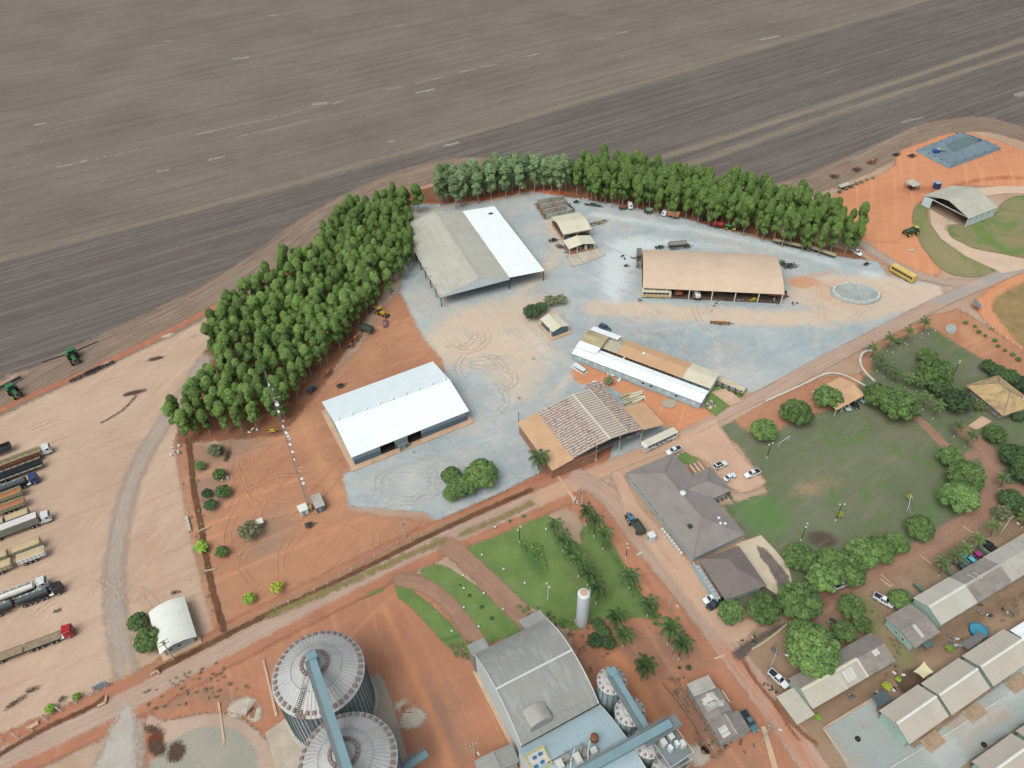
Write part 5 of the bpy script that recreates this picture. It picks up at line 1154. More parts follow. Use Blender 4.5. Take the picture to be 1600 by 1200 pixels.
t = thing('elevator_tower', 'steel bucket elevator tower with platforms next to the small silos', 'tower', tuple(P(1050,1172,17)*1.0)[:2]+(0,), heading((1010,1155),(1048,1131)))
for x in (-2.2, 2.2):
    for y in (-2.2, 2.2): MB().box(x-.12,y-.12,0,x+.12,y+.12,18).build('tower_leg', steel, t)
for k, z in enumerate((3.5, 7, 10.5, 14, 17.6)):
    MB().box(-2.9,-2.9,z,2.9,2.9,z+.12).build('deck', steel, t)
    for a, b in (((-2.9,-2.9),(2.9,-2.9)),((2.9,-2.9),(2.9,2.9)),((2.9,2.9),(-2.9,2.9)),((-2.9,2.9),(-2.9,-2.9))): MB().tube((a[0],a[1],z+1.1),(b[0],b[1],z+1.1),.05,n=5).build('rail', pale_paint, t)
for i in range(5):
    z = 3.5*i
    for s_ in (-1, 1): MB().strut((-2.2*s_,-2.2,z),(2.2*s_,-2.2,z+3.4),.1,.1).build('brace', steel, t)
for x in (-1.0, .6): MB().box(x,-.5,0,x+.7,.5,19.5).build('elevator_leg', bluish_roof, t)
for x, y in ((-1.6,.9),(.4,1.1),(1.5,-1.2)): MB().bbox(x,y,17.72,x+1.1,y+1.4,19.2,.08).build('machine', mach_w, t)
# end frame at the bottom centre: pale conveyor foot
a = P(668,1178,6); b = P(610,1215,6)
conveyor(a, b, 1.3, .8, 'short conveyor nose poking out right of the big silos', head=False)

# ------------------------------------------------------------------ white tank
t = thing('white_water_tower', 'tall white cylindrical water tank standing on the lawn among palms', 'water tank', tuple(P(909,973)))
mb = MB(); mb.lathe([(1.5,0),(1.5,13.4),(1.35,13.8),(.3,14.1)], n=32); mb.build('tank_body', M('tank_white', (226,230,236), .45, .04, .4, dirt=(206,206,204), damt=.25), t, smooth=False)
MB().lathe([(1.56,13.2),(1.56,13.4),(1.5,13.45)], n=32).build('rim', white_wall, t)
MB().lathe([(.95,14.0),(.95,14.12),(.3,14.2)], n=20).build('lid', dusty_conc, t)
mb = MB()
for z in np.arange(.4, 14.0, .6): mb.box(1.6,-.28,z,1.68,.28,z+.05)
mb.box(1.55,-.32,0,1.65,-.26,14.8); mb.box(1.55,.26,0,1.65,.32,14.8); o = mb.build('ladder', pale_paint, t); o.rotation_euler = (0,0,rad(20))
MB().tube((-1.66,0,0),(-1.66,0,1.6),.15,n=8).build('outlet_pipe', pale_paint, t); MB().bbox(2.2,-.5,0,3.0,.4,.7,.05).build('pump_box', rust, t)

# ------------------------------------------------------------------ lower right houses
t = thing('old_grey_house', 'old house with patched grey fibre roof beside the red road', 'house', tuple(P(1072.5,1071,0)), 0)
a = P(1084,1091,3.0); b = P(1127.5,1165,3.0); u = (b-a).normalized(); rz = math.atan2(u.y, u.x)
t.location = (P(1072.5,1071,3).x, P(1072.5,1071,3).y, 0); t.rotation_euler = (0,0,rz)
inv = Matrix.Rotation(-rz, 4, 'Z') @ Matrix.Translation(-t.location)
LO = lambda x, y, z: inv @ P(x, y, z)
q = LO(1127.5,1165,3); L = q.x; q2 = LO(1104,1053,3); Wn = q2.y; q3 = LO(1174,1137.5,3); q4 = LO(1147.5,1100,3)
hb = LO(1084,1091,3.0).x
pfA = [(0,3.6),(Wn,3.6)]; roof_sheet(t, [(0,3.6),(Wn*.5,3.9),(Wn,3.6)], 0, hb, fibre_roof, ribs=.9)
wall_x(t, .3, hb-.3, .3, 0, 3.4, grey_wall); wall_x(t, .3, hb-.3, Wn-.3, 0, 3.4, grey_wall, side=1); wall_y(t, .3, .3, Wn-.3, 0, 3.4, grey_wall)
hm = LO(1110,1129,3).x; Wm = LO(1125,1078,3).y*1.0
pm = [(0,3.0),(Wm*.5,4.0),(Wm,3.0)]
roof_sheet(t, pm, hb, hm, fibre_dark, ribs=.9)
patch_m = M('new_sheet_patch', (206,202,194), .8, .08, .6)
rp = random.Random(9)
for i in range(9):
    x = hb+.3+rp.random()*(hm-hb-2.6); y = .4+rp.random()*(Wm*.9-2); roof_sheet(t, pm, x, x+rp.choice([.9,1.1,1.8]), patch_m if i % 3 else MATS['fibre_cement'], name='roof_patch', ribs=.9, y0=y, y1=min(y+rp.uniform(.8,2.6), Wm-.2), lift=.04+.004*i, th=.02)
wall_x(t, hb, hm, .4, 0, 2.9, grey_wall); wall_x(t, hb, hm, Wm-.4, 0, 2.9, grey_wall, side=1)
Wh = q4.y; he = (q.x+q3.x)/2
hip_roof(t, hm, 0, he, Wh, 3.0, 1.7, fibre_dark, hx0=.01, hx1=(he-hm)*.55) if False else None
pz = [(0,3.0),(Wh*.5,4.6),(Wh,3.0)]
roof_sheet(t, pz, hm, he, fibre_dark, ribs=.9)
roof_sheet(t, pz, hm+2.0, hm+4.2, patch_m, name='roof_patch', ribs=.9, y0=1.0, y1=2.8, lift=.05, th=.02)
end_wall(t, he-.5, pz, grey_wall, inset=.3); wall_x(t, hm, he-.4, .4, 0, 2.9, grey_wall); wall_x(t, hm, he-.4, Wh-.4, 0, 2.9, grey_wall, side=1)
mb = MB(); mb.strut((hm,Wh*.5,4.72),(he,Wh*.5,4.72),.3,.1); mb.build('ridge_cap', fibre_roof, t)
for x in (hb+2, hb+5, hm+2, hm+5): win_x(t, x, .4, 1.7, 1.0, .8)
MB().strut((hb+1,Wm+.3,3.2),(hb+4,Wm+.4,3.2),.1,.3).build('gutter', pale_paint, t)
# row house under the mango trees
Z = 3.0
loc, rz, L, W = rectF((1270,1108), (1400,1032.5), (1365,986), Z)
t = thing('row_house', 'long low house with mixed light and dark grey sheets beneath the largest mango tree', 'house', loc, rz)
pf = [(0,Z),(W*.52,Z+1.5),(W,Z)]
rowm = M('row_light_sheet', (192,186,172), .8, .06, .25, dirt=(172,162,148), damt=.4)
seg = [(0,.42,0,.52,rowm),(.42,.66,0,.52,fibre_roof),(.66,1,0,.52,fibre_dark),(0,.5,.52,1,fibre_dark),(.5,1,.52,1,M('mid_fibre',(138,130,126),.9,.1,.4,dirt=(120,110,104),damt=.5))]
for a0, a1, b0, b1, m in seg: roof_sheet(t, pf, L*a0, L*a1, m, y0=W*b0, y1=W*b1, ribs=.9)
roof_sheet(t, pf, L*.44, L*.56, patch_m, name='roof_patch', ribs=.9, y0=W*.12, y1=W*.42, lift=.05, th=.02); roof_sheet(t, pf, L*.83, L*.90, patch_m, name='roof_patch', ribs=.9, y0=W*.34, y1=W*.50, lift=.05, th=.02)
roof_sheet(t, pf, L*.645, L*.665, cream_roof, name='sheet_edge', ribs=0, y0=0, y1=W*.52, lift=.09, th=.03)
ridge_cap(t, 0, L*.66, W*.52, Z+1.56, cream_roof)
wall_x(t, .3, L-.3, .6, 0, Z-.1, brown_wall); wall_x(t, .3, L-.3, W-.5, 0, Z-.1, mint_wall, side=1); end_wall(t, L-.5, pf, mint_wall, inset=.5); end_wall(t, .3, pf, mint_wall, inset=.5)
for i in range(8): win_x(t, 3+i*(L-5)/8, .6, 1.6, 1.0, .9)
pl_ = [(-W*.0,2.2),(W,2.2)]
roof_sheet(t, [(-1.0,2.3),(W-2,2.5)], -5.2, -.05, rowm, name='lean_to_roof', ribs=.9); wall_y(t, -5.0, -.8, W-2.2, 0, 2.2, brown_wall, name='lean_to_wall')
# upper right row house
Z = 3.2
loc, rz, L, W = rectF((1470,977.5), (1600,898), (1426,935) if False else (1597+0,839), Z)
L = (P(1660,861,Z)-P(1470,977.5,Z)).length
t = thing('long_row_house', 'long row house with a clean light grey end and darker old sheets further right', 'house', loc, rz)
W = abs((inv_ := (Matrix.Rotation(-rz, 4, 'Z') @ Matrix.Translation((-loc[0], -loc[1], 0)))) and (inv_ @ P(1426,935,Z)).y)
ls = (inv_ @ P(1527,942,Z)).x
pf = [(0,Z),(W*.52,Z+1.8),(W,Z)]
gl = M('clean_grey_sheet', (190,184,174), .75, .05, .2, dirt=(178,168,156), damt=.3)
roof_sheet(t, pf, 0, ls, gl, ribs=1.0, lift=.25); roof_sheet(t, pf, ls-.2, ls+13, fibre_dark, ribs=.9); roof_sheet(t, pf, ls+13, L, fibre_roof, ribs=.9, lift=.05)
ridge_cap(t, 0, ls, W*.52, Z+2.1, M('pale_ridge',(216,214,208),.7,.1,1)); ridge_cap(t, ls, L, W*.52, Z+1.87, fibre_roof)
for x0, y0 in ((ls+4,W*.62),(ls+5.6,W*.58)): roof_sheet(t, pf, x0, x0+.3, patch_m, name='roof_patch', ribs=0, y0=y0-1.2, y1=y0+1.4, lift=.06, th=.02)
end_wall(t, .3, pf, mint_wall, inset=.4); wall_x(t, .3, L, .5, 0, Z-.1, grey_wall); wall_x(t, .3, L, W-.5, 0, Z-.1, mint_wall, side=1)
for i in range(8): win_x(t, 2+i*3.6, .5, 1.6, 1.0, .9); win_x(t, 3+i*3.6, W-.5, 1.6, 1.0, .9, side=1)
for i, x in enumerate((1.5, 5.5, 16, 22, 30)): MB().box(x, W+.2, 0, x+.9, W+3.6, 1.2).build('entry_wall', M('mossy_green', (110,124,108), .9, .15, .6), t)
# small annex
t, *_ = shed('low_annex_house', 'low dark grey roofed house with mint walls in front of the long row house', 'house', (1429,1012.5), (1469,988), (1387,963), 2.9, 1.0, fibre_dark, mint_wall, 'across', wins=[('l',.35,1.4,.7,.6),('l',.6,1.4,.7,.6)])
roof_sheet(t, _[4], 3.5, 4.4, patch_m, name='roof_patch', ribs=0, y0=1.0, y1=4.5, lift=.06, th=.02)
# terraced houses
ter = [((1421,1163),(1483,1119),(1374,1110),'nearest left house of the middle terrace, mint gable showing'),
       ((1487.5,1117.5),(1547.5,1075),(1440.5,1066.5),'middle house of the middle terrace above the cream shade sail end'),
       ((1552.5,1072.5),(1618,1028),(1502.5,1025),'right hand house of the middle terrace beside the dark awning'),
       ((1565,1240),(1628,1193),(1516,1191.5),'house of the lower terrace cut by the bottom right corner'),
       ((1633,1190),(1700,1146),(1580,1146),'house of the lower terrace at the right picture edge')]
rdg = M('bleached_ridge', (226,224,218), .7, .06, .6)
beige2 = M('terrace_sheet', (190,180,168), .75, .05, .15, dirt=(182,166,148), damt=.35)
for FL, FR, BL, l in ter:
    t, loc, rz, L, W, pf = shed('terrace_house', l, 'house', FL, FR, BL, 3.2, 1.9, beige2, mint_wall, 'across', ov=.5, wins=[('l',.5,2.6,.6,.5),('f',.25,1.5,1.1,.9),('f',.7,1.5,1.1,.9)], cap=rdg)
    t['group'] = 'terraced houses'
    rp = random.Random(len(l)); mb = MB()
    zr = ground_mat('bleach', [(230,228,224),(222,220,214)], .5, 1, soft=.5, wander=.3, alpha=.6, bump=0)
    MB().box(L*.35, -3.2, .05, L*.75, -.1, .16).build('front_slab', M('front_slab', (176,150,126), .9, .15, .6, dirt=(150,130,112), damt=.6), t)
    MB().box(L-.5, .3, 2.0, L+.25, W-.3, 3.0).build('gap_gutter', M('teal_gutter', (84,110,108), .8, .1, 1), t)
# far right white house + dark awning + pool
t, *_ = shed('white_roof_house', 'white-roofed house with blue wall at the right picture edge', 'house', (1608,1012), (1650,985), (1575,986.5), 3.0, .8, white_roof, blue_wall, 'across')
# ================================================================== VEGETATION
def leaf_mat(name, c1, c2, c3, scale=0.5):
    m, nt, b, out = new_mat(name)
    geo = N(nt, 'ShaderNodeNewGeometry').outputs['Position']; oi = N(nt, 'ShaderNodeObjectInfo').outputs['Random']
    at = N(nt, 'ShaderNodeAttribute'); at.attribute_name = 'tone'
    c = mixc(nt, at.outputs['Fac'], c1, c2)
    c = mixc(nt, math_(nt, 'MULTIPLY', ramp(nt, noise(nt, geo, scale, 3), .5, .75), .6), c, c3)
    k = math_(nt, 'MULTIPLY_ADD', oi, 0.6, 0.7)
    v = nt.nodes.new('ShaderNodeVectorMath'); v.operation = 'SCALE'; nt.links.new(c, v.inputs[0]); nt.links.new(k, v.inputs['Scale'])
    nt.links.new(v.outputs[0], b.inputs['Base Color']); b.inputs['Roughness'].default_value = .6; b.inputs['Specular IOR Level'].default_value = .25
    return m
euc_leaf = leaf_mat('eucalyptus_leaves', (.052,.105,.026), (.14,.23,.056), (.19,.265,.08))
pale_leaf = leaf_mat('pale_eucalyptus_leaves', (.08,.14,.06), (.17,.25,.115), (.23,.30,.17))
mango_leaf = leaf_mat('mango_leaves', (.042,.088,.028), (.115,.195,.055), (.17,.24,.075), .9)
dark_leaf = leaf_mat('dark_leaves', (.025,.055,.022), (.06,.11,.04), (.08,.13,.05), .9)
bright_leaf = leaf_mat('bright_leaves', (.10,.20,.03), (.22,.36,.05), (.30,.42,.06), .9)
yellow_leaf = leaf_mat('yellow_leaves', (.20,.26,.03), (.36,.40,.05), (.40,.42,.08), .9)
thin_leaf = leaf_mat('olive_leaves', (.09,.12,.06), (.17,.20,.10), (.22,.22,.13), .9)
palm_leaf = leaf_mat('palm_leaves', (.026,.062,.020), (.062,.12,.036), (.10,.15,.05), .9)
coco_leaf = leaf_mat('coconut_leaves', (.035,.07,.022), (.08,.125,.04), (.16,.17,.06), .9)
bark = M('pale_bark', (176,160,140), .9, .2, 2.0)
bark_d = M('brown_bark', (112,92,76), .95, .2, 2.0)

def leaves(blobs, n, size, mat, name, seed, flat=1.0, droop=0.3, elong=1.6, shell=0.55):
    """leaf clumps spread through ellipsoid blobs (cx, cy, cz, rx, ry, rz); many small bent two-face leaves"""
    r = np.random.RandomState(seed); w = np.array([b[3]*b[4]+b[3]*b[5] for b in blobs]); w = w/w.sum()
    k = r.choice(len(blobs), n, p=w); B = np.array(blobs)[k]
    d = r.normal(size=(n, 3)); d /= np.linalg.norm(d, axis=1)[:, None]
    d[:, 2] = np.where(r.rand(n) < .75, np.abs(d[:, 2]), d[:, 2])
    rad_ = shell+(1-shell)*r.rand(n)**.5
    c = B[:, :3]+d*B[:, 3:6]*rad_[:, None]
    nrm = d+r.normal(size=(n, 3))*.55; nrm[:, 2] += .35; nrm /= np.linalg.norm(nrm, axis=1)[:, None]
    t = np.cross(nrm, r.normal(size=(n, 3))); t /= np.linalg.norm(t, axis=1)[:, None]+1e-9
    b = np.cross(nrm, t); s = size*(.6+.8*r.rand(n))
    t = t*(s*elong/2)[:, None]; b = b*(s/2)[:, None]; dn = nrm*(s*droop)[:, None]
    V = np.stack([c-t-dn, c-b*.9, c+t-dn, c+b*.9], 1).reshape(-1, 3)
    me = bpy.data.meshes.new(name); i = np.arange(n)*4
    F = np.stack([i, i+1, i+3, i+1, i+2, i+3], 1).ravel()
    me.vertices.add(n*4); me.vertices.foreach_set('co', V.ravel().astype(np.float32))
    me.loops.add(n*6); me.loops.foreach_set('vertex_index', F.astype(np.int32)); me.polygons.add(n*2)
    me.polygons.foreach_set('loop_start', np.arange(0, n*6, 3, dtype=np.int32)); me.polygons.foreach_set('loop_total', np.full(n*2, 3, np.int32)); me.update()
    zmin = c[:, 2].min(); zr = c[:, 2].max()-zmin+1e-6
    tone = np.clip(.35*r.rand(n)+.65*r.rand(len(blobs))[k], 0, 1)
    a = me.attributes.new('tone', 'FLOAT', 'POINT'); a.data.foreach_set('value', np.repeat(tone, 4).astype(np.float32))
    me.materials.append(mat); return me
def tree_proto(name, me, trunk_h, tr, mat, limbs=4, seed=0, lean=0.0, crown_r=2.0, foot=False):
    r = random.Random(seed); o = bpy.data.objects.new(name, None); COL.objects.link(o)
    c = bpy.data.objects.new('crown', me); COL.objects.link(c); c.parent = o
    mb = MB(); p = Vector((0,0,-.1)); pts = [p]
    for i in range(1, 5): pts.append(Vector((lean*i/4+r.uniform(-.1,.1), r.uniform(-.1,.1), trunk_h*i/4)))
    for i in range(4): mb.tube(pts[i], pts[i+1], tr*(1-.18*i), tr*(1-.18*(i+1)), 7)
    for i in range(limbs):
        a = 6.28*i/limbs+r.uniform(-.4,.4); s = pts[2+i % 2]; mb.tube(s, s+Vector((math.cos(a)*crown_r*.6, math.sin(a)*crown_r*.6, trunk_h*.35)), tr*.45, tr*.15, 5)
    t = mb.build('trunk', mat, o)
    if foot: MB().tube((0,0,0),(0,0,1.1),tr*1.08,tr*1.04,8).build('painted_band', pale_paint, t)
    return o
PROTO = {}
def get_proto(key, makers): 
    if key not in PROTO: PROTO[key] = makers()
    return PROTO[key]
USED = set()
def put(proto, loc, rz, sc, label, cat, group):
    if proto.name in USED: o = copy_tree(proto)
    else: USED.add(proto.name); o = proto
    o.location = loc; o.rotation_euler = (0, 0, rz); o.scale = sc if isinstance(sc, tuple) else (sc, sc, sc)
    tag(o, label, cat, group); return o

# --- eucalyptus: tall, narrow, rounded tips
def euc(seed, mat, n=7000, open_=False):
    r = random.Random(seed); blobs = []
    blobs.append((r.uniform(-.3,.3), r.uniform(-.3,.3), 12.6, 1.75, 1.75, 3.1))
    for k in range(7):
        a = k*2.4+r.uniform(-.4,.4); q = r.uniform(.9, 1.5); z = r.uniform(7.5, 12.5); blobs.append((q*math.cos(a), q*math.sin(a), z, r.uniform(.9,1.35), r.uniform(.9,1.35), r.uniform(1.3,2.2)))
    for k in range(5):
        a = k*2.4+r.uniform(-.4,.4); q = r.uniform(.5, 1.3); blobs.append((q*math.cos(a), q*math.sin(a), r.uniform(3.5, 7), 1.0, 1.0, 1.5))
    return leaves(blobs, n, .36, mat, 'eucalyptus_crown', seed, droop=.35)
EU = [tree_proto('eucalyptus_tree', euc(s, euc_leaf), 13.5, .16, bark, 3, s, crown_r=1.6) for s in (1, 2, 3)]
PE = [tree_proto('pale_eucalyptus_tree', euc(s+10, pale_leaf, 3600, True), 13.5, .16, bark, 4, s, crown_r=1.8) for s in (1, 2)]
def fill(poly_px, spacing, rnd, jit=.3):
    w = XY(poly_px); xs = [p[0] for p in w]; ys = [p[1] for p in w]; out = []; j = 0; y = min(ys)
    while y < max(ys):
        x = min(xs)+(j % 2)*spacing/2
        while x < max(xs):
            q = (x+rnd.uniform(-jit, jit)*spacing, y+rnd.uniform(-jit, jit)*spacing)
            X = np.array([q[0]]); Y = np.array([q[1]])
            D, ins, _, _ = seg_dist(X, Y, w, True)
            if ins[0]: out.append(q)
            x += spacing
        y += spacing*.87; j += 1
    return out
rn = random.Random(11)
# ground outlines of the plantations (where trunks stand)
left_poly = [(283,690),(268,662),(292,648),(310,620),(335,600),(340,560),(330,545),(360,515),(380,470),(430,452),(445,425),(490,410),(520,375),(545,350),(590,330),(640,322),(650,345),(645,380),(645,420),(625,445),(600,470),(575,500),(545,535),(520,560),(500,590),(470,610),(455,655),(430,668),(380,676),(330,688)]
row_poly = [(890,302),(915,318),(985,332),(1060,345),(1130,360),(1180,375),(1240,392),(1290,402),(1340,405),(1345,385),(1310,358),(1255,338),(1200,325),(1120,308),(1040,295),(960,283),(900,278)]
pL = fill(left_poly, 4.3, rn); pR = fill(row_poly, 4.6, rn)
allp = [(q, 'L') for q in pL]+[(q, 'R') for q in pR]
print('EUC', len(pL), len(pR))
def dist_cam(q): return math.hypot(q[0], q[1])
allp.sort(key=lambda a: dist_cam(a[0]))
far_v = []
edge_d = {}
def LBL(q, w):
    X = np.array([q[0]]); Y = np.array([q[1]]); D = seg_dist(X, Y, XY(left_poly if w == 'L' else row_poly), True)[0][0]
    side = 'edge' if D < 3.0 else 'middle'
    if w == 'L':
        near = 'near the lattice mast' if (Vector(q)-P(480,700).xy).length < 45 else 'beside the open warehouse' if (Vector(q)-P(650,400).xy).length < 40 else 'midway along it'
        return 'tall eucalyptus at the %s of the left plantation %s' % (side, near)
    f = P(890,302).xy; d = (Vector(q)-f).length
    near = 'toward the pale group' if d < 45 else 'behind the beige workshop' if d < 105 else 'toward the orange earth end'
    return 'tall eucalyptus at the %s of the right-hand row %s' % (side, near)
for i, (q, w) in enumerate(allp):
    s = rn.uniform(.66, 1.02)*(1.08 if w == 'R' else .95); s = (s*rn.uniform(.95,1.1), s*rn.uniform(.95,1.1), s*(1.12 if w == 'R' else 1.0)); rz = rn.uniform(0, 6.28)
    if i < 296:
        put(EU[i % 3], (q[0], q[1], 0), rz, s, LBL(q, w), 'tree', 'eucalyptus trees of the left plantation' if w == 'L' else 'eucalyptus trees of the row behind the workshop')
    else: far_v.append((q, rz, s, i % 3))
if far_v:       # the farthest, past the first 296: one joined mass
    Vs = []; Fs = []; Ts = []; b = 0
    for q, rz, s, k in far_v:
        me = EU[k].children[0].data if EU[k].children[0].name.startswith('crown') else EU[k].children[1].data
        n = len(me.vertices); co = np.empty(n*3, np.float32); me.vertices.foreach_get('co', co); co = co.reshape(-1, 3)*np.array(s)
        c, s_ = math.cos(rz), math.sin(rz); co = co @ np.array([[c, s_, 0], [-s_, c, 0], [0, 0, 1]]); co[:, 0] += q[0]; co[:, 1] += q[1]
        li = np.empty(len(me.loops), np.int32); me.loops.foreach_get('vertex_index', li); tn = np.empty(n, np.float32); me.attributes['tone'].data.foreach_get('value', tn)
        Vs.append(co); Fs.append(li+b); Ts.append(tn); b += n
    V = np.concatenate(Vs); F = np.concatenate(Fs); me = bpy.data.meshes.new('eucalyptus_wood')
    me.vertices.add(len(V)); me.vertices.foreach_set('co', V.ravel().astype(np.float32)); me.loops.add(len(F)); me.loops.foreach_set('vertex_index', F.astype(np.int32)); nf = len(F)//3
    me.polygons.add(nf); me.polygons.foreach_set('loop_start', np.arange(0, nf*3, 3, dtype=np.int32)); me.polygons.foreach_set('loop_total', np.full(nf, 3, np.int32)); me.update()
    a = me.attributes.new('tone', 'FLOAT', 'POINT'); a.data.foreach_set('value', np.concatenate(Ts)); me.materials.append(euc_leaf)
    o = bpy.data.objects.new('eucalyptus_wood', me); COL.objects.link(o); o['kind'] = 'stuff'
    mb = MB()
    for q, rz, s, k in far_v: mb.tube((q[0], q[1], -.1), (q[0], q[1], 13*s[2]), .15, .06, 5)
    mb.build('eucalyptus_trunks', bark, None, kind='stuff')
# pale grey-green group between them, seen thinner
pale_px = [(688,322),(700,318),(712,326),(735,312),(748,318),(757,306),(768,312),(780,302),(790,310),(800,300),(812,306),(822,298),(835,300),(850,298),(862,300),(873,304),(884,300),(742,300),(776,295),(806,292),(700,305),(858,290),(722,322),(745,310),(763,303),(785,298),(818,296),(828,294),(842,293),(868,292),(880,294),(690,312),(712,312),(728,308),(890,296),(795,292)]
for x, y in pale_px:
    g = P(x, y); put(PE[rn.randrange(2)], (g.x, g.y, 0), rn.uniform(0, 6.28), (rn.uniform(1.2,1.5), rn.uniform(1.2,1.5), rn.uniform(1.0,1.2)), 'pale grey-green eucalyptus of the thin group above the open warehouse', 'tree', 'pale eucalyptus trees above the warehouse')
g = P(655,333); put(EU[0], (g.x, g.y, 0), 1, (1.35,1.35,.95), 'lone bushy eucalyptus between the plantation and the pale group', 'tree', None)

# --- mango and other round trees
def round_tree(seed, mat, n, R_=5.0, h=7.0, lumps=26, size=.6, name='round_crown'):
    r = random.Random(seed); blobs = []
    for k in range(lumps):
        a = k*2.399963+r.uniform(-.2,.2); f = math.sqrt((k+.5)/lumps); el = math.acos(max(0, min(1, 1-f*f*.98)))*1.0
        x = math.sin(el)*R_*.80*math.cos(a); y = math.sin(el)*R_*.80*math.sin(a); z = h*.42+math.cos(el)*h*.48
        q = R_*r.uniform(.17, .30); blobs.append((x, y, z, q, q, q*.85))
    blobs.append((0, 0, h*.5, R_*.72, R_*.72, h*.36))
    return leaves(blobs, n, size, mat, name, seed, droop=.3, shell=.8)
RT = {}
def RTp(kind):
    if kind not in RT:
        spec = {'mango': (mango_leaf, 8500, .42, 38), 'dark': (dark_leaf, 5000, .42, 26), 'bright': (bright_leaf, 1800, .55, 16), 'yellow': (yellow_leaf, 1400, .5, 14), 'olive': (thin_leaf, 1700, .45, 16), 'green': (mango_leaf, 6000, .42, 26)}[kind]
        RT[kind] = []
        for s in range(2 if kind in ('mango', 'green', 'dark') else 1):
            me = round_tree(40+s*7+len(kind), spec[0], spec[1], 5, 7, spec[3], spec[2])
            RT[kind].append(tree_proto({'mango':'mango_tree','dark':'dark_tree','bright':'young_tree','yellow':'yellow_shrub','olive':'sparse_tree','green':'leafy_tree'}[kind], me, 4.4, .32, bark_d, 4, s, crown_r=3.5, foot=kind == 'mango'))
    return RT[kind]
def round_at(kind, x, y, r, label, cat='tree', group=None, squash=1.0):
    """x, y, r: centre and radius of the crown in the picture"""
    z = 3.0; Rm = r*scale_at(x, y, z); sc = Rm/5.0; q = P(x, y, 4.2*sc*squash)
    pr = RTp(kind); return put(pr[rn.randrange(len(pr))], (q.x, q.y, 0), rn.uniform(0, 6.28), (sc, sc, sc*squash), label, cat, group)
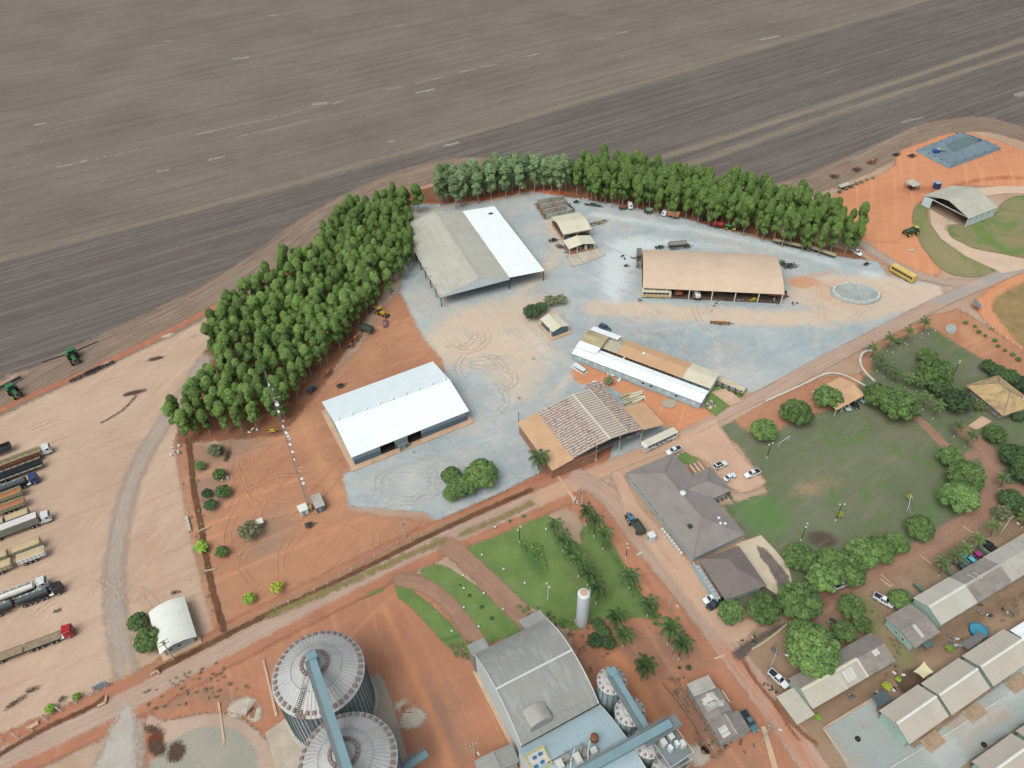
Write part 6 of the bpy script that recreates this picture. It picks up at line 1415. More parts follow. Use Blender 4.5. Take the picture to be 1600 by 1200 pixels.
TR = [('mango',752,738,27,'largest bright mango crown on the gravel in front of the white shed'),('mango',726,757,21,'lower part of the mango clump on the gravel before the white shed'),('mango',705,742,17,'left crown of the mango clump on the gravel before the white shed'),('mango',706,769,15,'small lowest crown of the mango clump on the gravel before the white shed'),
('dark',831,486,15,'dark mango tree left of the small kiosk'),('dark',846,479,11,'smaller dark mango crown leaning on the one by the kiosk'),('olive',860,469,12,'olive-leaved tree above the small kiosk'),('olive',876,467,11,'olive-leaved tree right above the small kiosk'),('olive',951,594,9,'small tree at the corner of the patched roof hangar'),
('mango',1194,670,21,'mango tree at the top left corner of the playing field'),('mango',1246,643,25,'second mango along the upper side of the playing field, left of the carport'),('green',1294,619,23,'tree overhanging the left end of the tan carport'),
('mango',1376,618,25,'left crown of the big pair right of the tan carport'),('green',1408,632,31,'right crown of the big pair right of the tan carport'),('green',1450,556,17,'small upper crown in the fenced garden of the park'),('green',1463,580,28,'biggest crown in the fenced garden of the park'),('dark',1470,605,18,'dark crown right below the biggest garden crown'),('dark',1497,625,24,'dark spreading tree left of the straw-roof lodge'),('olive',1529,632,12,'dull brownish tree touching the straw-roof lodge'),
('dark',1546,571,13,'first dark tree of the hedge above the straw-roof lodge'),('dark',1561,581,15,'second dark tree of the hedge above the straw-roof lodge'),('dark',1581,588,15,'third dark tree of the hedge above the straw-roof lodge'),('dark',1600,600,17,'last dark tree of the hedge above the straw-roof lodge, at the edge'),
('green',1556,677,18,'round tree below the straw-roof lodge near the path'),('dark',1588,712,24,'dark tree at the right edge above the side path'),('dark',1608,738,26,'dark tree cut by the right edge beside the side path'),('dark',1580,778,19,'dark tree below the side path'),('dark',1604,792,20,'dark tree cut by the right edge below the side path'),('olive',1567,800,16,'dull round tree at the bend of the red path'),('dark',1592,650,10,'small dark bush under the lodge roof'),
('green',1486,712,20,'pale green crown uppermost at the right side of the playing field'),('mango',1510,742,29,'big mango at the inside of the red path bend'),('mango',1500,776,29,'big mango just below the other at the red path bend'),('mango',1438,823,23,'lone mango between the field and the red path'),
('green',1250,870,25,'dull tree nearest the patio slab'),('mango',1300,874,22,'mango second from the patio in the tree row south of the field'),('mango',1325,886,30,'front mango of the tree row south of the field'),('mango',1350,862,26,'broad mango in the middle of the tree row south of the field'),('mango',1374,858,24,'mango right of the middle of the tree row south of the field'),('mango',1402,848,19,'rightmost mango of the tree row south of the field'),('green',1286,903,26,'grey-green tree between the row and the patio corner'),
('mango',1142,955,21,'round mango at the end of the canteen block'),('mango',1193,950,26,'mango just right of the one at the canteen block'),('mango',1250,937,33,'tall mango at the patio corner beside the shaded track'),('mango',1270,1012,43,'largest mango of all, hanging over the long low house'),('mango',1254,985,22,'upper lobe tree beside the largest mango'),('green',1332,948,22,'tree across the shaded track, above the row house'),('green',1318,985,19,'lower tree of the group above the row house'),('green',1348,975,16,'right tree of the group above the row house'),('mango',1406,935,18,'small mango touching the low annex house'),
('mango',215,970,16,'upper of the two round trees at the white gatehouse'),('mango',231,998,22,'lower, larger round tree at the white gatehouse'),('olive',388,829,19,'sparse dark tree beside the white booth on red earth'),('bright',314,854,12,'bright green tree standing over the drainage ditch'),('green',346,861,11,'small tree right of the drainage ditch'),('bright',389,935,11,'bright small tree left of the yellow shrub'),('yellow',432,917,12,'yellow-green shrub near the ditch beside the main road'),
('green',348,767,13,'largest bush in the planted strip right of the ditch'),('green',342,740,11,'bush above the largest one in the planted strip'),('dark',323,770,9,'small dark bush nearest the ditch in the planted strip'),('dark',328,788,11,'lowest dark bush in the planted strip'),('green',312,727,9,'uppermost small bush in the planted strip'),('olive',335,703,13,'faint bush under the plantation edge'),
('bright',119,1088,7,'small bright tree by the white posts, right one'),('bright',78,1107,9,'small bright tree by the white posts, left one'),
('yellow',1313,803,6,'tiny yellow shrub at a light pole on the playing field'),('yellow',1421,776,6,'tiny yellow sapling on the playing field'),('bright',1278,1120,6,'small bright bush behind the row house'),('yellow',1386,1072,8,'yellow-green bush above the dark tarpaulin'),('bright',1404,1061,5,'small bright bush near the cream shade sail'),('bright',1484,1013,7,'bright small tree near the dark awning'),
('dark',935,975,11,'dark bush behind the white water tower'),('dark',930,1000,13,'dark thicket below the water tower'),('dark',951,1004,12,'green thicket right below the water tower'),('dark',944,987,12,'middle bush of the thicket by the water tower'),('green',1404,532,6,'little round bush between coconut palms'),('dark',733,930,2.6,'first clipped bush on the long lawn'),('dark',752,948,3.2,'second clipped bush on the long lawn'),('dark',768,966,3.4,'third clipped bush on the long lawn'),('dark',719,914,1.6,'smallest clipped bush on the long lawn'),('dark',1076,1043,4.5,'small bush beside the last palm of the avenue'),('dark',1062,1043,2.5,'tiny bush left of the small bush by the avenue')]
for k, x, y, r, l in TR: round_at(k, x, y, r, l, 'bush' if r < 9 or 'bush' in l or 'shrub' in l else 'tree', 'trees and bushes')
# scrub line on the right
for i, (x, y, r) in enumerate([(1312,299,4),(1322,294,4),(1330,290,5),(1338,286,4),(1346,283,4),(1364,277,3.5),(1355,280,3)]): round_at('olive', x, y, r, 'low grey scrub bush beside the orange track', 'bush', 'grey scrub bushes along the orange track', .6)
for x, y, r in [(1509,503,4),(1524,509,3),(1530,518,4),(1540,524,3),(1555,531,4),(1560,540,3.5),(1571,547,3),(1583,553,4),(1592,561,4.5),(1550,513,3)]: round_at('green', x, y, r, 'small shrub planted along the white post fence', 'bush', 'small shrubs along the white post fence', .8)

# --- palms
def frond(mb, base, a, L, lift, droop, n=9, w=.55, dens=13):
    c, s = math.cos(a), math.sin(a); pts = []
    for i in range(n+1):
        t = i/n; pts.append(Vector(base)+Vector((c*L*t*(1-.12*t), s*L*t*(1-.12*t), lift*math.sin(t*1.9)*1.0-droop*t*t)))
    for i in range(n): mb.tube(pts[i], pts[i+1], .05*(1-t*.5), .04*(1-t*.5), 3, cap=False)
    tx = Vector((-s, c, 0))
    for i in range(dens):
        t = .12+.88*i/(dens-1); k = min(int(t*n), n-1); f = t*n-k; p = pts[k].lerp(pts[k+1], f); d = (pts[k+1]-pts[k]).normalized()
        l = w*math.sin(math.pi*min(1, .18+t*.80))*1.9+.1
        for sg in (-1, 1):
            tip = p+tx*sg*l*.85+d*l*.55+Vector((0, 0, -l*.45)); q = d*.13
            mb.add([p-q, p+q, tip], [(0, 1, 2)])
def palm_mesh(seed, nf, L, w, mat, h):
    r = random.Random(seed); mb = MB()
    for i in range(nf):
        a = 2.39996*i; ring = i/nf
        frond(mb, (0, 0, h), a, L*r.uniform(.85, 1.08), 1.6*(1-ring)+.35, L*(.12+.62*ring), w=w)
    me = bpy.data.meshes.new('palm_crown'); me.from_pydata(mb.v, [], mb.f); me.materials.append(mat)
    a = me.attributes.new('tone', 'FLOAT', 'POINT'); a.data.foreach_set('value', np.random.RandomState(seed).rand(len(mb.v)).astype(np.float32)); me.update(); return me
def palm_proto(name, seed, nf, L, w, mat, h, tr, lean=0.0):
    me = palm_mesh(seed, nf, L, w, mat, h); o = bpy.data.objects.new(name, None); COL.objects.link(o)
    c = bpy.data.objects.new('crown', me); COL.objects.link(c); c.parent = o; c.location = (lean, 0, 0)
    mb = MB(); pts = [Vector((lean*(i/6)**1.6, 0, h*i/6)) for i in range(7)]
    for i in range(6): mb.tube(pts[i], pts[i+1], tr*(1.25-.08*i), tr*(1.25-.08*(i+1)), 8, cap=False)
    t = mb.build('trunk', bark_d, o); MB().tube((0,0,0),(0,0,1.0),tr*1.35,tr*1.32,8).build('painted_band', pale_paint, t)
    return o
PA = [palm_proto('royal_palm', s, 17, 3.7, .62, palm_leaf, 5.2, .2) for s in (1, 2)]
CO = [palm_proto('coconut_palm', s+5, 13, 3.3, .55, coco_leaf, 6.0, .14, 1.0) for s in (1, 2)]
def palm(protos, bx, by, tx, ty, label, group, rad_px=None):
    b = P(bx, by); best = min(np.arange(2, 14, .1), key=lambda z: abs(P(tx, ty, z).xy.length-b.xy.length)); h = best*.92
    base_h = 5.2 if protos is PA else 6.0; s = h/base_h; sw = max(.8, min(1.35, (rad_px*scale_at(tx, ty, 4)/3.4) if rad_px else 1.0)); pr = protos[rn.randrange(2)]
    q = P(tx, ty, h); d = q.xy-b.xy; 
    return put(pr, (b.x, b.y, 0), math.atan2(d.y, d.x) if protos is CO else rn.uniform(0, 6.28), (sw, sw, max(.7, min(1.5, s))), label, 'palm', group)
g1 = 'palms of the first line across the lawn'; g2 = 'palms of the avenue beside the red road'
for bx, by, tx, ty, r, l, g in [(842,739,845,713,18,'single tall palm at the corner of the patched roof hangar',None),
 (867,842,869,819,10,'first palm from the top of the lawn line',g1),(880,862,881,841,10,'second palm from the top of the lawn line',g1),(892,881,893,861,10,'third palm from the top, yellowish crown',g1),(904,902,905,869,12,'fourth palm of the lawn line with broad dark crown',g1),(918,915,919,893,12,'palm of the lawn line right behind the water tower',g1),(931,944,940,914,16,'tall leaning-crown palm right of the water tower',g1),
 (916,821,915,797,13,'first palm of the avenue at the lamp post',g2),(928,840,930,809,14,'second palm of the avenue',g2),(942,859,945,832,15,'third palm of the avenue',g2),(983,920,989,900,13,'fourth palm of the avenue, after the hedge gap',g2),(1011,963,1017,942,15,'fifth palm of the avenue, where the lawn ends',g2),(1043,1007,1050,972,19,'sixth palm, left of the close pair by the red road',g2),(1060,1031,1073,1001,19,'seventh palm, right of the close pair by the red road',g2),(1004,1062,1011,1038,20,'isolated broad palm above the small silos',g2),
 (959,988,959,962,17,'palm rising from the dark thicket',g2),(973,1010,978,990,17,'palm on the right of the dark thicket',g2)]: palm(PA, bx, by, tx, ty, l, g, r)
g3 = 'coconut palms in the park'
for bx, by, tx, ty, l in [(1360,563,1365,543,'first coconut palm at the park corner, left end of the upper row'),(1386,549,1391,528,'second coconut palm of the upper row'),(1414,537,1421,517,'third coconut palm of the upper row'),(1440,522,1446,503,'last coconut palm of the upper row'),(1370,581,1376,561,'first coconut palm inside the curved kerb'),(1380,590,1388,572,'second coconut palm inside the curved kerb'),(1394,600,1401,584,'third coconut palm inside the curved kerb'),(1414,606,1421,592,'coconut palm against the big round crown'),(1432,612,1437,600,'small coconut palm left of the dark garden tree'),
  (1441,641,1448,621,'coconut palm below the dark garden tree'),(1457,655,1467,634,'coconut palm right of the one below the garden tree'),(1490,683,1498,665,'coconut palm at the left of the lodge path'),(1507,699,1519,680,'coconut palm at the right of the lodge path'),(1561,765,1568,746,'yellowish coconut palm on the outside of the red path bend'),(1544,843,1554,821,'leaning coconut palm beside the row house pole'),(1520,860,1527,847,'first palm in front of the long row house'),(1503,874,1510,859,'second palm in front of the long row house'),(1487,886,1494,870,'third palm in front of the long row house'),(1466,900,1474,880,'fourth and largest palm in front of the long row house'),(1597,720,1603,735,'coconut palm cut by the right edge'),(1596,825,1600,812,'yellow palm at the right edge'),(1574,625-0,1582,640,'palm at the lodge corner') ][:21]:
    palm(CO, bx, by, tx, ty, l, g3, 9)
# weeds: low tufts scattered on bare strips
def tufts(name, polys, n, mat, seed, h=.35, size=.5):
    r = np.random.RandomState(seed); bl = []
    for pl, k in polys:
        w = XY(pl); xs = [p[0] for p in w]; ys = [p[1] for p in w]
        X = r.uniform(min(xs), max(xs), k*3); Y = r.uniform(min(ys), max(ys), k*3); D, ins, _, _ = seg_dist(X, Y, w, True)
        for x, y in list(zip(X[ins], Y[ins]))[:k]: bl.append((x, y, h*.4, r.uniform(.2,.7), r.uniform(.2,.7), h))
    me = leaves(bl, n, size, mat, name, seed, shell=.3); o = bpy.data.objects.new(name, me); COL.objects.link(o); o['kind'] = 'stuff'
tufts('weeds', [([(275,690),(300,700),(330,830),(345,980),(330,960),(295,820)], 60), ([(1290,950),(1400,920),(1480,960),(1420,1060),(1300,1110)], 40), ([(1480,960),(1600,890),(1610,950),(1500,1010)], 30), ([(215,1085),(330,1030),(400,1080),(240,1110)], 50), ([(860,1000),(930,960),(960,1020),(900,1080)], 40), ([(700,1005),(745,1000),(740,1035),(710,1030)], 50), ([(1040,1060),(1075,1050),(1150,1160),(1110,1190)], 40),([(1380,960),(1420,1010),(1400,1030)],25)], 4200, leaf_mat('dry_weeds', (.14,.13,.07), (.24,.21,.12), (.28,.22,.15)), 3, .2, .26)
tufts('lawn_clumps', [([(800,940),(850,950),(900,975),(870,985),(825,965)], 40), ([(960,860),(1010,930),(1050,980),(1020,975),(960,900)], 60), ([(735,845),(790,815),(850,788),(852,792),(790,822)], 30), ([(805,845),(845,850),(855,890)], 40)], 4200, mango_leaf, 4, .2, .3)
# ================================================================== VEHICLES AND SMALL THINGS
paint = lambda n, c, r=.35: M(n, c, r, .03, 1, spec=.5)
WHT = paint('car_white', (236,238,240)); BLK = paint('car_black', (40,44,50)); BLU = paint('truck_blue', (44,74,124)); REDP = paint('truck_red', (190,44,54))
YEL = paint('bus_yellow', (216,178,96)); GRN = paint('machine_green', (52,112,64)); DGR = paint('machine_dark_green', (56,84,62)); MYEL = paint('machine_yellow', (206,160,60)); ORG = M('orange_machine', (176,112,72), .8, .15, 1)
REDM = M('red_machine', (170,52,54), .6, .1, 1); chrome = M('bright_metal', (206,210,214), .3, .05, 1, metal=.5); tarp = M('tan_tarpaulin', (196,172,136), .9, .08, .5); soilm = M('load_soil', (176,112,78), .95, .15, 1)
TAILP = M('tail_lamp', (170,40,36), .4, .05, 2); LAMP = M('head_lamp', (226,228,224), .2, .03, 2)
def wheel(root, x, y, r, w, rim=None, label=None, proto=[{}]):
    key = (r, w, rim.name if rim else ''); P_ = proto[0]
    if key not in P_:
        m = MB(); m.tube((0,-w/2,0),(0,w/2,0),r,n=14); n = MB(); n.tube((0,-w/2-.02,0),(0,w/2+.02,0),r*.55,n=10)
        a = m.build('tyre', black_rub, None); b = n.build('rim', rim or chrome, None); P_[key] = (a.data, b.data); bpy.data.objects.remove(a); bpy.data.objects.remove(b)
    a, b = P_[key]
    t = bpy.data.objects.new('wheel', a); COL.objects.link(t); t.parent = root; t.location = (x, y, r)
    q = bpy.data.objects.new('rim', b); COL.objects.link(q); q.parent = t; return t
def loft(secs):
    """secs: list of (x, [(y,z)...]) cross sections of equal length, closed body"""
    mb = MB(); n = len(secs[0][1]); vs = [(x, y, z) for x, s in secs for y, z in s]; fs = []
    for i in range(len(secs)-1):
        for j in range(n): k = (j+1) % n; fs.append((i*n+j, (i+1)*n+j, (i+1)*n+k, i*n+k))
    fs.append(tuple(range(n))); fs.append(tuple(reversed(range((len(secs)-1)*n, len(secs)*n))))
    mb.add(vs, fs); return mb
def hull(w, z0, z1, sh=.12): return [(-w+sh*.3, z0), (w-sh*.3, z0), (w, z0+.18), (w, z1-sh), (w-sh, z1), (-w+sh, z1), (-w, z1-sh), (-w, z0+.18)]
def car(label, color, kind, pos, ang, group='parked cars', black_roof=False, cat='car'):
    L = {'sedan': 4.4, 'suv': 4.8, 'pickup': 5.3, 'hatch': 3.9}[kind]; t = thing({'sedan': 'parked_car', 'suv': 'parked_suv', 'pickup': 'pickup_truck', 'hatch': 'parked_car'}[kind], label, cat, tuple(pos), ang, group)
    h = L/2; w = .9; bz = {'sedan': .82, 'suv': 1.02, 'pickup': 1.05, 'hatch': .85}[kind]; rz_ = {'sedan': 1.42, 'suv': 1.78, 'pickup': 1.76, 'hatch': 1.5}[kind]
    loft([(-h, hull(w*.84, .42, bz-.14)), (-h+.25, hull(w*.97, .28, bz-.02)), (-h*.2, hull(w, .26, bz)), (h*.45, hull(w, .26, bz)), (h-.5, hull(w*.97, .28, bz-.08)), (h-.08, hull(w*.86, .36, bz-.24)), (h, hull(w*.74, .42, bz-.32))]).build('body', color, t, smooth=False)
    c0, c1, r0, r1 = {'sedan': (-h+.75, h*.42, -h+1.35, h*.12), 'suv': (-h+.12, h*.42, -h+.45, h*.14), 'pickup': (-h*.28, h*.46, -h*.20, h*.18), 'hatch': (-h+.15, h*.48, -h+.6, h*.16)}[kind]
    mb = MB(); a, b = w-.06, w-.26
    mb.add([(c0,-a,bz-.03),(c1,-a,bz-.03),(c1,a,bz-.03),(c0,a,bz-.03),(r0,-b,rz_-.05),(r1,-b,rz_-.05),(r1,b,rz_-.05),(r0,b,rz_-.05)], [(4,5,6,7),(0,1,5,4),(1,2,6,5),(2,3,7,6),(3,0,4,7),(3,2,1,0)]); mb.build('windows', glass_dark, t)
    o = MB(); o.bbox(r0-.02, -b-.01, rz_-.07, r1+.02, b+.01, rz_, .05); o.build('roof', color, t)
    mb = MB()
    for s in (-1, 1):
        for xc, xr in ((c0, r0), ((c0+c1)/2, (r0+r1)/2), (c1, r1)): mb.strut((xc, s*a*.995, bz-.02), (xr, s*b, rz_-.04), .09, .07)
    mb.build('pillars', color, t)
    if kind == 'pickup':
        MB().box(-h+.2, -w+.12, bz-.0, c0-.06, w-.12, bz+.012).build('bed', BLK, t)
        for s in (-1, 1): MB().box(-h+.1, s*(w-.06)-.05, bz-.02, c0-.05, s*(w-.06)+.05, bz+.1).build('bed_side', color, t)
        MB().box(-h+.06, -w+.1, bz-.02, -h+.14, w-.1, bz+.1).build('tailgate', color, t)
    if black_roof: MB().box(r0+.3, -b+.12, rz_, r1-.2, b-.12, rz_+.015).build('sunroof', glass_dark, t)
    for s in (-1, 1): MB().bbox(h-.2, s*.62-.16, bz-.36, h-.02, s*.62+.16, bz-.22, .02).build('headlight', LAMP, t); MB().box(-h-.01, s*.7-.12, bz-.32, -h+.1, s*.7+.12, bz-.12).build('tail_light', TAILP, t); MB().bbox(c1-.35, s*(w+.08)-.09, bz-.02, c1-.15, s*(w+.08)+.09, bz+.14, .02).build('mirror', color, t)
    for x in (-h*.62, h*.62):
        for y in (-w+.1, w-.1): wheel(t, x, y, .34, .22)
    return t
def car_px(label, color, kind, tail, nose, **k):
    p = (P(*tail)+P(*nose))/2; return car(label, color, kind, p, heading(tail, nose), **k)
def cab(t, x, w=2.45, h=3.0, mat=WHT, L=2.2, z0=.55, sleeper=False, deflect=True):
    """truck cab whose front is at x"""
    hw = w/2
    loft([(x-L, hull(hw, z0, h-.1)), (x-L*.5, hull(hw, z0, h)), (x-.45, hull(hw, z0, h-.05)), (x-.12, hull(hw*.98, z0, h-.95)), (x, hull(hw*.92, z0, h-1.15))]).build('cab', mat, t)
    mb = MB(); mb.add([(x-.40,-hw+.18,h-.2),(x-.40,hw-.18,h-.2),(x-.085,hw-.16,h-.98),(x-.085,-hw+.16,h-.98)],[(0,3,2,1)]); mb.add([(x-.46,-hw+.18,h-.2),(x-.46,hw-.18,h-.2),(x-.16,hw-.16,h-1.0),(x-.16,-hw+.16,h-1.0)],[(0,1,2,3)]); mb.build('windscreen', glass_dark, t)
    for s in (-1, 1): MB().box(x-1.35, s*hw-.015, h-1.15, x-.6, s*hw+.015, h-.45).build('side_window', glass_dark, t); MB().bbox(x-.32, s*(hw+.22)-.1, h-1.3, x-.16, s*(hw+.22)+.1, h-.55, .02).build('mirror', BLK, t); MB().bbox(x-.08, s*.85-.18, z0+.15, x+.04, s*.85+.18, z0+.38, .02).build('headlight', LAMP, t)
    MB().bbox(x-1.5, -.35, h, x-.9, .35, h+.1, .03).build('roof_hatch', BLK, t)
    if deflect: MB().add([(x-L,-hw+.2,h),(x-L,hw-.2,h),(x-.75,hw-.35,h+.03),(x-.75,-hw+.35,h+.03),(x-L+.1,-hw+.3,h+.5),(x-L+.1,hw-.3,h+.5)], [(0,4,5,1),(4,3,2,5),(0,3,4),(1,5,2)]).build('wind_deflector', mat, t)
    MB().box(x-.12, -hw+.05, z0-.25, x+.05, hw-.05, z0+.1).build('bumper', BLK, t)
def tractor_unit(t, x, mat, rim=chrome):
    cab(t, x, mat=mat); MB().box(x-6.0, -.45, .7, x-2.1, .45, .95).build('chassis', dark_steel, t)
    for xx in (x-1.3, x-4.2, x-5.4):
        for y in (-1.05, 1.05): wheel(t, xx, y, .52, .34)
    for s in (-1, 1): MB().tube((x-3.4, s*.85, .75), (x-2.4, s*.85, .75), .32, n=12).build('fuel_tank', chrome, t)
    MB().lathe([(.5,0),(.5,.12)], (x-4.7,0,.95), 14).build('fifth_wheel', dark_steel, t); MB().bbox(x-2.9,-.8,.95,x-2.4,.8,1.25,.04).build('deck_box', mach_w, t)
def trailer(t, x1, L, kind, mat, load=None, w=2.5, axles=3):
    """trailer whose front is at x1"""
    x0 = x1-L; hw = w/2; z = 1.25
    for s in (-1, 1): MB().box(x0+.1, s*.45-.08, z-.35, x1-.1, s*.45+.08, z-.02).build('frame_rail', dark_steel, t)
    for i in range(axles):
        for y in (-1.02, 1.02): wheel(t, x0+1.4+i*1.3, y, .5, .36)
    if kind == 'tank':
        mb = MB(); n = 20
        prof = [(x0, .55), (x0+.25, .98), (x0+L*.5, 1.08), (x1-.25, .98), (x1, .55)]; vs = []; fs = []
        for x, r in prof:
            for i in range(n): a = 6.2832*i/n; vs.append((x, r*1.12*math.cos(a), z+1.0+r*math.sin(a)))
        for k in range(4):
            for i in range(n): j = (i+1) % n; fs.append((k*n+i, k*n+j, (k+1)*n+j, (k+1)*n+i))
        fs += [tuple(range(n)), tuple(reversed(range(4*n, 5*n)))]
        mb.add(vs, fs); mb.build('tank', mat, t)
        MB().box(x0+.6, -.3, z+2.05, x1-.6, .3, z+2.14).build('top_walkway', steel, t)
        for i in range(4): MB().lathe([(.3,0),(.3,.16),(.1,.2)], (x0+L*(.2+.2*i), 0, z+2.14), 12).build('manhole', chrome, t)
        for s in (-1, 1): MB().box(x0+1, s*1.2-.05, z-.5, x1-1, s*1.2+.05, z-.15).build('side_skirt', mat, t)
    elif kind in ('grain', 'tipper'):
        hb = z+1.5
        for s in (-1, 1): MB().box(x0, s*hw-.05, z, x1, s*hw+.05, hb).build('side_board', mat, t)
        MB().box(x0, -hw+.05, z, x0+.08, hw-.05, hb).build('tail_board', mat, t); MB().box(x1-.08, -hw+.05, z, x1, hw-.05, hb+.1).build('head_board', mat, t); MB().box(x0+.08, -hw+.05, z, x1-.08, hw-.05, z+.1).build('floor', mat, t)
        n = int(L/1.0)
        for s in (-1, 1):
            m_ = MB(); m_.box(0,-.04,z,.08,.04,hb); k0 = m_.build('side_post', steel, t); k0.location = (x0+.4, s*(hw+.09), 0)
            for i in range(1, n): share(k0, 'side_post', t, (x0+.4+i*(L-.8)/(n-1), s*(hw+.09), 0))
        if load:
            mb = MB(); nx, ny = 14, 5; vs = []; fs = []; rr_ = random.Random(int(x1*10)+int(L*10))
            for i in range(nx+1):
                for j in range(ny+1): vs.append((x0+.09+(L-.18)*i/nx, -hw+.06+(w-.12)*j/ny, (hb-.02 if load is tarp else z+.75)+ (.22 if load is tarp else .3)*math.sin(math.pi*j/ny)*(1-.15*rr_.random())+(-.0)))
            for i in range(nx):
                for j in range(ny): q = i*(ny+1)+j; fs.append((q, q+ny+1, q+ny+2, q+1))
            mb.add(vs, fs); mb.build('tarpaulin' if load is tarp else 'load', load, t)
    elif kind == 'flat':
        m_ = MB(); n = int(L/.9)
        MB().box(x0, -hw, z-.02, x1, hw, z+.1).build('deck', mat, t)
        for s in (-1, 1): MB().box(x0, s*hw-.05, z-.12, x1, s*hw+.05, z+.14).build('side_rail', dark_steel, t)
        for i in range(n): MB().box(x0+.15+i*L/n, -hw+.06, z+.102, x0+.15+i*L/n+.06, hw-.06, z+.13).build('cross_bar', steel, t) if i % 2 == 0 else None
    elif kind == 'box':
        MB().bbox(x0, -hw, z, x1, hw, z+2.6, .08).build('box_body', mat, t); MB().box(x0+.05, -hw+.05, z+2.6, x1-.05, hw-.05, z+2.64).build('box_roof', load or WHT, t)
        for i in range(10): MB().box(x0+.6+i*(L-1)/10, -hw-.03, z+.1, x0+.66+i*(L-1)/10, -hw-.002, z+2.4).build('side_rib', steel, t)
    elif kind == 'timber':
        MB().box(x0, -hw, z-.02, x1, hw, z+.1).build('deck', dark_steel, t)
        for i in range(9):
            y = -hw+.18+i*(w-.36)/8; MB().box(x0+.1, y-.06, z+.1, x1-.1, y+.06, z+.5+.9*(i % 2)).build('pipe' if False else 'side_board', (cream_roof, dark_in, rust)[i % 3] if mat is None else (mat if i % 2 else cream_roof), t)
        for i in range(8):
            for s in (-1, 1): MB().box(x0+.4+i*(L-.8)/7, s*hw-.05, z, x0+.5+i*(L-.8)/7, s*hw+.05, z+1.9).build('stake', dark_steel, t)
def rig(label, nose, tail, cabm, parts, cat='truck', name='semi_truck', group='trucks parked in the left yard'):
    """nose, tail in the picture; parts laid backward from the cab"""
    a = heading(tail, nose); p = P(*nose); t = thing(name, label, cat, tuple(p), a, group)
    x = 0.0
    if cabm is not None: tractor_unit(t, 0, cabm); x = -3.0
    for L, kind, mat, load, gap in parts: trailer(t, x, L, kind, mat, load); x -= L+gap
    return t
gblack = M('black_tank', (58,66,70), .5, .08, .5); wtank = M('white_tank', (224,222,214), .5, .06, .5, dirt=(196,170,146), damt=.5); khaki = M('khaki_side', (186,174,142), .7, .08, .5); greyside = M('grey_side', (136,138,128), .7, .08, .5); pinkt = M('pale_top', (214,208,206), .6, .04, .4)
D = (-78, 29)
def along(n, d): k = d/math.hypot(*D); return (n[0]+D[0]*k, n[1]+D[1]*k)
def T(label, nose, cabm, parts, **k): return rig(label, nose, along(nose, 60), cabm, parts, **k)
T('semi truck with white cab at the top of the left yard, khaki trailer behind', (83,704), WHT, [(13, 'grain', khaki, None, 1)])
T('long dark stake trailer without cab below the first white cab', (70,728), None, [(15, 'timber', gblack, None, 1)], name='stake_trailer', cat='trailer')
T('second long stake trailer with pale board stripes, uppermost of two', (66,716), None, [(15, 'timber', rust, None, 1)], name='stake_trailer', cat='trailer')
T('open grey bin trailer at the very top left of the truck yard', (21,702), None, [(11, 'grain', gblack, None, 1)], name='bin_trailer', cat='trailer')
T('semi truck with dark blue cab and black tank trailer', (63,750), BLU, [(14, 'tank', gblack, None, 1)])
T('khaki tipper trailer half full of red soil, upper of two', (38,772), None, [(7.5, 'tipper', khaki, soilm, 1),(7.5,'tipper',khaki,None,1)], name='tipper_trailer', cat='trailer')
T('khaki tipper trailer half full of red soil, lower of two', (43,788), None, [(7.5, 'tipper', khaki, soilm, 1),(7.5,'tipper',khaki,None,1)], name='tipper_trailer', cat='trailer')
T('covered grain trailer with tan tarpaulin beside the white-topped truck', (50,806), None, [(6, 'grain', greyside, tarp, .6),(7,'grain',greyside,tarp,1)], name='grain_trailer', cat='trailer')
T('semi truck with white cab pulling a tall grey box trailer with pale top', (83,810), WHT, [(15, 'box', greyside, pinkt, 1)])
T('tan covered grain trailer, upper of the close pair', (68,852), None, [(7, 'grain', khaki, tarp, 1.4),(7,'grain',khaki,tarp,1)], name='grain_trailer', cat='trailer')
T('tan covered grain trailer with white side, lower of the close pair', (75,866), None, [(7, 'grain', WHT, tarp, 1.4),(7,'grain',khaki,tarp,1)], name='grain_trailer', cat='trailer')
T('white tanker truck parked alone above the black tanker', (78,913), WHT, [(9, 'tank', wtank, None, 1)])
T('semi truck with black cab and long black tank trailer', (101,921), BLK, [(8, 'tank', gblack, None, .5),(8,'tank',gblack,None,1)])
T('semi truck with red cab and empty flatbed trailer', (118,988), REDP, [(8.5, 'flat', M('flat_deck',(150,130,108),.9,.15,.6), None, .4),(9,'flat',M('flat_deck',(150,130,108)),None,1)])
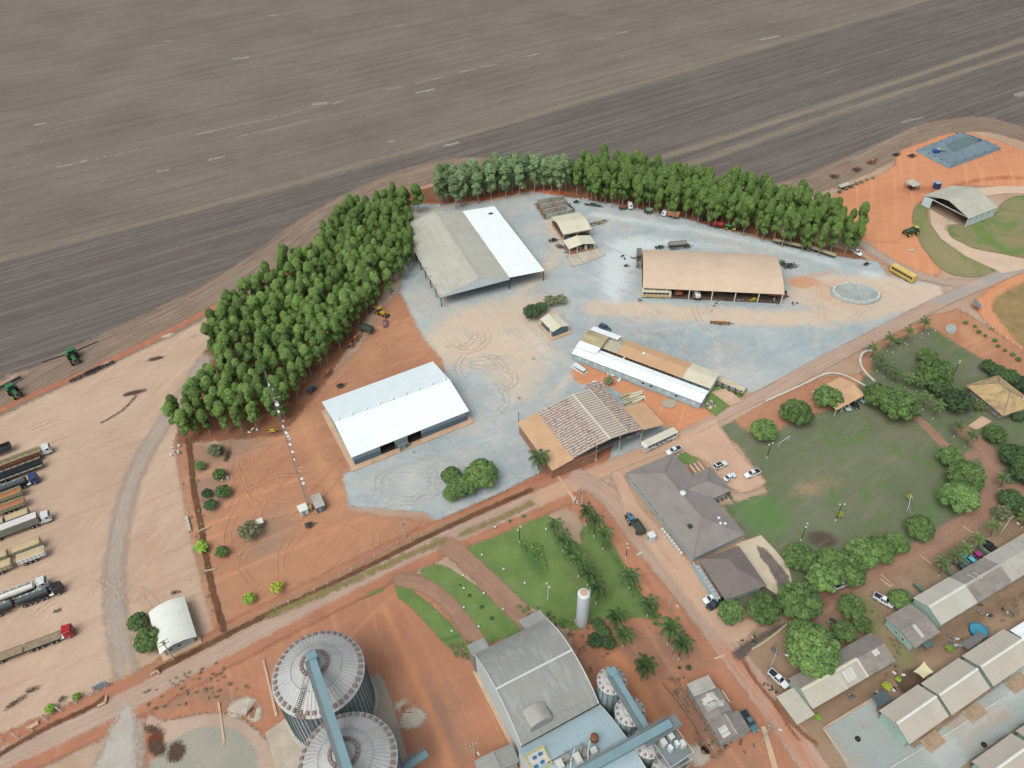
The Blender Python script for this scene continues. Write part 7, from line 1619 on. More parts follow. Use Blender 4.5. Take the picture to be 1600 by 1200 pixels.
# ---------------- buses
def bus(label, tail, nose, L, mat, band, roofm, stripe=None, group=None):
    a = heading(tail, nose); p = (P(*tail)+P(*nose))/2; t = thing('coach_bus', label, 'bus', tuple(p), a, 'buses')
    h = L/2; H = 3.2
    loft([(-h, hull(1.2, .5, H-.15)), (-h+.2, hull(1.27, .4, H)), (h-.35, hull(1.27, .4, H)), (h-.05, hull(1.22, .42, H-.5)), (h, hull(1.15, .45, 1.7))]).build('body', mat, t)
    MB().bbox(-h+.15, -1.15, H, h-.5, 1.15, H+.04, .02).build('roof', roofm, t)
    n = int(L/1.5)
    for s in (-1, 1):
        for i in range(n):
            x = -h+.5+i*(L-1.4)/n; MB().box(x, s*1.27-.015, 1.75, x+(L-1.4)/n-.12, s*1.27+.015, 2.65).build('window', glass_dark, t)
        if band: MB().box(-h+.3, s*1.275-.01, .7, h-.6, s*1.275+.012, 1.45).build('side_band', band, t)
        if stripe:
            for k, (x0, c) in enumerate(stripe): MB().add([(x0,s*1.288,.7),(x0+.8,s*1.288,.7),(x0+2.2,s*1.288,1.7),(x0+1.4,s*1.288,1.7)], [(0,1,2,3) if s < 0 else (3,2,1,0)]).build('painted_stripe', c, t)
        MB().bbox(h-.15, s*.9-.2, .8, h+.03, s*.9+.2, 1.05, .02).build('headlight', LAMP, t); MB().bbox(h-.1, s*1.45-.1, 2.0, h+.1, s*1.45+.1, 2.6, .03).build('mirror', BLK, t)
    MB().add([(h-.03,-1.05,1.55),(h-.03,1.05,1.55),(h-.28,1.05,2.9),(h-.28,-1.05,2.9)], [(0,1,2,3)]).build('windscreen', glass_dark, t); MB().box(h+.005,-1.05,1.2,h+.02,1.05,1.65).build('front_glass', glass_dark, t)
    MB().bbox(-h+L*.3, -.7, H+.04, -h+L*.3+1.8, .7, H+.28, .06).build('air_conditioner', roofm, t); MB().bbox(h-2.4, -.35, H+.04, h-1.7, .35, H+.14, .03).build('roof_hatch', mach_w, t); MB().bbox(-h+1, -.35, H+.04, -h+1.7, .35, H+.14, .03).build('roof_hatch', mach_w, t)
    for x in (-h+2.6, h-2.6):
        for y in (-1.1, 1.1): wheel(t, x, y, .5, .34)
    return t
bus('white coach bus with teal and red slanted stripes before the patched hangar', (1050,683), (1008,703), 12.6, WHT, None, cream_roof, [(-3, M('teal_stripe',(60,130,130),.5,.05,1)), (-1.2, M('red_stripe',(150,60,60),.5,.05,1)), (.4, M('dark_stripe',(60,66,70),.5,.05,1))])
bus('yellow bus parked beside the small rail barrier', (1425,441), (1393,423), 11.0, YEL, None, M('bus_roof_yellow',(222,192,120),.5,.05,.5,dirt=(204,176,130),damt=.5))
bus('cream and orange bus half under the workshop roof', (1006,462.5), (1044,463.5), 11.4, M('bus_cream',(220,214,190),.5,.05,.5), M('orange_band',(214,160,90),.5,.05,1), cream_roof)
# ---------------- cars
car_px('white pickup with open black bed beside the coach bus', WHT, 'pickup', (1062,702), (1043,710))
car_px('white car with dark sunroof, uppermost on the forecourt', WHT, 'suv', (1116,733), (1134,725), black_roof=True)
car_px('white car with dark rear windows nearest the office wing', WHT, 'sedan', (1131,752), (1149,742))
car_px('white pickup at the right end of the forecourt', WHT, 'pickup', (1186,738), (1164,746))
car_px('white sedan beside the canteen block', WHT, 'sedan', (1119,933), (1101,941))
car_px('dark grey pickup under the mango next to the white sedan', BLK, 'pickup', (1127,941), (1107,951))
car_px('white pickup parked against the row house corner', WHT, 'pickup', (1208,1056), (1222,1069))
car_px('white pickup-like wreck with poles beside the small mango', WHT, 'pickup', (1371,935), (1388,945))
car_px('black pickup in the bay before the long row house', BLK, 'pickup', (1552,861), (1535,849))
car_px('pink topped small car in front of the long row house', paint('car_pink',(176,60,130)), 'hatch', (1528,872), (1518,863))
car_px('turquoise small car in front of the long row house', paint('car_turquoise',(110,196,206)), 'hatch', (1518,880), (1509,872))
car_px('dark car in the first bay from the row house mango', M('car_grey',(90,96,98),.4,.05,1), 'hatch', (1504,893), (1496,882))
car_px('light car under the left part of the carport', M('car_silver',(176,184,190),.35,.04,1), 'sedan', (1318,632), (1325,641))
car_px('dark car in the middle of the carport', BLK, 'sedan', (1330,629), (1338,637))
car_px('pale blue car at the right end of the carport', M('car_pale_blue',(160,180,196),.35,.04,1), 'sedan', (1340,621), (1348,628))
car_px('white and black pickup at the end of the eucalyptus row', WHT, 'pickup', (1331,391), (1345,401))
car_px('dark blue van behind the long building', paint('van_blue',(64,84,110)), 'suv', (934,509), (956,519))
car_px('white pickup hidden below the tree row', WHT, 'pickup', (1306,918), (1323,910))
car_px('teal pickup parked behind the old grey house', M('car_teal',(90,120,124),.4,.05,1), 'pickup', (1164,1120), (1176,1138))
car_px('dark blue car at the foot of the plantation', paint('car_navy',(44,66,96)), 'hatch', (483,615), (492,605))
car_px('small red car near the yellow backhoe', M('car_maroon',(120,84,88),.5,.1,1), 'hatch', (602,500), (602,514))
# ---------------- farm machines
def farm_tractor(label, p, ang, col=GRN, rimc=None, s=1.0, loader=False):
    rimc = rimc or M('rim_yellow', (224,200,70), .5, .05, 1); t = thing('farm_tractor', label, 'tractor', tuple(p), ang, 'farm tractors'); t.scale = (s,)*3
    MB().bbox(.2, -.42, .9, 2.5, .42, 1.75, .1).build('bonnet', col, t); MB().bbox(-1.3, -.55, .7, .25, .55, 1.35, .08).build('chassis', dark_steel, t)
    MB().add([(-1.2,-.75,1.35),(.15,-.65,1.35),(.15,.65,1.35),(-1.2,.75,1.35),(-1.1,-.7,2.75),(0,-.6,2.75),(0,.6,2.75),(-1.1,.7,2.75)], [(0,1,5,4),(1,2,6,5),(2,3,7,6),(3,0,4,7)]).build('cab_glass', glass_dark, t)
    MB().bbox(-1.3, -.85, 2.72, .2, .85, 2.95, .1).build('cab_roof', col if not loader else mach_w, t)
    for y in (-1.0, 1.0): wheel(t, -.9, y, .92, .55, rimc); wheel(t, 1.8, y*.9, .62, .42, rimc); MB().bbox(-1.7, y-.32, 1.8, -.1, y+.32, 1.92, .05).build('mudguard', col, t)
    MB().tube((1.6,.3,1.7),(1.6,.3,2.6),.06,n=6).build('exhaust', dark_steel, t); MB().bbox(2.45, -.35, 1.0, 2.6, .35, 1.6, .03).build('grille', dark_steel, t)
    return t
tr = farm_tractor('green tractor on the field edge with long spray booms behind it', P(117,562), heading((113,553),(121,570)), s=1.5)
for s in (-1, 1): MB().strut((-1.8,s*.8,1.0),(-2.4,s*6.5,1.0),.12,.3).build('spray_boom', dark_steel, tr)
MB().bbox(-2.6,-.9,.9,-1.5,.9,2.0,.1).build('spray_tank', DGR, tr)
tr = farm_tractor('green tractor at the left picture edge on the field border', P(24,616), heading((18,609),(31,621)), s=1.4)
MB().strut((-1.6,0,.8),(-4.6,1.4,.7),.2,.3).build('drawbar', dark_steel, tr); MB().box(-5.0,-3.2,.4,-4.4,3.8,.9).build('tool_frame', dark_steel, tr)
farm_tractor('green and yellow tractor beside the red spreader', P(1143,358), heading((1150,359),(1137,357)), s=1.15)
farm_tractor('small dark tractor under the workshop, left of the posts', P(1140,457), rad(80), DGR, s=.95); farm_tractor('green tractor under the workshop beside the column', P(1150,458), rad(80), GRN, s=.95)
farm_tractor('small tractor with black tyres by the eucalyptus row', P(1098,343), rad(100), M('tractor_blue',(60,90,104),.5,.1,1), s=.8)
def spreader(label, a, b, col, name='spreader_trailer'):
    t = thing(name, label, 'trailer', tuple((P(*a)+P(*b))/2), heading(a, b)); L = (P(*b)-P(*a)).length*.8
    MB().add([(-L/2,-1.2,2.0),(L/2,-1.2,2.0),(L/2,1.2,2.0),(-L/2,1.2,2.0),(-L/2+.5,-.4,.7),(L/2-.5,-.4,.7),(L/2-.5,.4,.7),(-L/2+.5,.4,.7)], [(0,4,5,1),(1,5,6,2),(2,6,7,3),(3,7,4,0),(4,7,6,5)]).build('hopper', col, t)
    MB().box(-L/2,-1.25,1.95,L/2,-1.15,2.15).build('rim_rail', col, t); MB().box(-L/2,1.15,1.95,L/2,1.25,2.15).build('rim_rail', col, t); MB().strut((L/2-.3,0,.7),(L/2+1.6,0,.6),.15,.15).build('drawbar', dark_steel, t)
    for x in (-.6,.6):
        for y in (-1.1,1.1): wheel(t, x, y, .5, .35)
    MB().bbox(-L/2-.6,-.8,.5,-L/2+.1,.8,1.1,.05).build('spinner_guard', dark_steel, t); return t
spreader('red fertiliser spreader behind the green tractor', (1108,353), (1131,357), REDM); spreader('green and white spreader wagon by the eucalyptus row', (1007,332), (1020,334), M('spreader_green',(120,140,130),.6,.1,1))
t = thing('box_truck', 'white cab truck with brown stripe tray behind it near the row', 'truck', tuple(P(1036,336)), heading((1061,341),(1036,336)))
t.location = P(1037,336.5); cab(t, 1.0, h=2.6, mat=WHT, deflect=False); trailer(t, -1.6, 5.5, 'grain', M('brown_tray',(190,120,84),.7,.1,1), tarp, axles=2); [wheel(t, .2, y, .48, .3) for y in (-1, 1)]
t = thing('tractor_truck', 'white cab truck with bare chassis by the eucalyptus row', 'truck', tuple(P(985,326)), heading((966,326),(986,325))); cab(t, 1.0, h=2.9, mat=WHT); MB().box(-5.5,-.45,.6,-1.0,.45,.95).build('chassis', dark_steel, t); MB().bbox(-5,-.9,.95,-2,.9,1.5,.06).build('tool_bed', rust, t); [wheel(t, x, y, .5, .34) for x in (0,-3.4,-4.6) for y in (-1.05,1.05)]
t = rig('silver tanker truck nosing under the workshop roof', (1083,449), (1091,474), None, [(9.5, 'tank', wtank, None, 1)], name='tank_trailer', cat='trailer', group=None); 
rig('red-brown trailer standing under the workshop roof', (1056,450), (1061,468), None, [(6.5, 'tipper', M('redbrown_side',(150,84,64),.8,.1,1), soilm, 1)], name='tipper_trailer', cat='trailer', group=None)
rig('faded orange wagon at the right end under the workshop roof', (1200,463), (1219,465), None, [(6.5, 'tipper', M('redbrown_side',(150,84,64)), None, 1)], name='farm_wagon', cat='trailer', group=None)
rig('parked tank trailer behind the workshop roof', (1072,386), (1050,388), None, [(8, 'tank', greyside, None, 1)], name='tank_trailer', cat='trailer', group=None)
rig('left flat trailer parked along the eucalyptus row', (1260,390), (1216,380), None, [(14, 'flat', khaki, None, 1)], name='flat_trailer', cat='trailer', group='flat trailers along the row')
rig('right flat trailer parked along the eucalyptus row', (1305,403), (1263,389), None, [(13, 'flat', khaki, None, 1)], name='flat_trailer', cat='trailer', group='flat trailers along the row')
# sprayer
t = thing('self_propelled_sprayer', 'tall green self-propelled sprayer on the orange earth', 'sprayer', tuple(P(1423,366)), heading((1414,367),(1434,362)))
MB().bbox(-3.2,-.9,1.5,1.2,.9,2.5,.15).build('tank', DGR, t); MB().bbox(1.2,-.8,1.5,2.9,.8,3.1,.15).build('cab', glass_dark, t); MB().bbox(1.1,-.9,3.1,3.0,.9,3.25,.05).build('cab_roof', M('sprayer_roof',(190,180,90),.5,.1,1), t)
for x in (-2.4,2.0):
    for y in (-1.5,1.5): wheel(t, x, y, .95, .4, M('rim_yellow',(224,200,70))); MB().strut((x,y*.9,1.0),(x,y*.5,1.6),.15,.15).build('axle_leg', DGR, t)
for s in (-1,1): MB().strut((-3.3,s*1.3,1.8),(2.6,s*1.75,2.2),.25,.5).build('folded_boom', DGR, t)
# implements / scrap
def implement(label, p, ang, L, W, seed, m=rust, name='farm_implement', cat='farm machine'):
    r = random.Random(seed); t = thing(name, label, cat, tuple(p), ang)
    for s in (-1, 0, 1): MB().strut((-L/2, s*W*.45, .55+r.uniform(0,.2)), (L/2, s*W*.45, .55+r.uniform(0,.25)), .16, .2).build('frame_bar', m if s else dark_steel, t)
    n = max(3, int(L/1.1))
    for i in range(n):
        x = -L/2+L*(i+.5)/n; MB().strut((x, -W*.5, .6), (x, W*.5, .6), .14, .16).build('cross_bar', m if i % 2 else dark_steel, t)
        for y in (-W*.3, W*.3): MB().tube((x, y-.04, .38), (x, y+.04, .38), .36, n=10).build('disc', dark_steel if i % 2 else steel, t)
    MB().bbox(-L*.15, -W*.2, .7, L*.2, W*.2, 1.2+r.random()*.5, .06).build('hopper', m, t)
    for y in (-W*.5, W*.5): wheel(t, 0, y, .4, .25)
    MB().strut((L/2,0,.5),(L/2+1.4,0,.45),.14,.14).build('drawbar', dark_steel, t); return t
yb = M('old_yellow_frame',(170,120,64),.8,.2,1)
for l, x, y, a, L, W, m in [('long black seeder bar lying at the field edge',145,582,heading((120,594),(169,572)),16,1.6,dark_steel),('rusty disc harrow, lowest one beside the orange track',1303,277,.3,4,3,rust),('rusty implement frame second along the orange track',1338,266,.6,5,3,rust),('yellow-brown harrow with crossed bars along the orange track',1363,254,heading((1350,262),(1374,249)),6.5,3,yb),('small dark implement near the grey patch by the pond',1400,243,.4,4,2,dark_steel),('dark implement right before the lined pond',1424,245,.2,4,2.2,dark_steel),
  ('long tool bar parked on gravel between workshop and long building',1125,506,heading((1106,506),(1143,508)),7.5,1.2,yb),('orange planter unit at the foot of the plantation',556,531,heading((545,541),(566,521)),5,2.4,ORG),('second orange planter unit lower at the plantation edge',549,541,heading((545,541),(566,521)),3.4,2.4,ORG),('small rusty frame on red earth behind the white shed',513,585,heading((508,591),(520,577)),4.2,1.4,ORG),('black folded tool beside the white shed roof',532,604,.5,2.6,1.6,dark_steel),
  ('long dark beam near the storage bays',926,322,heading((912,319),(941,323)),8,.7,dark_steel),('short dark part near the storage bays',900,317,.1,2.6,1.0,dark_steel),('machine parts trailer right of the wash shed',935,349,heading((924,353),(948,347)),8,2.2,khaki),('planter with big tyres right of the workshop',1233,417,0.1,6,3,dark_steel),('green seeder right of the workshop end',1222,413,1.4,4,2.4,GRN),('grey tool left of the lower white shed',874,386,heading((862,382),(880,392)),4,2,steel),('dark scrap outside the wash shed',864,377,.2,4,1.6,dark_steel),('yellow tool bar lying at the workshop front',1177,470,.2,3.4,1.0,M('tool_yellow',(216,200,60),.6,.1,1)),
  ('dark drum on the gravel below the eucalyptus end',1353,414,.2,2,.9,dark_steel),('yellow and white pieces under the lattice mast trees',426,675,.0,2.6,1.0,M('tool_yellow',(216,200,60))),('brown logs beside the planted strip',355,714,heading((352,724),(360,702)),4.5,.8,bark_d),('faded log beside the planted strip',347,707,heading((346,714),(348,700)),3,.7,bark_d),('burnt frame on the red earth',483,822,.3,2.2,1.6,dark_steel),('dark frame by the machine parts behind the workshop',1030,388,.1,4,1.4,dark_steel),('engine block pieces behind the workshop tank trailer',1073,386,.1,3,2,rust)]:
    implement(l, P(x, y), a, L, W, int(x+y), m)
# backhoe
t = thing('backhoe_loader', 'yellow backhoe loader at the plantation edge', 'backhoe', tuple(P(596,491)), heading((586,487),(606,496)))
MB().bbox(-1.6,-.8,.8,1.8,.8,1.6,.12).build('body', MYEL, t); MB().bbox(-1.3,-.75,1.6,.1,.75,2.8,.1).build('cab', glass_dark, t); MB().bbox(-1.4,-.85,2.8,.2,.85,2.95,.05).build('cab_roof', MYEL, t)
for y in (-.9,.9): wheel(t,-1.0,y,.8,.45,MYEL); wheel(t,1.4,y,.55,.35,MYEL); MB().strut((1.4,y*.7,1.3),(3.0,y*.7,.6),.15,.25).build('loader_arm', MYEL, t)
MB().bbox(2.8,-1.1,.1,3.5,1.1,.9,.08).build('bucket', dark_steel, t); MB().strut((-1.7,0,1.2),(-3.4,0,2.6),.25,.3).build('boom', MYEL, t); MB().strut((-3.4,0,2.6),(-4.3,0,1.0),.2,.25).build('dipper', MYEL, t); MB().bbox(-4.7,-.3,.5,-4.1,.3,1.1,.05).build('digger_bucket', dark_steel, t)
t = thing('dark_trailer_bin', 'dark green open trailer at the plantation edge near the backhoe', 'trailer', tuple(P(573,518)), heading((562,513),(583,522))); trailer(t, 3.0, 6.0, 'tipper', M('dark_green_side',(84,92,84),.8,.1,1), None, axles=1)
# loader and trailer on the office road
tr = farm_tractor('blue and yellow small tractor on the road left of the office', P(985,815), heading((992,824),(983,808)), M('tractor_blue2',(90,124,150),.5,.1,1), s=.9); tr.children[0]
t = thing('dark_road_trailer', 'dark two-axle trailer behind the small tractor left of the office', 'trailer', tuple(P(996,828)), heading((1001,836),(990,820))); trailer(t, 1.8, 4.4, 'tipper', M('dark_green_side',(84,92,84)), None, axles=1, w=2.0)
t = thing('white_portable_cabin', 'white portable toilet cabin left of the office', 'cabin', tuple(P(1017,843)), heading((1010,838),(1017,848)))
MB().bbox(-.9,-.9,0,.9,.9,2.3,.1).build('cabin_body', white_wall, t); MB().box(-.5,-.93,.1,.3,-.905,1.9).build('door', slate_light, t); MB().bbox(-1,-1,2.3,1,1,2.42,.04).build('roof', white_wall, t)

# ---------------- lattice mast with white dishes
mp = P(483.7,792.5); HM = 53.5; t = thing('lattice_mast', 'very tall thin lattice mast with white dishes rising over the plantation', 'mast', tuple(mp), .3)
mb = MB(); w0, w1 = .55, .28
cor = [(math.cos(a), math.sin(a)) for a in (0, 2.094, 4.189)]
for cx, cy in cor: mb.tube((cx*w0, cy*w0, 0), (cx*w1, cy*w1, HM), .05, .035, 5)
mb.build('mast_legs', M('mast_grey',(150,150,150),.6,.05,1), t, kind='stuff') if False else None
for cx, cy in cor: MB().tube((cx*w0, cy*w0, 0), (cx*w1, cy*w1, HM), .06, .045, 5).build('mast_leg', M('mast_grey',(150,150,150),.6,.05,1), t)
mb = MB(); n = 48
for i in range(n):
    z0, z1 = HM*i/n, HM*(i+1)/n; r0 = w0+(w1-w0)*i/n; r1 = w0+(w1-w0)*(i+1)/n
    for k in range(3): a, b = cor[k], cor[(k+1) % 3]; mb.tube((a[0]*r0, a[1]*r0, z0), (b[0]*r1, b[1]*r1, z1), .03, n=4, cap=False)
mb.build('lattice_bracing', MATS['mast_grey'], t)
for z, a, r in [(49.5,-1.2,.45),(47,1.0,.35),(42.5,-.5,.55),(41.5,.8,.5),(40,-.8,.4),(36,.4,.3),(34.5,-1.0,.4),(32,-.6,.5),(30.5,-.2,.45),(29.2,.2,.4),(27.5,-.6,.45),(24.5,-.6,.45),(21.5,-.8,.35),(13.2,-.4,.5),(11.2,-.4,.55)]:
    m_ = MB(); m_.lathe([(r*.2,0),(r,.18),(r*1.0,.22),(r*.3,.08)], n=14); o = m_.build('dish_antenna', WHT, t); o.location = (.5*math.cos(a), .5*math.sin(a), z); o.rotation_euler = (1.3, .2, a)
for z in (44.5, 33.2, 17.5): MB().tube((0,0,z),(1.7,-.6,z+.4),.05,n=5).build('antenna_arm', pale_paint, t); MB().tube((0,0,z-.6),(1.0,-1.2,z-.8),.05,n=5).build('antenna_arm', pale_paint, t)
MB().tube((0,0,HM),(0,0,HM+3),.03,n=5).build('lightning_rod', MATS['mast_grey'], t)
# booths at mast foot
def booth(label, A, B, C, z, roofm, wallm, name='equipment_booth'):
    a, b, c = P(*A, z), P(*B, z), P(*C, z); u = (b-a); L = u.length; u.normalize(); n = Vector((-u.y, u.x, 0)); W = (c-a).dot(n)
    t = thing(name, label, 'booth', (a.x, a.y, 0), math.atan2(u.y, u.x)); MB().bbox(.15,.15,0,L-.15,W-.15,z-.1,.04).build('wall', wallm, t); MB().bbox(0,0,z-.1,L,W,z+.05,.04).build('roof', roofm, t); MB().box(L*.3,.12,.1,L*.55,.145,z*.8).build('door', slate_light, t); return t
booth('small booth with grey and slate roof right of the mast foot', (493,795), (508,789), (488,774), 2.4, fibre_roof, slate_wall)
booth('small white booth left of the mast foot', (468,801), (482,795), (465,790), 2.2, MATS['chalk_roof'], white_wall)
booth('small white booth beside the sparse dark tree', (402,820), (412,816), (400,812), 1.8, MATS['chalk_roof'], fibre_dark)
MB_ = thing('generator_box', 'pale small generator between the two mast booths', 'generator', tuple(P(485,795)), .4); MB().bbox(-.5,-.8,0,.5,.8,1.3,.06).build('housing', khaki, MB_); MB().tube((0,.3,1.3),(0,.3,1.8),.08,n=6).build('exhaust', dark_steel, MB_)

# ---------------- poles
def light_pole(label, bx, by, tx, ty, mat=dark_steel, foot=True, arm=True, name='light_pole'):
    b = P(bx, by); h = min(np.arange(3, 20, .1), key=lambda z: (P(tx, ty, z)-Vector((b.x, b.y, z))).length); h = max(4.5, min(h, 12))
    t = thing(name, label, 'light pole', tuple(b), rn.uniform(0, 6)); MB().tube((0,0,0),(0,0,h),.13,.09,8).build('pole', mat, t)
    if foot: MB().tube((0,0,0),(0,0,.9),.2,.2,8).build('painted_foot', pale_paint, t)
    if arm:
        MB().tube((-.7,0,h-.1),(.7,0,h-.1),.05,n=5).build('cross_arm', steel, t)
        for x in (-.65, .65): MB().bbox(x-.22,-.25,h-.2,x+.22,.25,h-.02,.04).build('floodlight', mach_w, t)
    return t
for a in [(1198,716,1205,693,'dark light pole at the upper left corner of the playing field'),(1305,814,1315,787,'dark light pole standing in the yellow shrub'),(1251,845,1260,820,'dark light pole near the patio corner of the field'),(812,848,813,825,'dark light pole on the palm lawn near the road'),(978,872,979,852,'light pole with pale lamp at the palm avenue'),(1062,1018,1064,998,'light pole between the close pair of palms'),(1491,583,1500,565,'bare dark pole on the garden lawn'),(1003,640+1,1003,622,'thin pole at the hangar corner'),(811,668,811,645,'thin dark pole on the gravel left of the patched hangar')]: light_pole(a[4], *a[:4])
light_pole('white lamp with short pole and white foot on the palm lawn', 856,936,854,914, pale_paint)
def utility_pole(label, bx, by, h, ang, arms=1, lamp=False):
    t = thing('utility_pole', label, 'utility pole', tuple(P(bx, by)), ang, 'concrete utility poles'); m = M('pole_concrete',(196,188,176),.9,.08,1)
    MB().tube((0,0,0),(0,0,h),.2,.13,8).build('pole', m, t)
    for k in range(arms):
        MB().box(-1.2,-.07,h-.5-k*1.2,1.2,.07,h-.36-k*1.2).build('cross_arm', m, t)
        for x in (-1.1,-.4,.4,1.1): MB().lathe([(.06,0),(.1,.1),(.05,.25)], (x,0,h-.36-k*1.2), 8).build('insulator', dark_in, t)
    if lamp: MB().tube((0,0,h-.8),(0,-2.0,h-.2),.05,n=6).build('lamp_arm', steel, t); MB().bbox(-.18,-2.7,h-.3,.18,-1.9,h-.15,.04).build('street_lamp', mach_w, t)
    else: MB().bbox(-.3,.15,h-2.2,.3,.7,h-1.3,.06).build('transformer', steel, t)
    return t
UPD = [('concrete utility pole by the ditch on the red earth',634,840,7.5,.2,1,False),('tall pale utility pole where the palm avenue meets the road',909,789,7,.4,1,False),('concrete pole with crossarms beside the white gatehouse',272,1030,9,.6,2,False),('dark-armed utility pole beside the red road at the bottom',1191,1158,8,1.2,2,True),('concrete pole with street lamp arm near the wet road',1203,1044,8,1.2,1,True),('pole between the long row house and the red path',1562,835,8,.3,1,True),('short pole at the end of the concrete strip',1045,955,6,.5,1,True)]
for l, x, y, h, a, n, lp in UPD: utility_pole(l, x, y, h, a, n, lp)
utility_pole('dark slim pole with lamps on red earth left of the grey warehouse', 742,1182,7,.5,1,True)
# ---------------- fences of white posts
def post_fence(label, pts, n, h=1.3, r=.1, wires=2, mat=pale_paint, lean=0.0):
    w = [P(*p) for p in pts]; t = thing('post_fence', label, 'fence', tuple(w[0])); seg = [(w[i+1]-w[i]).length for i in range(len(w)-1)]; tot = sum(seg); p0 = None; prev = None
    for i in range(n):
        d = tot*i/(n-1); k = 0
        while k < len(seg)-1 and d > seg[k]: d -= seg[k]; k += 1
        q = w[k].lerp(w[k+1], min(1, d/seg[k]))-w[0]
        if p0 is None: m_ = MB(); m_.tube((0,0,0),(lean,0,h),r,r*.9,7); p0 = m_.build('post', mat, t); p0.location = q
        else: share(p0, 'post', t, q)
        if prev is not None and wires:
            for z in np.linspace(h*.4, h*.92, wires): MB().tube(prev+Vector((0,0,z)), q+Vector((0,0,z)), .018, n=3, cap=False).build('wire', steel, t)
        prev = q
    return t
post_fence('row of short white posts along the roadside ditch', [(430,952),(510,915),(560,885),(620,850),(660,838)], 13, 1.2, .09)
post_fence('row of white posts between gravel yard and ditch', [(690,812),(740,790),(790,768),(840,742)], 12, 1.2, .09)
post_fence('row of white posts beside the truck yard ditch', [(4,1158),(45,1148),(65,1130),(105,1107),(125,1097),(145,1085),(165,1074)], 8, 2.0, .16, 0, lean=-.5)
post_fence('white post fence along the park and orange road', [(1503,487),(1520,497),(1560,522),(1600,552),(1650,590)], 14, 1.6, .14)
post_fence('low white posts of the garden edge', [(1383,558),(1408,545),(1434,532),(1461,518)], 8, .8, .12, 1)
post_fence('short white pole fence at the yellow bus', [(1352,388),(1362,395),(1372,403),(1390,414)], 8, 1.4, .14)
post_fence('bamboo-like rail fence along the palm avenue', [(948,853),(965,878),(985,912),(1000,935),(1010,943)], 12, 1.1, .1, 2, M('worn_post',(176,140,110),.9,.1,1))
post_fence('pale post line around the round pad', [(236,1136),(280,1120),(330,1112),(370,1116),(400,1140)], 18, .5, .1, 1, M('worn_post',(176,140,110)))
for x, y in [(899,781),(896,785),(902,786),(868,738),(862,740),(866,741)]: 
    t = thing('white_bollard', 'white painted bollard %s' % ('at the palm avenue entrance' if x > 880 else 'at the hangar corner'), 'bollard', tuple(P(x, y)), 0, 'white bollards'); MB().lathe([(.22,0),(.22,1.1),(.12,1.25)], n=10).build('bollard_body', white_wall, t); MB().lathe([(.35,0),(.35,.08)], n=10).build('base', concrete, t)
# ---------------- kerbs
def kerb(name, pts, h=.14, w=.35, mat=concrete):
    w_ = chaikin(XY(pts), 2, False); mb = MB(); L_ = []; R_ = []
    for i, p in enumerate(w_):
        a = Vector(w_[max(0, i-1)]); b = Vector(w_[min(len(w_)-1, i+1)]); d = (b-a).normalized(); n = Vector((-d.y, d.x))*w/2; L_.append(Vector(p)+n); R_.append(Vector(p)-n)
    vs = [(p.x, p.y, z) for z in (-.05, h) for p in L_+R_]; n = len(L_); fs = []
    for i in range(n-1): fs += [(2*n+i, 3*n+i, 3*n+i+1, 2*n+i+1), (i, 2*n+i, 2*n+i+1, i+1), (n+i+1, 3*n+i+1, 3*n+i, n+i)]
    mb.add(vs, fs); o = mb.build(name, mat, None, kind='structure'); return o
pk = M('pale_kerb', (206,202,194), .9, .08, .5, dirt=(180,150,130), damt=.4)
kerb('kerb', [(1196,627),(1250,603),(1280,588),(1295,582),(1320,585),(1352,603)], w=.7, mat=pk); kerb('kerb', [(1367,596),(1352,582),(1344,570),(1344,556),(1352,548),(1363,548)], w=.8, mat=pk); kerb('kerb', [(1198,622),(1140,650),(1090,676)], w=.3, mat=dusty_conc)
kerb('kerb', [(955,738),(980,728),(1052,700),(1068,708)], w=.25, mat=dusty_conc); kerb('kerb', [(1100,716),(1118,735),(1135,768),(1160,770),(1180,766),(1197,753)], w=.25, mat=dusty_conc); kerb('kerb', [(1120,652),(1124,665),(1150,700),(1197,753)], w=.25, mat=dusty_conc)
kerb('kerb', [(952,742),(953,760),(985,800),(1040,870),(1060,890)], w=.25, mat=dusty_conc); kerb('kerb', [(1175,1015),(1200,1000),(1230,975)], w=.5, mat=khaki)
kerb('kerb', [(1286,1138),(1330,1200),(1360,1240)], w=.4, mat=dusty_conc); kerb('kerb', [(1286,1138),(1370,1087)], w=.3, mat=dusty_conc)
kerb('kerb', [(1391,1200),(1440,1170),(1500,1135),(1560,1095),(1640,1040)], w=.25, mat=pk)
kerb('kerb', [(1036,1068),(1072,1110),(1112,1180),(1120,1186),(1130,1176)], w=.3, h=.5, mat=brown_wall); kerb('kerb', [(1050,1058),(1080,1095),(1130,1176)], w=.3, h=.5, mat=brown_wall)
# concrete footways crossing the red ground
for px in ([(1189,1135),(1196,1135),(1216,1200),(1206,1200)], [(340,1098),(343,1097),(352,1160),(349,1165)], [(410,1033),(413,1031),(434,1118),(430,1120)], [(868,742),(872,741),(900,780),(896,783)], [(1374,1005-100),(1376,904),(1394,917),(1392,918)]):
    sheet('footway', px, dusty_conc, lift=.10)
for px in ([(1155,950-100),(0,0),(0,0),(0,0)],): pass
sheet('crossing_slab', [(994,866),(1004,861),(1006,864),(996,869)], concrete, lift=.09); sheet('crossing_slab', [(1114,1028),(1132,1022),(1134,1026),(1117,1031)], dusty_conc, lift=.09)
for a, b in (((1376,898),(1396,917)),((1437,868),(1455,881)),((1504,822),(1522,835))): sheet('speed_hump', [a, (a[0]+1.2,a[1]-.5), (b[0]+1.2,b[1]-.5), b], dusty_conc, lift=.12)
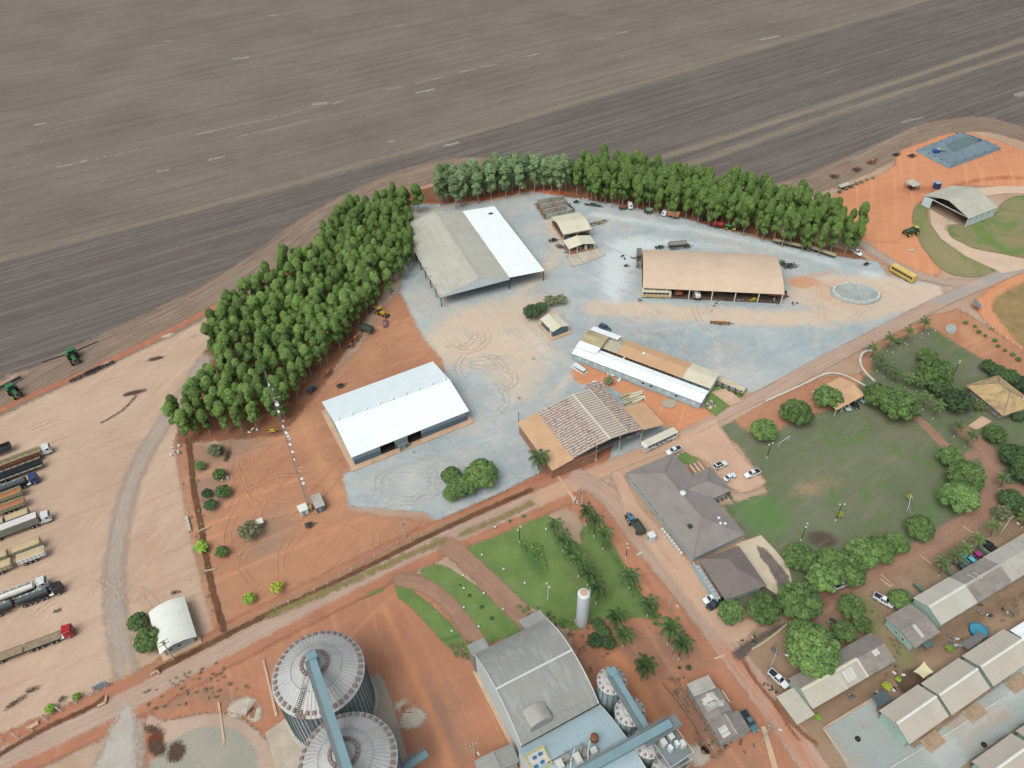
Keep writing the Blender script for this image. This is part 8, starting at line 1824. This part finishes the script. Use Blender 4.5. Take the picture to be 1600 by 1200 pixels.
# culvert heads
for l, A, B, C in [('culvert head at the end of the roadside ditch',(236,1056),(246,1049),(250,1053)),('pale culvert head right of the truck yard posts',(153,1105),(166,1099),(167,1088))]:
    t = thing('culvert_head', l, 'culvert', (0,0,0)); wall_px(t, A, B, .6, .5, dusty_conc, 'head_wall'); wall_px(t, B, C, .6, .4, dusty_conc, 'wing_wall')
for a, b in (((313,829),(318,827)),((322,892),(332,890))): 
    o = MB(); t = thing('plank_bridge', 'narrow plank across the ditch, %s one' % ('upper' if a[1] < 850 else 'lower'), 'plank', tuple(P(*a)), heading(a, b)); MB().box(-.6,-.25,.05,2.6,-.02,.15).build('plank', khaki, t); MB().box(-.5,.02,.05,2.5,.25,.15).build('plank', khaki, t)
t = thing('concrete_trough', 'long pale concrete trough beside the truck yard boundary', 'trough', tuple(P(294,819)), heading((297,831),(291,808))); 
for k in range(4): MB().bbox(-3.0+k*1.5,-.5,0,-1.6+k*1.5,.5,.5,.05).build('trough_section', concrete, t)
# ---------------- lined pond
liner = M('pond_liner', (114,132,142), .6, .08, .5, dirt=(138,152,158), damt=.5)
o = [(1433,235),(1500,208),(1563,232),(1484,261)]
w = [P(*p, .35) for p in o]; i_ = [(1474,229),(1512,214),(1538,222),(1490,242)]; wi = [P(*p, -.0) for p in i_]
t = thing('lined_pond', 'rectangular pond with blue-grey liner on the orange earth', 'pond', tuple(P(1498,233)))
org = t.location.copy(); V = lambda v, z, k=1.0: tuple(((v-org)*k).xy)+(z,)
R0 = [V(v, -.1, 1.03) for v in w]; R1 = [V(v, 1.3, .95) for v in w]; R2 = [V(v, 1.35) for v in wi]; cw = sum(wi, Vector())/4; R3 = [V(cw+(v-cw)*.80, .25) for v in wi]
mb = MB(); q4 = lambda o_: [(o_+i, o_+(i+1) % 4, o_+4+(i+1) % 4, o_+4+i)[::-1] for i in range(4)]
mb.add(R0+R1+R2+R3, q4(0)+q4(4)+q4(8)); mb.build('liner', liner, t)
MB().add([V(cw+(v-cw)*.86, .62) for v in wi], [(3,2,1,0)]).build('water', M('pond_water', (92,112,108), .08, .05, .3, spec=.6), t)
for i in range(4):
    for f in np.linspace(.1, .9, 5): p_ = Vector(R1[i]).lerp(Vector(R1[(i+1) % 4]), f); MB().bbox(p_.x-.25, p_.y-.25, 1.28, p_.x+.25, p_.y+.25, 1.5, .06).build('sandbag', black_rub, t)
t = thing('blue_pump_skid', 'blue pump unit standing on the pond liner', 'pump', tuple(P(1463,238,1.35)), .2); MB().bbox(-1.8,-1.0,0,1.4,1.0,1.6,.1).build('housing', paint('pump_blue',(44,84,160),.5), t); MB().bbox(0,-.7,1.6,1.8,.9,1.75,.04).build('lid', khaki, t); MB().tube((1.4,0,.8),(4.6,-1.2,.1),.12,n=7).build('hose', black_rub, t)
# oval gravel pit with white stones
t = thing('stone_ringed_pit', 'oval gravel-walled pit ringed by white painted stones', 'pit', tuple(P(1337,459)), heading((1301,457),(1374,462)))
A_ = (P(1301,457)-P(1374,462)).length/2; B_ = A_*.72
mb = MB(); n = 48; vs = []; fs = []
rings = [(1.08, -.1), (1.0, .75), (.93, .8), (.72, .1), (.5, .02), (.2, .0)]
rr = random.Random(2)
for f, z in rings:
    for i in range(n): a = 6.2832*i/n; vs.append((A_*f*math.cos(a)+0, B_*f*math.sin(a), z+.06+rr.uniform(-.05,.05)))
for k in range(len(rings)-1):
    for i in range(n): j = (i+1) % n; fs.append((k*n+i, k*n+j, (k+1)*n+j, (k+1)*n+i))
fs.append(tuple(len(vs)-n+i for i in range(n))); mb.add(vs, fs); mb.build('gravel_heap', M('pit_gravel',(168,172,168),.95,.14,.8,dirt=(140,146,144),damt=.6), t, smooth=True)
s0 = None
for i in range(54):
    a = 6.2832*i/54; loc_ = (A_*.97*math.cos(a), B_*.97*math.sin(a), .8)
    if s0 is None: s0 = MB().bbox(-.28,-.22,0,.28,.22,.35,.09).build('white_stone', white_wall, t); s0.location = loc_; s0.rotation_euler = (0,0,a)
    else: share(s0, 'white_stone', t, loc_, a+rr.uniform(-.5,.5), (rr.uniform(.7,1.2),)*3)
# tank, hut, table by the farm hangar
t = thing('blue_water_tank', 'round dark blue tank with pale lid behind the farm hangar', 'water tank', tuple(P(1463,293))); MB().lathe([(1.7,0),(1.7,2.6),(1.6,2.7)], n=24).build('tank_body', paint('tank_navy',(44,66,110),.5), t); MB().lathe([(1.6,2.7),(.9,3.0),(.2,3.05)], n=24).build('lid', slate_light, t)
def canopy(label, A, B, C, z, roofm):
    a, b, c = P(*A, z), P(*B, z), P(*C, z); u = b-a; L = u.length; u.normalize(); n = Vector((-u.y, u.x, 0)); W = (c-a).dot(n)
    t = thing('open_shelter', label, 'shelter', (a.x, a.y, 0), math.atan2(u.y, u.x)); roof_sheet(t, [(0,z),(W,z+.3)], 0, L, roofm, ribs=.8)
    for x in (.3, L-.3):
        for y in (.3, W-.3): post(t, x, y, z, .09, steel)
    MB().bbox(L*.3,W*.3,0,L*.7,W*.7,.9,.06).build('bench', dark_steel, t); return t
canopy('grey roofed open shelter on the orange earth', (1428,292), (1440,288), (1416,284), 2.6, grey_roof); canopy('small pale table-like shelter near the scrub bushes', (1315,293), (1330,288), (1312,289), 1.6, grey_roof)
# solar board / sign
t = thing('solar_panel_stand', 'tilted grey panel on a stand beside the road bend', 'panel', tuple(P(1523,483)), .8); MB().strut((0,0,0),(0,0,2.2),.15,.15).build('stand', steel, t); o = MB().box(-1.4,-1.8,-.05,1.4,1.8,.05).build('panel', M('panel_grey',(120,134,146),.3,.05,1), t); o.location = (0,0,2.6); o.rotation_euler = (.5,.1,0)
sheet('gravel_patch', [(1477,512),(1484,506),(1492,508),(1495,515),(1490,522),(1479,519)], M('pit_gravel',(168,172,168)), lift=.12)
# billboard at lower left
t = thing('notice_board', 'grey notice board at the truck yard entrance', 'sign', tuple(P(160,1077)), heading((152,1078),(168,1070))); MB().box(-1.6,-.06,.8,1.6,.06,2.8).build('board', slate_light, t); 
for x in (-1.3,1.3): MB().box(x-.07,-.2,0,x+.07,-.07,2.6).build('leg', pale_paint, t)
t = thing('concrete_slab_seat', 'pale rectangular slab among the white posts', 'slab', tuple(P(53,1134)), heading((48,1137),(58,1131))); MB().bbox(-1.1,-.5,0,1.1,.5,.4,.05).build('slab', dusty_conc, t); MB().box(-.9,-.3,-.1,.9,.3,0).build('base', concrete, t)
# goals on the field
def goal(label, x, y, ang):
    t = thing('soccer_goal', label, 'goal', tuple(P(x, y)), ang, 'soccer goals'); 
    for yy in (-2.4, 2.4): MB().tube((0,yy,0),(0,yy,2.2),.07,n=6).build('goal_post', white_wall, t)
    MB().tube((0,-2.4,2.2),(0,2.4,2.2),.07,n=6).build('crossbar', white_wall, t)
    for yy in (-2.4, 2.4): MB().tube((0,yy,2.2),(-1.2,yy,0),.04,n=5).build('stay', white_wall, t)
goal('white goal frame at the upper left of the playing field', 1224,694, rad(-55)); goal('small wooden goal at the right side of the playing field', 1418,790, rad(150))
# white bags and rubble between long building and hangar
rb = random.Random(4); t = thing('bag_heap', 'scatter of white sacks and rubble along the long building', 'sacks', tuple(P(940,568)))
s0 = None
for i in range(26):
    f = i/25; q = P(920+f*48+rb.uniform(-3,3), 560+f*32+rb.uniform(-5,5)); l_ = (q.x-t.location.x, q.y-t.location.y, 0)
    if s0 is None: s0 = MB().bbox(-.5,-.4,0,.5,.4,.45,.12).build('sack', white_wall, t); s0.location = l_
    else: share(s0, 'sack', t, l_, rb.uniform(0,6), (rb.uniform(.6,1.5), rb.uniform(.6,1.3), rb.uniform(.5,1.6)))
t = thing('covered_stack', 'stack under pale blue tarpaulin at the end of the long building', 'stack', tuple(P(905,577)), heading((897,573),(914,583))); MB().add([(-3,-1.3,0),(3,-1.1,0),(3.2,1.2,0),(-3,1.3,0),(-2.4,-.8,1.5),(2.3,-.6,1.0),(2.4,.7,1.1),(-2.3,.8,1.6)], [(4,5,6,7),(0,1,5,4),(1,2,6,5),(2,3,7,6),(3,0,4,7)]).build('tarpaulin', bluish_roof, t); MB().box(-2.6,-1.0,0,2.8,1.0,.9).build('pallet_load', brown_wall, t)
t = thing('rubble_heap', 'heap of white rubble behind the patched hangar', 'rubble', tuple(P(925,601)))
for i in range(12): o = MB().bbox(-.7,-.5,0,.7,.5,.6,.15).build('lump', white_wall if i % 3 else grey_wall, t); o.location = (rb.uniform(-4,3.5), rb.uniform(-1.5,1.5), 0); o.rotation_euler = (0,0,rb.uniform(0,6)); o.scale = (rb.uniform(.5,1.3),)*3
zone('concrete_pad', ('ell', [(1045,630)], (2.6,2.2,0)), MATS['silo_apron'], soft=.3, cell=.3)
# pergola slabs beside hangar
t = thing('plank_pile', 'pile of pale planks and panels behind the tan roof strip', 'planks', tuple(P(990,622)), heading((975,628),(1002,618)))
for i in range(9): o = MB().box(-2.6,-.35,0,2.6,.35,.14).build('plank', cream_roof if i % 2 else khaki, t); o.location = (rb.uniform(-2,2), -2.2+i*.55, .02+.16*(i % 3)); o.rotation_euler = (0,0,rb.uniform(-.15,.15))
# garden with round tables at the end of the long building
zone('lawn', ('poly', [(1108,614),(1130,592),(1168,607),(1160,618),(1118,650),(1100,636)], 0), lawn_m, soft=.5, mixes=[[],[],[]])
sheet('paved_terrace', [(1120,594),(1128,589),(1166,607),(1160,615)], MATS['patio_concrete'], lift=.15); sheet('paved_terrace', [(1112,613),(1135,606),(1160,628),(1140,634)], dusty_conc, lift=.152); sheet('paved_terrace', [(1103,630),(1112,625),(1119,636),(1108,640)], MATS['patio_concrete'], lift=.154)
for i, (x, y) in enumerate([(1124,602),(1134,606),(1144,610),(1154,614),(1111,633)]):
    t = thing('round_picnic_table', 'round picnic table, %s' % ['first of four in the garden row','second of four in the garden row','third of four in the garden row','last of four in the garden row','the one alone nearest the road'][i], 'table', tuple(P(x, y)), 0, 'round picnic tables')
    MB().lathe([(.8,.70),(.8,.78)], n=16).build('table_top', steel, t); MB().lathe([(.15,0),(.1,.7)], n=8).build('pedestal', dark_steel, t)
    for k in range(4): o = MB().lathe([(.28,0),(.28,.45)], n=10).build('stool', dark_steel, t); o.location = (1.2*math.cos(k*1.571+.4), 1.2*math.sin(k*1.571+.4), 0)
# pool, awning, sail, tarpaulin, tyres and odds at the terraces
t = thing('plastic_pool', 'round blue plastic pool behind the dark awning', 'pool', tuple(P(1528,987))); t.scale = (.72,.72,1); MB().lathe([(3.0,0),(3.05,.75),(2.85,.75),(2.85,.55),(.1,.55)], n=28).build('pool_wall', M('pool_blue',(40,120,160),.4,.08,.8), t); MB().lathe([(2.84,.56),(.1,.58)], n=28).build('water', M('pool_water',(76,146,172),.1,.05,.5), t)
def flatroof(name, label, cat, px, z, mat, sag=0.0, posts_=True):
    w = [P(*p, z) for p in px]; c = sum(w, Vector())/len(w); t = thing(name, label, cat, (c.x, c.y, 0)); n = 8; mb = MB(); vs = []; fs = []
    for i in range(n+1):
        for j in range(n+1):
            u, v = i/n, j/n; p = (w[0]*(1-u)+w[1]*u)*(1-v)+(w[3]*(1-u)+w[2]*u)*v-c
            k = 1-sag*.22*(math.sin(math.pi*u)*abs(2*v-1)**2+math.sin(math.pi*v)*abs(2*u-1)**2) if sag else 1
            vs.append((p.x*k, p.y*k, z-sag*.5*math.sin(math.pi*u)*math.sin(math.pi*v)))
    for i in range(n):
        for j in range(n): q = i*(n+1)+j; fs.append((q, q+n+1, q+n+2, q+1))
    m2 = [(x, y, zz-.05) for x, y, zz in vs]; mb.add(vs, fs); mb.add(m2, [tuple(reversed(f)) for f in fs]); mb.build('cover', mat, t)
    if posts_:
        for p in w: q = p-c; MB().tube((q.x*.96,q.y*.96,0),(q.x*.96,q.y*.96,z),.06,n=6).build('support_post', steel, t)
    return t
flatroof('shade_sail', 'cream shade sail with curved edges behind the terrace', 'shade sail', [(1427,1049),(1444,1033),(1459,1050),(1443,1060)], 2.8, M('sail_cream',(214,202,164),.8,.03,1), .55)
flatroof('shade_net', 'dark shade net at the left end of the terrace', 'shade net', [(1360,1088),(1380,1077),(1398,1092),(1374,1106)], 2.3, M('net_dark',(84,94,100),.9,.1,1), .4)
flatroof('dark_awning', 'dark grey corrugated awning between terrace and pool', 'awning', [(1499,1006),(1530,987),(1543,993),(1513,1015)], 2.6, M('awning_grey',(112,112,110),.8,.1,1))
flatroof('low_awning', 'small teal awning at the corner of the low annex house', 'awning', [(1440,1006),(1452,999),(1460,1006),(1449,1013)], 2.0, M('teal_gutter',(84,110,108)))
def tyre_thing(label, x, y): t = thing('rubber_ring', label, 'old tyre', tuple(P(x, y))); t.scale = (.62,.62,.8); MB().lathe([(.9,0),(1.0,.2),(.9,.45),(.5,.45),(.45,.2),(.5,0)], n=16).build('tyre_ring', black_rub, t); MB().lathe([(.5,.1),(.2,.3)], n=10).build('hub', rust, t)
tyre_thing('old tyre with rusty hub lying on the blue-grey gravel court', 1340,1155); tyre_thing('old tyre on the front slab of the lower terrace', 1537,1164)
zone('garden_bed', ('ell', [(1424,1064)], (4,2.4,.5)), ground_mat('bed_soil', [(110,88,72),(96,76,62)], .5, 1.5, soft=.6), soft=.6, cell=.4)
rb = random.Random(12)
jm = [M('clutter_%s' % n, c, .8, .1, 1) for n, c in (('white',(214,214,210)),('grey',(130,130,128)),('brown',(120,92,74)),('blue',(96,118,136)),('dark',(70,66,64)))]
JP = [(1495,1010,'near the pool fence'),(1372,1085,'beside the shade net'),(1399,1078,'on the small paved yard'),(1330,1090,'in the yard behind the row house'),(1393,1048,'near the cream shade sail'),(1490,1000,'beside the pool'),(1573,952,'in the alley behind the long row house'),(1540,960,'in the alley beyond the pool'),(1175,955+37,'below the canteen mangoes'),(1140,1155,'by the old grey house'),(1159,1165,'under the pole at the bottom'),(1212,1018,'in the shade by the wet road'),(988,402,'at the annex corner'),(975,404,'left of the block annex'),(978,414,'next to the annex scrap'),(1000,470,'at the workshop left post'),(1120,472,'before the third workshop bay'),(1160,468,'before the fourth workshop bay'),(1231,464,'at the workshop right post'),(1240,476,'right of the workshop on gravel'),(1210,470,'at the last workshop bay'),(620,452,'at the plantation edge, pale bags'),(612,455,'beside the pale bags at the plantation edge'),(587,483,'above the backhoe'),(275,702,'white rubbish by the truck yard fence'),(352,746,'white rubbish beside the largest bush'),(846,660,'by the hangar strip'),(912,311,'white can by the storage bays'),(1430,393,'white sheet on the dry lawn'),(885,400,'at the ramp end'),(1303,1075-100,'beneath the trees above the row house'),(1205,1078,'beside the pickup at the row house'),(398,672,'white board under the plantation'),(1085,1165,'ash heap beside the grey warehouse yard')]
for i, (x, y, l) in enumerate(JP):
    t = thing('junk_pile', 'small pile of odds and ends %s' % l, 'junk', tuple(P(x, y)), rb.uniform(0, 6)); wide = rb.uniform(.5, 1.3); wht = 'white' in l or 'pale' in l
    for k in range(rb.randint(3, 6)):
        o = MB().bbox(-.35,-.25,0,.35,.25,.5,.06).build('piece', jm[0] if wht else jm[rb.randrange(5)], t); o.location = (rb.gauss(0, wide), rb.gauss(0, wide), 0); o.rotation_euler = (0, 0, rb.uniform(0, 6)); o.scale = (rb.uniform(.5,2), rb.uniform(.4,1.2), rb.uniform(.3,1.3))
# inspection covers and lawn lights
for x, y in [(833,560),(811,622),(690,571),(646,706),(1049,665)]: sheet('drain_cover', [(x-2.6,y+.4),(x+.2,y-1.8),(x+3,y-.2),(x,y+2.2)], concrete, lift=.16); sheet('drain_grate', [(x-1.2,y+.3),(x+.2,y-.9),(x+1.6,y-.1),(x,y+1.1)], dark_in, lift=.17)
for i, (x, y) in enumerate([(753,868),(787,890),(820,912),(853,828),(724,900),(774,824),(725,920),(756,928),(748,980),(773,825),(786,953),(817,980),(725,950),(706,987)]):
    t = thing('garden_light', 'small white garden light on the lawn', 'garden light', tuple(P(x, y)), 0, 'small white garden lights on the lawns'); MB().lathe([(.1,0),(.1,.35)], n=8).build('stem', white_wall, t); MB().lathe([(.28,.35),(.28,.5),(.08,.6)], n=8).build('head', white_wall, t)
for x, y, r in [(1045,663-600+600,0)]: pass
